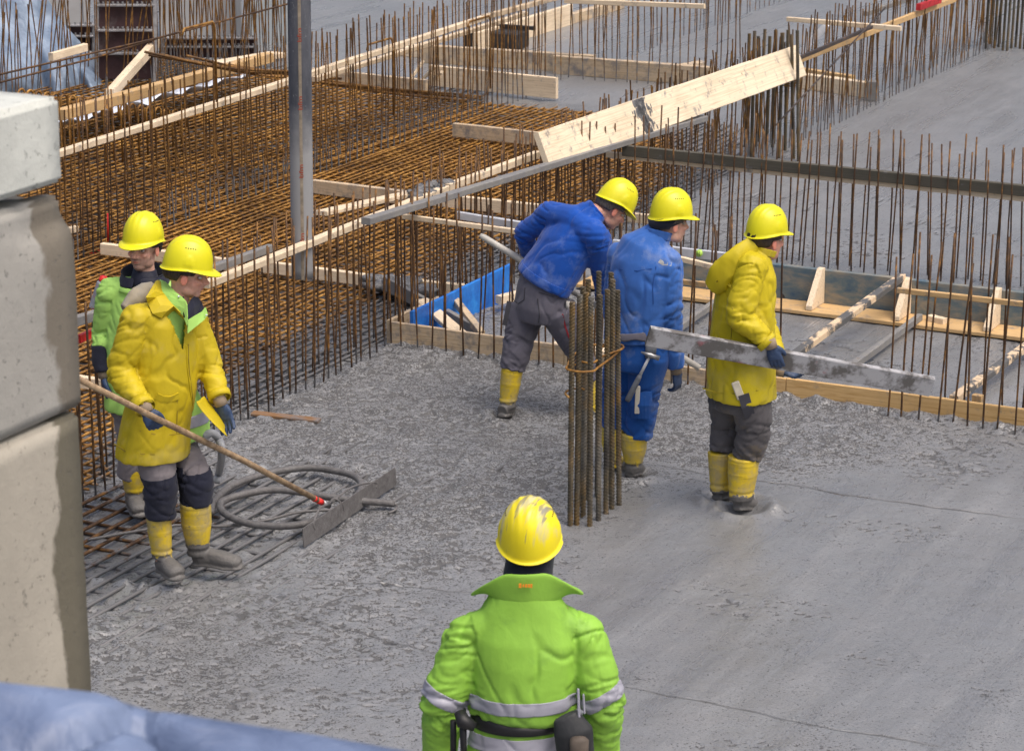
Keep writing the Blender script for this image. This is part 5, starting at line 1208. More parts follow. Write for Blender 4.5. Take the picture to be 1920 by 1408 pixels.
    # front opening: cut a slit so the green lining shows, then add the zip flap
    bm = bmesh.new(); bm.from_mesh(coat.data); org = abs_loc(coat); Fdir = Y
    zt_, zm_, zb2 = Q(345, 560).z, Q(350, 648).z, Q(350, 755).z; zh = Q(285, 854).z
    def inslit(p):
        q = p-Q(300, 700); s_ = q.dot(X); f_ = q.dot(Y); z = p.z
        if z < zb2+.02 and f_ > -.12:
            u_ = proj(p); return u_[1] > 756 and u_[0] > 362+2.5*math.sin(u_[1]*.2)
        if f_ < .03: return False
        # centre line drifts with height
        cen = .0; w = -.001
        if z > zm_: w = .075*(z-zm_)/(zt_-zm_)
        elif z < zb2+.02:
            u_ = proj(p); return u_[1] > 756 and u_[0] > 357+2.5*math.sin(u_[1]*.2)
        return abs(s_-cen-(-.0)) < w
    rm = [f for f in bm.faces if inslit(f.calc_center_median()+org)]; bmesh.ops.delete(bm, geom=rm, context='FACES'); bm.to_mesh(coat.data); bm.free()
    coat.modifiers.new('t', 'SOLIDIFY').thickness = .006
    # cuffs, flap edge, pockets
    dg = bpy.context.evaluated_depsgraph_get()
    def on_coat(px, py, ob=coat, back=.012):
        o_ = ob; M_ = abs_loc(o_); d = ray(px, py).normalized(); hit, loc, nn_, ix = o_.ray_cast(CAMP-M_, d)
        return (loc+M_, nn_) if hit else (Q(px, py, -.15), -fh)
    def strip_on(name, pts, w, mat, thick=.006, lift=.004, wid=None):
        rows = [[], []]
        P3 = [on_coat(*p)[0] for p in pts]; N3 = [on_coat(*p)[1] for p in pts]
        for i, (p, nn_) in enumerate(zip(P3, N3)):
            t = (P3[min(i+1, len(P3)-1)]-P3[max(i-1, 0)]).normalized(); s_ = nn_.cross(t).normalized(); rows[0].append(p+nn_*lift-s_*w/2); rows[1].append(p+nn_*lift+s_*w/2)
        return sheet(name, rows, mat, root, thick)
    strip_on('front_flap', [(352, 648), (353, 670), (354, 690), (357, 715), (360, 740), (362, 757)], .03, M_pvc)
    strip_on('flap_seam', [(352, 645), (352, 672), (354, 700), (358, 730), (361, 757)], .005, M_dirtseam, .003, .0068)
    strip_on('pocket_flap', [(293, 742), (305, 748), (318, 748), (335, 742)], .035, M_pvc, .006, .006)
    strip_on('pocket_seam', [(262, 808), (290, 814), (320, 815), (345, 812)], .005, M_dirtseam, .003, .002)
    strip_on('pocket_seam', [(332, 748), (332, 775), (331, 812)], .005, M_dirtseam, .003, .002)
    strip_on('hem_seam', [(214, 832), (235, 846), (265, 851), (290, 852)], .006, M_dirtseam, .003, .002)
    v, f = tube_geo([J['wrR']+(J['elR']-J['wrR'])*.20, J['wrR']+(J['elR']-J['wrR'])*.0], [.062, .060], 18, False); o = mesh_obj('cuff', v, f, M_pvc, root, True); o.modifiers.new('t', 'SOLIDIFY').thickness = .006
    v, f = tube_geo([J['wrL']+(J['elL']-J['wrL'])*.20, J['wrL']+(J['elL']-J['wrL'])*.0], [.062, .060], 18, False); o = mesh_obj('cuff', v, f, M_pvc, root, True); o.modifiers.new('t', 'SOLIDIFY').thickness = .006
    # swinging front corner of the coat on his left
    rows = []
    for i in range(8):
        q = i/7; a_ = Q(366+(432-366)*q**1.3*.95, 752+(822-752)*q, -.15-.02*q); bb_ = Q(374+(418-374)*q**1.2+7*q*math.sin(q*3), 750+(808-750)*q-3*q, -.12+.05*q); mid_ = (a_+bb_)/2-fh*.015; rows.append([a_, mid_, bb_, bb_+fh*.10+rt*.01])
    sheet('coat_corner', rows, M_pvc, root, .006, 1)
    # coat collar: two lapels
    def lap(pts, name, mat, th=.006, sub=1):
        return sheet(name, pts, mat, root, th, sub)
    OC = lambda x, y, l=.014: on_coat(x, y)[0]+on_coat(x, y)[1]*l
    oe = [Q(292, 527, .03), OC(276, 556, .02), OC(279, 572), OC(284, 590), OC(300, 597), OC(322, 599), OC(343, 600, .012)]; ie = [Q(301, 527, .03), Q(304, 540, -.02), Q(309, 551, -.07), Q(316, 562, -.10), Q(326, 574, -.13), Q(337, 586, -.15), OC(350, 606, .010)]
    lap([oe, [(a_*.5+b_*.5)+UPV*.008-fh*.008 for a_, b_ in zip(oe, ie)], ie], 'coat_collar', M_pvc, .006, 0)
    lap([[Q(299, 524, .05), Q(303, 548, -.06), Q(322, 570, -.115), Q(343, 592, -.15), Q(350, 610, -.17)], [Q(310, 528, .03), Q(318, 548, -.075), Q(332, 563, -.12), Q(345, 578, -.15), Q(351, 592, -.165)], [Q(318, 538, .0), Q(330, 548, -.085), Q(340, 556, -.12), Q(348, 565, -.145), Q(350, 572, -.155)]], 'underjacket_collar', M_green, .006, 0)
    lap([[Q(352, 625, -.165), Q(368, 612, -.13), Q(383, 600, -.08), Q(390, 590, -.03)], [Q(353, 600, -.15), Q(366, 592, -.12), Q(380, 584, -.07), Q(386, 576, -.02)]], 'underjacket_lapel', M_green, .006, 0)
    lap([[Q(352, 612, -.145), Q(365, 600, -.10), Q(385, 586, -.03)], [Q(352, 590, -.13), Q(364, 576, -.09), Q(378, 566, .0)], [Q(352, 572, -.11), Q(360, 560, -.06), Q(368, 552, .0)]], 'dark_lining', M_dark, .006, 0)
    strip = [Q(343, 556, -.115), Q(344, 575, -.135), Q(346, 595, -.155)]
    mb = MB(); mb.tube(strip, .006, 8); mb.build('collar_zip', M_black, root, True)
    for (px, py) in ((335, 556), (387, 591)): v, f = ellipsoid(Q(px, py, -.12 if px < 350 else -.07), .006, .006, .006, X, Y, Zv, 10, 6); mesh_obj('press_stud', v, f, M_alu, root, True)
    # beige folded hood behind the neck
    G = [tube_geo([Q(232, 580, .02), Q(252, 562, .06), Q(276, 545, .10), Q(290, 536, .10)], [.03, .05, .05, .03], 12)]
    V, Fs = merge(G); me = evaluated(V, Fs, .008, 4); co = getco(me); setco(me, co+getno(me)*(.008*fbm(co*14, 2, 4))[:, None]); to_obj('folded_hood', me, M_pvcd, root, {'dirt': np.zeros(len(co))+.2})
    gloves(root, J, 'RL')
    return root, J, Q
M_dirtseam = simple('stitched_seam', (.30, .22, .02), .6)
M_pvcd = cloth('dirty_pale_hood', (.34, .28, .18), .6, .2, (.25, .24, .22), .6, 6, 0, .3, .4, 8)
rootA, JA, QA = person_A()

# ------------------------------------------------------------------ F: bearded worker behind
def person_F():
    b = gp(255, 958); Q = P_(b); Hd = hdg(-.2, -.98); X, Y, Zv = frame(Hd); J = {}
    J['neck'] = Q(272, 520); J['chest'] = Q(262, 600); J['waist'] = Q(262, 700); J['hip'] = Q(262, 765)
    J['shR'] = Q(208, 545, 0); J['elR'] = Q(197, 625, .05); J['wrR'] = Q(196, 705, -.02); J['shL'] = Q(325, 552, .0); J['elL'] = Q(335, 640, .1); J['wrL'] = Q(325, 720, .08)
    for s_, dx in (('R', -22), ('L', 26)):
        J['hp'+s_] = Q(262+dx*.8, 770); J['kn'+s_] = Q(262+dx*.6, 850, -.02); J['an'+s_] = Q(252 if s_ == 'R' else 284, 925, 0 if s_ == 'R' else .08); J['fo'+s_] = Q(248 if s_ == 'R' else 281, 950, .02 if s_ == 'R' else .09); J['to'+s_] = Q(262 if s_ == 'R' else 288, 962, -.12 if s_ == 'R' else -.03)
    J['handR'] = (J['wrR'], -UPV, (rt+fh*.1), -fh, dict(curl=(.4, .5, .4), s=1.0))
    root, hd = person('bearded worker in a pale green hi-vis jacket, standing behind the yellow coat', b, J, dict(c=Q(270, 463, 0), fwd=hdg(-.38, -.92), pitch=R(-2), gaze=(-.25, 0)), None, Hd, 2, (.76, .45, .33), .6, rim_off=.040, vox=.0042)
    c, hX, hY, hZ = hd
    tor = [(Q(270, 522), .08, .07), (Q(268, 540), .13, .10), (Q(264, 560), .185, .125), (Q(262, 620), .20, .145), (Q(262, 700), .20, .15), (Q(262, 762), .205, .155), (Q(262, 768), .205, .155)]
    G = shb(J, .083)+[ell_tube(tor, 26, X), tube_geo([J['shR'], Q(266, 545), J['shL']], [.075, .085, .075], 16), sleeve(J['shR'], J['elR'], Q(193, 655, .0), (.085, .076, .072, .066)), sleeve(J['shL'], J['elL'], J['wrL'], (.082, .07, .066, .056))]
    sg = [seg(J['neck'], Q(262, 768), 2.2), seg(J['shR'], J['elR'], 1), seg(J['elR'], J['wrR'], 1), seg(J['shL'], J['elL'], 1), seg(J['elL'], J['wrL'], 1)]
    jk = garment('hivis_jacket', G, sg, M_green, root, .009, .010, 31, (0,), [(J['elR'], .09, .006)], smooth_it=6)
    v, f = tube_geo([Q(192, 645, .02), Q(194, 680, .0), J['wrR']+UPV*.02], [.066, .062, .054], 18); me = evaluated(v, f, .008, 3); co = getco(me); setco(me, co+getno(me)*(.006*fbm(co*16, 2, 3))[:, None]); to_obj('dark_sleeve', me, M_dark, root, {'dirt': np.zeros(len(co))})
    G = [leg(J['hpR'], J['knR'], Q(244, 895), (.10, .085, .08)), leg(J['hpL'], J['knL'], Q(275, 880), (.10, .085, .08)), tube_geo([Q(262, 720), Q(262, 780)], [(.165, .12), (.17, .13)], 18, True, X)]
    garment('trousers', G, [seg(J['hpR'], J['knR'], 1), seg(J['hpL'], J['knL'], 1)], M_greyT2, root, .011, .010, 33, (), [])
    boot(root, Q(249, 842, -.02), Q(252, 925), Q(247, 952, .03), Q(266, 972, -.14), .078, .14, -.02, 5)
    boot(root, Q(285, 842, .05), Q(284, 925, .08), Q(280, 950, .10), Q(290, 962, -.05), .078, .14, -.02, 6)
    # dark stand-up collar open at the front, green outside
    rows = []; nk = Q(270, 520)
    for k_ in range(5):
        q = k_/4; row = []
        for i in range(27):
            a_ = math.radians(-165+330*i/26); bk = math.cos(a_)*.5+.5; rr_ = .088+.030*q; row.append(nk+UPV*(-.055+.115*q*(.62+.42*bk))+X*math.sin(a_)*rr_*1.12-Y*math.cos(a_)*rr_)
        rows.append(row)
    sheet('dark_collar', rows, M_dark, root, .006, 1)
    for (a0, a1, sg_) in ((62, 172, 1), (-172, -62, -1)):      # collar ends fold outward
        rows = []
        for k_ in range(4):
            q = k_/3; rows.append([nk+UPV*(.02-.085*q)+X*math.sin(math.radians(a0+(a1-a0)*i/9))*(.122+.035*q)-Y*math.cos(math.radians(a0+(a1-a0)*i/9))*(.110+.035*q) for i in range(10)])
        sheet('collar_flap', rows[:3], M_dark, root, .006, 1); sheet('collar_edge', [rows[2], rows[3]], M_green, root, .006, 1)
    v, f = tube_geo([Q(271, 505), Q(271, 518), Q(272, 540, -.03)], [.064, .074, .10], 20); mesh_obj('navy_shirt', v, f, M_dark, root, True)
    mb = MB(); mb.tube([Q(268, 548, -.165), Q(268, 600, -.17), Q(266, 700, -.17)], .005, 6); mb.build('zip', M_black, root, True)
    gloves(root, J, 'R')
    # spray can tucked behind the shoulder
    a_ = Q(176, 578, .05); b2 = Q(194, 524, .05); r0_ = empty('spray_can', a_); tag(r0_, 'paint-splashed grey spray can with a red cap, tucked behind the green sleeve', 'spray can'); ax = (b2-a_).normalized()
    L = (b2-a_).length; v, f = tube_geo([a_, a_+ax*.004, a_+ax*L*.86, a_+ax*L*.93, a_+ax*L*.95], [.028, .031, .031, .024, .02], 20); mesh_obj('can', v, f, M_can, r0_, False)
    v, f = tube_geo([a_+ax*L*.93, a_+ax*L*.98, a_+ax*L*1.08, a_+ax*L*1.12], [.025, .026, .024, .012], 18); mesh_obj('cap', v, f, M_redcap, r0_, True)
    return root
n = NT('splashed_can'); co = n.coord('World'); k = n.ramp(n.noise(co, 30, 4), [(.3, (.28, .29, .32)), (.7, (.42, .43, .46))]); k = n.mix(n.mr(n.noise(co, 50, 3), .6, .66), k, (.45, .06, .06)); n.col(k); n.rough(.4); n.b.inputs['Metallic'].default_value = .4; M_can = n.m
M_redcap = simple('red_cap', (.70, .03, .025), .4)
rootF = person_F()

# ------------------------------------------------------------------ D: stooping worker in royal blue
def person_D():
    b = gp(985, 775); Q = P_(b); Hd = hdg(.75, .66); X, Y, Zv = frame(Hd); J = {}
    J['neck'] = Q(1117, 398, -.02); J['chest'] = Q(1075, 440, .0); J['waist'] = Q(1035, 505, .0); J['hip'] = Q(1015, 550, .0)
    J['shL'] = Q(1030, 402, .12); J['elL'] = Q(984, 440, .22); J['wrL'] = Q(1000, 495, .33); J['shR'] = Q(1120, 445, -.16); J['elR'] = Q(1128, 500, -.05); J['wrR'] = Q(1135, 560, .12)
    J['hpL'] = Q(990, 575, .07); J['knL'] = Q(972, 640, .03); J['anL'] = Q(950, 760, .0); J['foL'] = Q(947, 782, -.02); J['toL'] = Q(975, 776, .14)
    J['hpR'] = Q(1045, 580, -.06); J['knR'] = Q(1085, 655, -.02); J['anR'] = Q(1112, 760, .0); J['foR'] = Q(1110, 785, .0); J['toR'] = Q(1140, 780, .12)
    root, hd = person('stooping worker in a royal blue jacket and grey trousers, bent toward the shuttered bay', b, J, dict(c=Q(1147, 390, .02), fwd=hdg(.92, .38), pitch=R(34), roll=R(0)), None, Hd, 3, (.62, .33, .24), .3, M_hairg, rim_off=.040, head_s=.98)
    G = [leg(J['hpL'], J['knL'], Q(962, 694, .0), (.125, .100, .088)), leg(J['hpR'], J['knR'], Q(1104, 712, .0), (.125, .092, .078)), ell_tube([(Q(1022, 512, 0), .165, .125), (Q(1018, 540, 0), .185, .145), (Q(1015, 575, 0), .195, .155), (Q(1013, 600, 0), .17, .14)], 24, X)]
    sg = [seg(J['waist'], Q(1013, 590), 1.8), seg(J['hpL'], J['knL'], 1), seg(J['knL'], Q(962, 694), 1), seg(J['hpR'], J['knR'], 1), seg(J['knR'], Q(1104, 712), 1)]
    tr = garment('trousers', G, sg, M_greyT, root, .009, .011, 41, (0,), [(J['knL'], .1, .006), (Q(962, 684), .07, .010), (Q(1104, 700), .06, .008)], body=.7)
    boot(root, Q(961, 688, .0), Q(952, 755, .0), Q(943, 782, -.04), Q(968, 782, .13), .070, .075, 0, 7)
    boot(root, Q(1108, 706, .0), Q(1113, 765, .0), Q(1106, 790, -.02), Q(1132, 788, .12), .068, .03, 0, 8)
    ax = (Q(1110, 405)-Q(1020, 540)).normalized()
    tor = [(Q(1018, 530, .0), .215, .150), (Q(1021, 524, .0), .215, .152), (Q(1040, 498, .0), .205, .155), (Q(1062, 462, .0), .205, .150), (Q(1083, 430, .0), .19, .13), (Q(1102, 408, -.01), .13, .09), (Q(1120, 392, -.01), .08, .068)]
    G = shb(J, .086)+[ell_tube(tor, 28, X), tube_geo([J['shL'], Q(1075, 412, -.01), J['shR']], [.085, .09, .088], 16), sleeve(J['shL'], J['elL'], J['wrL'], (.082, .072, .068, .056)), sleeve(J['shR'], J['elR'], J['wrR'], (.092, .080, .074, .060)), sphere_pts(J['elL'], .07, 12)]
    sg = [seg(Q(1018, 530), J['neck'], 2.3), seg(J['shL'], J['elL'], 1), seg(J['elL'], J['wrL'], 1), seg(J['shR'], J['elR'], 1), seg(J['elR'], J['wrR'], 1)]
    jk = garment('blue_jacket', G, sg, M_blueA, root, .009, .010, 43, (0,), [(J['elL'], .09, .006), (J['shR'], .12, .005)], smooth_it=6, dirtfn=lambda co: .12*np.exp(-(np.abs(co[:, 2]-Q(1010, 515).z)/.09)**2), body=.8)
    dz = (Q(1022, 520)-Q(1032, 500)).normalized()
    hb_ = band_from(jk, 'waistband', M_blueA, root, [(Q(1030, 517), (Q(1018, 535)-Q(1030, 510)).normalized())], off=.004)
    c, hX, hY, hZ = hd
    collar('jacket_collar', Q(1112, 402, -.01), *frame(hdg(.9, .2), R(48)), .072, .080, .045, M_blueA, root, -120, 120)
    # patch pocket and dark red piping on the trousers
    M_ = abs_loc(tr)
    def hit(px, py):
        h, l_, n_, i_ = tr.ray_cast(CAMP-M_, ray(px, py).normalized()); return (l_+M_, n_) if h else (Q(px, py, -.12), -fh)
    for nm, pts, w, mt in [('pocket_seam', [(962, 545), (963, 562), (972, 570), (983, 562), (985, 540)], .005, M_seamg), ('side_piping', [(1055, 590), (1060, 612), (1066, 630), (1072, 645)], .010, M_redp), ('pocket_flap', [(955, 565), (950, 590), (946, 610)], .03, M_seamg), ('yoke_seam', [(1010, 548), (1035, 556), (1062, 560)], .005, M_seamg), ('centre_seam', [(1008, 560), (1012, 590), (1010, 605)], .006, M_seamg)]:
        P3 = [hit(*p) for p in pts]; rows = [[], []]
        for i, (p, nn_) in enumerate(P3):
            t = (P3[min(i+1, len(P3)-1)][0]-P3[max(i-1, 0)][0]).normalized(); s_ = nn_.cross(t).normalized(); rows[0].append(p+nn_*.004-s_*w/2); rows[1].append(p+nn_*.004+s_*w/2)
        sheet(nm, rows, mt, root, .004)
    p, nn_ = hit(1062, 572); mb = MB(); mb.tube([p+nn_*.012-UPV*.03, p+nn_*.02+UPV*.03], .014, 8); mb.build('rolled_paper', simple('pale_paper', (.5, .48, .44), .8), root, True)
    for s_ in 'LR':
        J['hand'+s_] = (J['wr'+s_], (J['wr'+s_]-J['el'+s_]), fh, rt, dict(curl=(.6, .7, .6)))
    gloves(root, J, 'LR', vox=.006)
    return root
M_seamg = simple('dark_seam', (.045, .045, .055), .8); M_redp = simple('dark_red_piping', (.22, .012, .02), .7)
rootD = person_D()

# ------------------------------------------------------------------ B: worker in faded blue
def person_B():
    b = gp(1180, 890); Q = P_(b); Hd = hdg(.45, .89); X, Y, Zv = frame(Hd); J = {}
    J['neck'] = Q(1236, 445, .02); J['chest'] = Q(1208, 520, 0); J['waist'] = Q(1200, 600, 0); J['hip'] = Q(1197, 650, 0)
    J['shR'] = Q(1252, 492, -.06); J['elR'] = Q(1255, 590, -.07); J['wrR'] = Q(1267, 688, -.02); J['shL'] = Q(1165, 478, .10); J['elL'] = Q(1152, 570, .2); J['wrL'] = Q(1150, 650, .3)
    J['hpR'] = Q(1218, 665, -.05); J['knR'] = Q(1206, 745, -.02); J['anR'] = Q(1187, 865, .0); J['foR'] = Q(1186, 890, -.01); J['toR'] = Q(1205, 884, .15)
    J['hpL'] = Q(1168, 665, .06); J['knL'] = Q(1155, 745, .05); J['anL'] = Q(1148, 855, .05); J['foL'] = Q(1147, 880, .04); J['toL'] = Q(1160, 874, .2)
    J['handR'] = (Q(1268, 696, -.02), (rt*.12-UPV*.95+fh*.1), (-rt*.75+fh*.5), (fh*.9+rt*.4), dict(curl=(.35, .5, .4), s=.98, spread=.05, th=(.4, .3)))
    J['handL'] = (J['wrL'], (fh*.5-UPV*.5), rt, fh, dict(curl=(.5, .5, .4)))
    root, hd = person('worker in faded blue jacket and blue trousers with black headband, seen from behind', b, J, dict(c=Q(1256, 416, .03), fwd=hdg(.90, .42), pitch=R(4), roll=R(0)), None, Hd, 4, (.68, .40, .30), .1, M_hairg, rim_off=.040)
    c, hX, hY, hZ = hd
    nb = (hZ-hY*.42).normalized(); v, f = tube_geo([c+nb*.060-hY*.010, c+nb*.020-hY*.012, c-nb*.006-hY*.014], [(.092, .112), (.093, .116), (.088, .108)], 28, False, hX); o = mesh_obj('headband', v, f, M_dark, root, True); o.modifiers.new('t', 'SOLIDIFY').thickness = .004
    G = [leg(J['hpR'], J['knR'], Q(1196, 818, .0), (.118, .098, .088)), leg(J['hpL'], J['knL'], Q(1152, 800, .05), (.112, .095, .085)), ell_tube([(Q(1200, 600), .165, .12), (Q(1198, 640), .19, .14), (Q(1196, 672), .195, .15), (Q(1195, 690), .18, .14)], 24, X)]
    sg = [seg(J['waist'], Q(1196, 680), 1.8), seg(J['hpR'], J['knR'], 1), seg(J['knR'], Q(1196, 818), 1), seg(J['hpL'], J['knL'], 1), seg(J['knL'], Q(1152, 800, .05), 1)]
    tr = garment('trousers', G, sg, M_blueT, root, .009, .011, 51, (0,), [(J['knR'], .1, .007), (Q(1196, 805), .08, .010)], body=.8)
    boot(root, Q(1190, 812, .0), Q(1187, 872, .0), Q(1184, 893, -.03), Q(1200, 893, .14), .079, .08, 0, 9)
    boot(root, Q(1150, 795, .05), Q(1148, 850, .05), Q(1144, 878, .03), Q(1158, 874, .18), .076, .03, 0, 10)
    tor = [(Q(1198, 636), .205, .155), (Q(1198, 630), .207, .157), (Q(1200, 590), .20, .155), (Q(1203, 530), .205, .155), (Q(1208, 490), .195, .14), (Q(1214, 464), .165, .115), (Q(1228, 446, .01), .10, .085), (Q(1240, 434, .02), .078, .07)]
    G = shb(J, .087)+[ell_tube(tor, 28, X), tube_geo([J['shR'], Q(1212, 470, 0), J['shL']], [.088, .095, .085], 16), sleeve(J['shR'], J['elR'], J['wrR'], (.090, .084, .078, .056)), sleeve(J['shL'], J['elL'], J['wrL'], (.086, .076, .07, .056)), sphere_pts(J['elR'], .082, 12)]
    sg = [seg(Q(1198, 636), J['neck'], 2.2), seg(J['shR'], J['elR'], 1), seg(J['elR'], J['wrR'], 1), seg(J['shL'], J['elL'], 1), seg(J['elL'], J['wrL'], 1)]
    jk = garment('blue_jacket', G, sg, M_blueB, root, .009, .012, 53, (0,), [(J['elR'], .10, .006)], smooth_it=6, dirtfn=lambda co: .16*np.exp(-(np.linalg.norm(co-np.array(Q(1245, 488, -.12)), axis=1)/.10)**2), body=.9)
    M_ = abs_loc(jk)
    collar('jacket_collar', Q(1232, 448, .012), *frame(hdg(.7, .7), R(14)), .078, .088, .055, M_blueB, root, -140, 140)
    def hit(ob, px, py):
        h, l_, n_, i_ = ob.ray_cast(CAMP-M_, ray(px, py).normalized()); return (l_+M_, n_) if h else (Q(px, py, -.14), -fh)
    def strp(nm, ob, pts, w, mt, lift=.004):
        P3 = [hit(ob, *p) for p in pts]; rows = [[], []]
        for i, (p, nn_) in enumerate(P3):
            t = (P3[min(i+1, len(P3)-1)][0]-P3[max(i-1, 0)][0]).normalized(); s_ = nn_.cross(t).normalized(); rows[0].append(p+nn_*lift-s_*w/2); rows[1].append(p+nn_*lift+s_*w/2)
        return sheet(nm, rows, mt, root, .004)
    strp('worn_patch', jk, [(1236, 489), (1243, 494), (1252, 494), (1259, 496)], .024, M_tornw, .0005)
    strp('armhole_seam', jk, [(1230, 500), (1226, 520), (1224, 545), (1225, 570)], .005, M_seamb)
    strp('yoke_seam', jk, [(1140, 500), (1165, 506), (1195, 508), (1222, 504)], .005, M_seamb)
    # shirt tail hanging below the jacket
    rows = [[Q(1160+i*11, 624+2*math.sin(i), -.135-.02*math.sin(i*.45)) for i in range(8)], [Q(1160+i*11, 640+3*math.sin(i*1.7), -.145-.02*math.sin(i*.45)) for i in range(8)]]
    sheet('grey_shirt_tail', rows, M_greyT, root, .006, 1)
    # long patch pocket on the thigh with a white tool handle
    rows = [[Q(1183+i*6.4, 735+1.5*math.sin(i), -.145+.03*((i-3)/3)**2) for i in range(7)], [Q(1184+i*6.2, 760, -.15+.03*((i-3)/3)**2) for i in range(7)], [Q(1185+i*6.0, 784, -.13+.03*((i-3)/3)**2) for i in range(7)]]
    sheet('thigh_pocket', rows, M_blueT, root, .008)
    mb = MB(); mb.plank(Q(1196, 724, -.155), Q(1194, 775, -.14), .028, .018, -fh); r_ = mb.build('white_tool_handle', simple('white_handle', (.55, .52, .45), .5), None, False, Q(1196, 724, -.15)); tag(r_, 'pale wooden tool handle standing in the thigh pocket of the blue trousers', 'tool handle')
    # hammer hanging on a loop
    h0 = Q(1218, 668, -.18); h1 = Q(1176, 752, -.18); r0_ = empty('hammer', h0); tag(r0_, 'steel hammer with grey grip hanging head up at the hip of the blue trousers', 'hammer'); d = (h1-h0).normalized()
    v, f = tube_geo([h0, h0+(h1-h0)*.45], [.009, .009], 10); mesh_obj('shaft', v, f, M_alu, r0_, True)
    v, f = tube_geo([h0+(h1-h0)*.42, h0+(h1-h0)*.5, h0+(h1-h0)*.95, h1], [.012, .016, .018, .014], 12); mesh_obj('grip', v, f, M_gripg, r0_, True)
    hs = Q(1202, 660, -.19); he = Q(1236, 672, -.19); v, f = tube_geo([hs, hs+(he-hs)*.35, hs+(he-hs)*.5, hs+(he-hs)*.68, he], [.005, .012, .017, .014, .016], 10); mesh_obj('hammer_head', v, f, M_steelg, r0_, True)
    G = [tube_geo([Q(1222, 640, -.165), Q(1219, 672, -.175)], [(.035, .014), (.03, .014)], 14, True, rt)]; V, Fs = merge(G); mesh_obj('hammer_holster', V, Fs, M_gripg, root, True)
    gloves(root, J, 'RL')
    return root
M_tornw = simple('worn_pale_cloth', (.34, .35, .36), .9, .4, 30); M_seamb = simple('blue_seam', (.015, .07, .28), .8); M_gripg = simple('grey_rubber_grip', (.10, .11, .13), .6, .3, 20); M_steelg = simple('grey_hammer_steel', (.30, .30, .31), .4, .3, 20, .2, .002, 40, .8)
rootB = person_B()

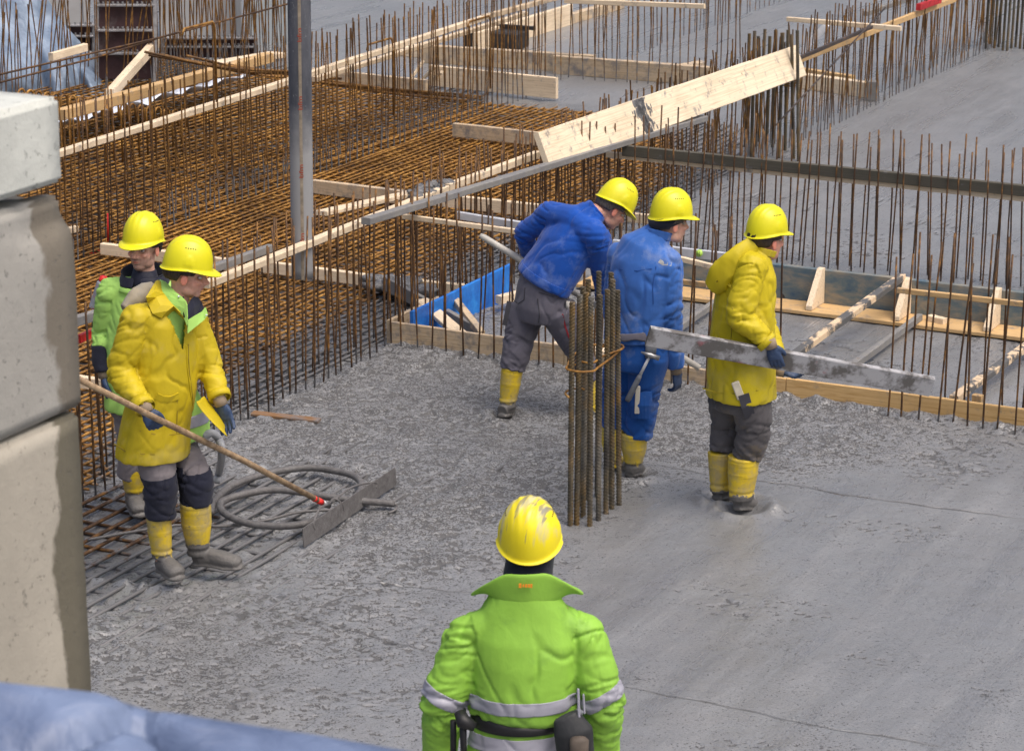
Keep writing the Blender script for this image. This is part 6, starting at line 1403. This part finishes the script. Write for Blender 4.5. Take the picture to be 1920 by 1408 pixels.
# ------------------------------------------------------------------ C: worker in bright yellow coat with hood down
def person_C():
    b = gp(1385, 950); Q = P_(b); Hd = hdg(.80, .60); X, Y, Zv = frame(Hd); J = {}
    J['neck'] = Q(1425, 478, .0); J['chest'] = Q(1402, 550, 0); J['waist'] = Q(1392, 650, 0); J['hip'] = Q(1388, 735, 0)
    J['shR'] = Q(1410, 502, -.12); J['elR'] = Q(1388, 592, -.20); J['wrR'] = Q(1441, 645, -.24); J['shL'] = Q(1400, 495, .14); J['elL'] = Q(1430, 600, .22); J['wrL'] = Q(1462, 688, .02)
    J['hpR'] = Q(1408, 745, -.08); J['knR'] = Q(1414, 800, -.07); J['anR'] = Q(1392, 930, -.04); J['foR'] = Q(1388, 958, -.05); J['toR'] = Q(1420, 956, .08)
    J['hpL'] = Q(1362, 745, .08); J['knL'] = Q(1364, 800, .12); J['anL'] = Q(1352, 915, .09); J['foL'] = Q(1350, 938, .08); J['toL'] = Q(1375, 934, .22)
    J['handR'] = (Q(1446, 649, -.262), (rt*.30-UPV*.9-fh*.05), (fh*.95+rt*.1), (rt*.9), dict(curl=(.15, .35, .4), s=.92, spread=.06, th=(.5, .5)))
    J['handL'] = (Q(1468, 696, -.01), (rt*.92-UPV*.2-fh*.25), (UPV*.9-fh*.2), (fh*.2-rt*.3+UPV*.4), dict(curl=(.35, .35, .3), s=.92, spread=.05))
    root, hd = person('worker in a bright yellow hooded coat carrying the long splashed screed board', b, J, dict(c=Q(1436, 448, .02), fwd=hdg(.80, .60), pitch=R(2), roll=R(0), hs=.97), None, Hd, 5, (.62, .33, .25), .15, M_hair, rim_off=.040)
    G = [leg(J['hpR'], J['knR'], Q(1402, 858, -.05), (.115, .105, .090)), leg(J['hpL'], J['knL'], Q(1355, 850, .09), (.11, .098, .082)), ell_tube([(Q(1388, 700), .17, .12), (Q(1387, 752), .19, .145), (Q(1387, 765), .18, .14)], 22, X)]
    sg = [seg(J['waist'], Q(1387, 750), 1.8), seg(J['hpR'], J['knR'], 1), seg(J['knR'], Q(1402, 858, -.05), 1), seg(J['hpL'], J['knL'], 1), seg(J['knL'], Q(1355, 850, .09), 1)]
    tr = garment('trousers', G, sg, M_dirtT, root, .009, .013, 61, (0,), [(J['knR'], .1, .008), (Q(1402, 845, -.05), .09, .010), (Q(1355, 838, .09), .08, .010)], body=.8)
    boot(root, Q(1395, 855, -.05), Q(1390, 925, -.05), Q(1384, 957, -.08), Q(1412, 957, .08), .092, .10, 0, 11, .070)
    boot(root, Q(1352, 846, .09), Q(1352, 910, .09), Q(1346, 937, .07), Q(1372, 935, .2), .076, .08, 0, 12, .060)
    tor = [(Q(1389, 743), .225, .185), (Q(1389, 737), .225, .185), (Q(1390, 690), .215, .175), (Q(1393, 620), .20, .165), (Q(1398, 550), .19, .155), (Q(1406, 505), .17, .135), (Q(1416, 480), .12, .095), (Q(1426, 466), .078, .07)]
    G = shb(J, .092)+[ell_tube(tor, 28, X), tube_geo([J['shR'], Q(1406, 488, 0), J['shL']], [.085, .095, .085], 16), sleeve(J['shR'], J['elR'], J['wrR'], (.088, .084, .074, .056)), sleeve(J['shL'], J['elL'], J['wrL'], (.09, .08, .074, .058)), sphere_pts(J['elR'], .082, 12)]
    sg = [seg(Q(1389, 743), J['neck'], 2.3), seg(J['shR'], J['elR'], 1), seg(J['elR'], J['wrR'], 1), seg(J['shL'], J['elL'], 1), seg(J['elL'], J['wrL'], 1)]
    coat = garment('coat', G, sg, M_pvc2, root, .0085, .0105, 63, (0,), [(J['elR'], .11, .009), (J['wrR'], .09, .006)], smooth_it=5, dirtfn=lambda co: .14*sstep(1.0, .7, co[:, 2]), body=.9)
    # hood lying on the back
    hn = []
    G = [tube_geo(smooth_path([Q(1430, 458, -.02), Q(1408, 462, -.05), Q(1378, 492, -.09), Q(1350, 522, -.07), Q(1334, 540, -.04)], 4), [(.03+.050*math.sin(min(1, i/16)*2.6), .018+.020*math.sin(min(1, i/16)*2.4)) for i in range(17)], 16, True, (Q(1400, 520)-Q(1380, 480)).normalized()),
         tube_geo([Q(1424, 462, .03), Q(1396, 482, .03), Q(1362, 512, .02), Q(1334, 538, .0)], [.03, .045, .04, .022], 14)]
    V, Fs = merge(G); me = evaluated(V, Fs, .008, 6); co = getco(me); rd = np.abs(fbm(co@np.array([[9, 0, 0], [0, 9, 0], [0, 0, 5.]]), 2, 7)); setco(me, co+getno(me)*(.008-.035*rd)[:, None]); to_obj('hood', me, M_pvc2, root, {'dirt': np.zeros(len(co))})
    collar('coat_collar', Q(1427, 478, .0), *frame(Hd, R(16)), .076, .084, .045, M_pvc2, root, -135, 135)
    M_ = abs_loc(coat)
    def hit(px, py):
        h, l_, n_, i_ = coat.ray_cast(CAMP-M_, ray(px, py).normalized()); return (l_+M_, n_) if h else (Q(px, py, -.15), -fh)
    def strp(nm, pts, w, mt, lift=.004, th=.004):
        P3 = [hit(*p) for p in pts]; rows = [[], []]
        for i, (p, nn_) in enumerate(P3):
            t = (P3[min(i+1, len(P3)-1)][0]-P3[max(i-1, 0)][0]).normalized(); s_ = nn_.cross(t).normalized(); rows[0].append(p+nn_*lift-s_*w/2); rows[1].append(p+nn_*lift+s_*w/2)
        return sheet(nm, rows, mt, root, th)
    strp('back_flap_seam', [(1342, 528), (1352, 530), (1362, 531), (1372, 538)], .012, M_seamy, .006)
    strp('back_flap_seam', [(1372, 540), (1374, 580), (1372, 620), (1370, 660)], .005, M_seamy)
    strp('hem_seam', [(1318, 728), (1345, 736), (1380, 738), (1420, 732), (1452, 722)], .006, M_seamy)
    # front tail of the coat blown out by the hand
    rows = [[Q(1440+i*6, 640+i*9, -.0-.01*i), Q(1452+i*5, 655+i*6, -.03), Q(1462+i*2, 690+i*2, -.02)] for i in range(4)]
    sheet('coat_front_edge', rows, M_pvc2, root, .006, 1)
    v, f = tube_geo([J['wrR']+(J['elR']-J['wrR'])*.16, J['wrR']], [.064, .062], 18, False); o = mesh_obj('cuff', v, f, M_pvc2, root, True); o.modifiers.new('t', 'SOLIDIFY').thickness = .006
    mb = MB(); mb.plank(Q(1378, 716, -.20), Q(1390, 748, -.20), .045, .022, -fh, .005); o = mb.build('pale_tool_handle', simple('white_handle2', (.52, .48, .38), .5, .2, 20), None, False, Q(1384, 730, -.2)); tag(o, 'pale wooden handle poking from the hem of the bright yellow coat', 'tool handle')
    rows = [[Q(1384+i*5, 742-i*1.5, -.205) for i in range(5)], [Q(1390+i*5, 764-i*1.5, -.20) for i in range(5)], [Q(1396+i*5, 784-i*1.5, -.17) for i in range(5)]]
    sheet('thigh_pocket', rows, M_seamg, root, .01)
    gloves(root, J, 'RL')
    # the board he carries
    A = Q(1232, 634, -.30); B = Q(1745, 722, -.02)
    A = Q(1216, 632, -.34); B = Q(1748, 724, -.10)
    bd = board(A+UPV*.060, B+UPV*.05, .118, .035, M_screed, 'long grey screed board splashed with concrete, carried level by the bright yellow coat', name='screed_board', cat='screed board', up=UPV-fh*.25)
    return root
M_seamy = simple('coat_seam_yellow', (.34, .27, .015), .6)
n = NT('splashed_screed'); co = n.coord('World'); f = n.noise(co, 9, 5, .6); k = n.mix(n.mr(f, .43, .56), (.12, .113, .108), (.37, .37, .385)); k = n.mix(n.mr(n.noise(co, 6, 4), .63, .7, 0, .6), k, (.35, .05, .07)); n.col(k); n.rough(.6); n.bump(n.noise(co, 50, 4), .5, .003); M_screed = n.m
rootC = person_C()

# ------------------------------------------------------------------ E: foreground worker from behind
def person_E():
    b = gp(985, 1766); Q = P_(b); Hd = hdg(.05, 1); X, Y, Zv = frame(Hd); J = {}
    J['neck'] = Q(990, 1075, .0); J['chest'] = Q(985, 1200); J['waist'] = Q(975, 1360); J['hip'] = Q(972, 1420)
    J['shL'] = Q(872, 1192); J['elL'] = Q(830, 1320, -.02); J['wrL'] = Q(822, 1450, .08); J['shR'] = Q(1096, 1188); J['elR'] = Q(1130, 1315, -.02); J['wrR'] = Q(1128, 1445, .08)
    for s_, dx in (('L', -1), ('R', 1)):
        J['hp'+s_] = Q(972+dx*50, 1440); J['kn'+s_] = Q(975+dx*60, 1600, .02); J['an'+s_] = Q(975+dx*65, 1735, 0); J['fo'+s_] = Q(975+dx*65, 1766, -.03); J['to'+s_] = Q(975+dx*75, 1750, .17)
        J['hand'+s_] = (J['wr'+s_], (fh*.3-UPV), rt*-dx, fh, dict(curl=(.3, .4, .3)))
    root, hd = person('nearest worker from behind, hi-vis green jacket with grey stripes and a scuffed helmet', b, J, dict(c=Q(993, 1024, .03), fwd=hdg(.06, 1), pitch=R(-11), roll=R(0), hs=1.05), None, Hd, 6, (.44, .2, .14), 0, M_hair, M_helmet_s, rim_off=.026)
    c, hX, hY, hZ = hd
    v, f = tube_geo([c+hZ*.03-hY*.010, c-hZ*.02-hY*.010, c-hZ*.06-hY*.015, J['neck']-Y*.01, J['neck']-UPV*.06], [(.094, .108), (.096, .108), (.090, .095), (.092, .088), (.09, .09)], 28, False, hX); o = mesh_obj('dark_balaclava', v, f, M_dark, root, True); o.modifiers.new('t', 'SOLIDIFY').thickness = .006
    G = [leg(J['hpL'], J['knL'], J['anL'], (.11, .09, .08)), leg(J['hpR'], J['knR'], J['anR'], (.11, .09, .08)), ell_tube([(Q(975, 1380), .18, .13), (Q(973, 1450), .195, .15), (Q(973, 1470), .18, .14)], 20, X)]
    garment('trousers', G, [seg(J['hpL'], J['knL'], 1), seg(J['hpR'], J['knR'], 1)], M_dark, root, .012, .01, 71, (), [])
    for s_ in 'LR': boot(root, J['an'+s_]+UPV*.24, J['an'+s_]+UPV*.02, J['fo'+s_], J['to'+s_], .075, .1, 0, 13)
    # jacket: blouses over the belt, skirt below it
    tor = [(Q(972, 1440), .19, .145), (Q(973, 1405), .195, .150), (Q(974, 1365), .180, .138), (Q(975, 1342), .176, .135), (Q(977, 1330), .205, .160), (Q(979, 1290), .205, .165), (Q(982, 1230), .205, .160), (Q(985, 1190), .208, .145), (Q(986, 1152), .180, .118), (Q(988, 1122), .145, .105), (Q(990, 1100), .11, .095), (Q(990, 1088), .10, .09)]
    G = shb(J, .078)+[ell_tube(tor, 32, X), tube_geo([J['shL'], Q(985, 1142), J['shR']], [.074, .088, .074], 18),
         sleeve(J['shL'], J['elL'], J['wrL'], (.082, .088, .082, .062)), sleeve(J['shR'], J['elR'], J['wrR'], (.082, .088, .082, .062)), sphere_pts(J['elL'], .088, 12), sphere_pts(J['elR'], .088, 12)]
    sg = [seg(Q(972, 1440), J['neck'], 2.2), seg(J['shR'], J['elR'], 1), seg(J['elR'], J['wrR'], 1), seg(J['shL'], J['elL'], 1), seg(J['elL'], J['wrL'], 1)]
    zb_ = Q(975, 1345).z
    jk = garment('hivis_jacket', G, sg, M_hivis, root, .0075, .0105, 73, (0,), [(J['elL'], .12, .008), (J['elR'], .12, .008), (Q(900, 1325), .12, .006), (Q(1060, 1325), .12, .006)], smooth_it=8, dirtfn=lambda co: .20*np.exp(-(np.linalg.norm(co-np.array(Q(1085, 1150, -.1)), axis=1)/.10)**2)+.10*np.exp(-((co[:, 2]-zb_)/.10)**2), body=.9)
    tx = lambda p: abs((p-Q(979, 1300)).dot(X)) < .215
    inT = lambda p: min((p-J['elL']).length, (p-(J['elL']+J['shL'])/2).length) > .115 and min((p-J['elR']).length, (p-(J['elR']+J['shR'])/2).length) > .115 and abs((p-Q(979, 1300)).dot(X)) < .20
    dL = (J['elL']-J['shL']).normalized(); dR = (J['elR']-J['shR']).normalized()
    def segbi(p): 
        bi, bt = seginfo(np.array([tuple(p)]), sg); return int(bi[0])
    band_from(jk, 'reflective_stripe', M_refl, root, [(Q(975, 1312), UPV), (Q(975, 1288), -UPV)], sel=lambda p: segbi(p) == 0)
    band_from(jk, 'reflective_stripe', M_refl, root, [(Q(975, 1388), UPV), (Q(975, 1360), -UPV)], sel=lambda p: segbi(p) == 0)
    pl = J['shL']+dL*.245; pr = J['shR']+dR*.25
    upL = (-dL+rt*.22).normalized(); upR = (-dR-rt*.28).normalized()
    band_from(jk, 'reflective_stripe', M_refl, root, [(pl-upL*.026, upL), (pl+upL*.026, -upL)], sel=lambda p: segbi(p) in (3, 4))
    band_from(jk, 'reflective_stripe', M_refl, root, [(pr-upR*.026, upR), (pr+upR*.026, -upR)], sel=lambda p: segbi(p) in (1, 2))
    # turned-up collar
    rows = []; nk = Q(988, 1108)
    for k_ in range(6):
        q = k_/5; row = []
        for i in range(31):
            a_ = math.radians(-140+280*i/30); sd_ = math.sin(a_); bk = math.cos(a_)*.5+.5; w_ = min(1, max(0, (abs(a_)-.55)/1.1))**1.2; rr_ = .108+.012*q+.055*w_*q
            row.append(nk+X*sd_*rr_*1.22-Y*math.cos(a_)*(rr_*.92)+UPV*(.125*q*(1-.80*w_)-.02-.035*w_*q*q+.006*sd_*q))
        rows.append(row)
    cl = sheet('jacket_collar', rows, M_hivis, root, .012, 1)
    # orange woven mark on the collar: small blocks of lettering
    mb = MB(); pc = Q(986, 1086, -.11)
    n0 = (pc-nk); n0.z = 0
    for (dx, w_, h_) in [(-.020, .010, .016), (-.008, .006, .010), (.002, .008, .012), (.013, .009, .012), (.022, .006, .014)]:
        p = nk-Y*.1165+X*dx+UPV*.065; mb.box(p, w_, .003, h_, Matrix((X, Y, UPV)).transposed())
    mb.build('orange_woven_mark', M_orange, root)
    # belt and pouch
    v, f = tube_geo([Q(975, 1352), Q(975, 1343), Q(976, 1334)], [(.186, .148), (.190, .152), (.188, .150)], 40, False, X); o = mesh_obj('belt', v, f, M_black, root, True); o.modifiers.new('t', 'SOLIDIFY').thickness = .006
    G = [tube_geo([Q(1060, 1340, -.16), Q(1075, 1370, -.17), Q(1080, 1420, -.16), Q(1080, 1450, -.15)], [(.05, .03), (.075, .045), (.07, .045), (.06, .04)], 18, True, rt)]; V, Fs = merge(G); me = evaluated(V, Fs, .007, 4); to_obj('tool_pouch', me, M_pouch, root, {'dirt': np.zeros(len(me.vertices))})
    v, f = tube_geo([Q(1082, 1382, -.20), Q(1086, 1388, -.215), Q(1086, 1430, -.21)], [(.030, .018), (.036, .022), (.034, .02)], 14, True, rt); mesh_obj('pouch_pocket', v, f, M_pouch2, root, True)
    G = [tube_geo([Q(862, 1336, -.12), Q(868, 1352, -.15), Q(890, 1362, -.15)], [.022, .03, .018], 12), tube_geo([Q(850, 1350, -.10), Q(850, 1410, -.10)], [.012, .012], 10), tube_geo([Q(868, 1360, -.14), Q(870, 1420, -.12)], [.014, .012], 10)]
    V, Fs = merge(G); mesh_obj('belt_clip', V, Fs, M_black, root, True)
    mb = MB(); mb.plank(Q(1084, 1290, -.17), Q(1086, 1345, -.18), .010, .005, -fh); mb.plank(Q(1094, 1300, -.17), Q(1096, 1338, -.18), .008, .005, -fh); mb.build('pale_tag_strap', M_refl, root)
    gloves(root, J, 'LR', vox=.007)
    return root
M_orange = simple('orange_thread', (.75, .25, .02), .7); M_pouch = cloth('black_tool_pouch', (.03, .032, .035), .6, .2, (.10, .10, .10), .4, 9); M_pouch2 = simple('brown_pouch_pocket', (.10, .08, .065), .7, .3, 12); M_seamgr = simple('dark_green_seam', (.06, .18, .02), .8)
rootE = person_E()

# ================================================================== TOOLS AND LOOSE THINGS
# spreader rake
Q = QA; p0 = Q(120, 696, -.10); p1 = Q(608, 944, -.62)
hand_pt = QA(290, 785, -.30)
pm = Q(288, 782, -.43)
end = gp(612, 946, .13)
r0_ = empty('concrete_spreader', end); tag(r0_, 'long wooden-handled concrete spreader with a muddy steel blade, held by the yellow coat', 'spreader')
n = NT('worn_handle_wood'); co = n.coord('World', (3, 3, 3)); k = n.ramp(n.noise(co, 8, 5, .65), [(.35, (.20, .13, .075)), (.6, (.38, .27, .16)), (.75, (.30, .28, .26))]); n.col(k); n.rough(.6); n.bump(n.noise(co, 30, 4), .3, .002); M_handle = n.m
dirh = (end-pm).normalized(); L0 = (end-pm).length; back = pm-dirh*.78
v, f = tube_geo([back, pm, pm+dirh*L0*.5+UPV*.012, end-dirh*.02], [.0155, .0165, .0165, .016], 14); mesh_obj('handle', v, f, M_handle, r0_, True)
v, f = tube_geo([end-dirh*.10, end-dirh*.055], .0178, 14); mesh_obj('red_mark', v, f, M_redcap, r0_, True)
v, f = tube_geo([end-dirh*.045, end+dirh*.03], [.019, .016], 14); mesh_obj('ferrule', v, f, M_steelg, r0_, True)
v, f = tube_geo([end-dirh*.14, end-dirh*.125], .0176, 14); mesh_obj('red_mark', v, f, M_redcap, r0_, True)
bA = gp(572, 1022, .02); bB = gp(745, 905, .02); bd_ = (bB-bA).normalized(); ups = (UPV*.8+dirh*-.45).normalized()
n = NT('slurry_coated_steel'); co = n.coord('World'); k = n.ramp(n.noise(co, 26, 5, .7), [(.3, (.085, .08, .08)), (.7, (.17, .165, .165))]); n.col(k); n.rough(.45); n.bump(n.noise(co, 60, 5, .75), .9, .006); M_coat = n.m
mb = MB(); mb.plank(bA+ups*.05, bB+ups*.05, .006, .11, ups, .001); mb.build('blade', M_coat, r0_)
for (q, h_) in ((.12, .8), (.42, .6), (.78, .9)):
    pt = bA+(bB-bA)*q+ups*.085; mid_ = (end+pt)/2+UPV*.04; mb = MB(); mb.tube(smooth_path([end+dirh*.02, mid_, pt+UPV*.01, pt-ups*.03], 4), .0065, 8); mb.build('brace_rod', M_coat, r0_, True)
# coiled vibrator hose
M_coil = M_coat
def ringpts(px, py, rx, ry, z, a0, a1, n_=28):
    return [gp(px+rx*math.cos(math.radians(a0+(a1-a0)*i/n_)), py+ry*math.sin(math.radians(a0+(a1-a0)*i/n_)), z+.012*math.sin(i*.7)) for i in range(n_+1)]
c1_ = ringpts(546, 946, 134, 41, .05, 250, -80, 26)      # placeholder ring, replaced below
pts = [gp(395, 960, .06), gp(405, 935, .05), gp(440, 908, .045), gp(500, 888, .04), gp(570, 877, .05), gp(625, 882, .05), gp(665, 893, .05), gp(678, 912, .05), gp(664, 935, .05), gp(630, 958, .055), gp(585, 978, .06), gp(530, 986, .06), gp(470, 982, .06), gp(430, 968, .06), gp(413, 952, .06), gp(420, 938, .065), gp(460, 926, .07), gp(510, 918, .075), gp(560, 922, .07), gp(620, 932, .06), gp(680, 939, .05), gp(740, 944, .04)]
mb = MB(); mb.tube(smooth_path(pts, 6), [.021]*127, 12); ob = mb.build('vibrator_hose', M_coil, None, True, gp(540, 940)); tag(ob, 'thick muddy vibrator hose lying in two loops on the mat beside the spreader', 'hose')
pts = [gp(405, 905, .05), gp(412, 880, .15), QA(416, 850, .15), QA(411, 825, .15), QA(398, 812, .12), QA(380, 818, .10)]
mb = MB(); mb.tube(smooth_path(pts, 5), .022, 12); ob = mb.build('grey_hose_bend', simple('light_grey_hose', (.30, .31, .33), .5, .2, 12), None, True, gp(400, 880)); tag(ob, 'pale grey hose end arching up behind the knees of the yellow coat', 'hose')
pts = [gp(165, 1012, .03), gp(230, 1000, .03), gp(330, 985, .03), gp(420, 986, .02), gp(500, 975, .03), gp(560, 960, .03), gp(640, 955, .03)]
mb = MB(); mb.tube(smooth_path(pts, 5), .009, 8); ob = mb.build('thin_cable', M_coil, None, True, gp(300, 990)); tag(ob, 'thin muddy cable lying across the mat under the front worker', 'cable')
pts = [gp(735, 944, .03), gp(744, 948, .02), gp(742, 955, .02), gp(728, 962, .01)]
mb = MB(); mb.tube(smooth_path(pts, 5), .007, 8); ob = mb.build('wire_hook', M_coil, None, True, gp(740, 950)); tag(ob, 'small bent wire at the end of the vibrator hose right of the blade', 'wire')
# plank fragment
board(gp(474, 772, .022), gp(600, 786, .012), .02, .07, mk_wood('wet_brown_plank', (.10, .055, .03), (.26, .14, .06), .9, .5), 'half-sunk brown plank in the fresh concrete beside the long bar row', name='sunken_plank', cat='plank')
# D's pole
QD = P_(gp(985, 775)); a_ = QD(900, 441, .30); b_ = QD(1312, 690, .05)
v, f = tube_geo([a_, a_+(b_-a_)*.02, (a_+b_)/2, b_], [.014, .021, .021, .020], 14); ob = mesh_obj('tool_pole', v, f, simple('pale_grey_pole', (.42, .40, .36), .55, .25, 8, .2, .002, 40, dirt=(.2, .2, .2), dirt_amt=.5), None, True, a_); tag(ob, 'pale grey round pole sticking out left of the stooping worker', 'pole')
# red rods at left
for (p, q, lb) in [((203, 400), (203, 452), 'upright bright red rod behind the left helmets'), ((152, 478), (196, 470), 'short red rod lying by the upright red rod')]:
    mb = MB(); base_ = gp(203, 452, .0); mb.tube([on_f(*p, base_), on_f(*q, base_)], .011, 8); ob = mb.build('red_rod', M_redcap, None, True, on_f(*q, base_)); tag(ob, lb, 'rod')
a_ = on_x(148, 628, -9.05); b_ = on_x(184, 612, -9.05); ob = board(a_, b_, .05, .03, M_redcap, 'red painted level edge at left under the spray can', name='red_level', cat='level')
# yellow glimpses: nothing hidden is built
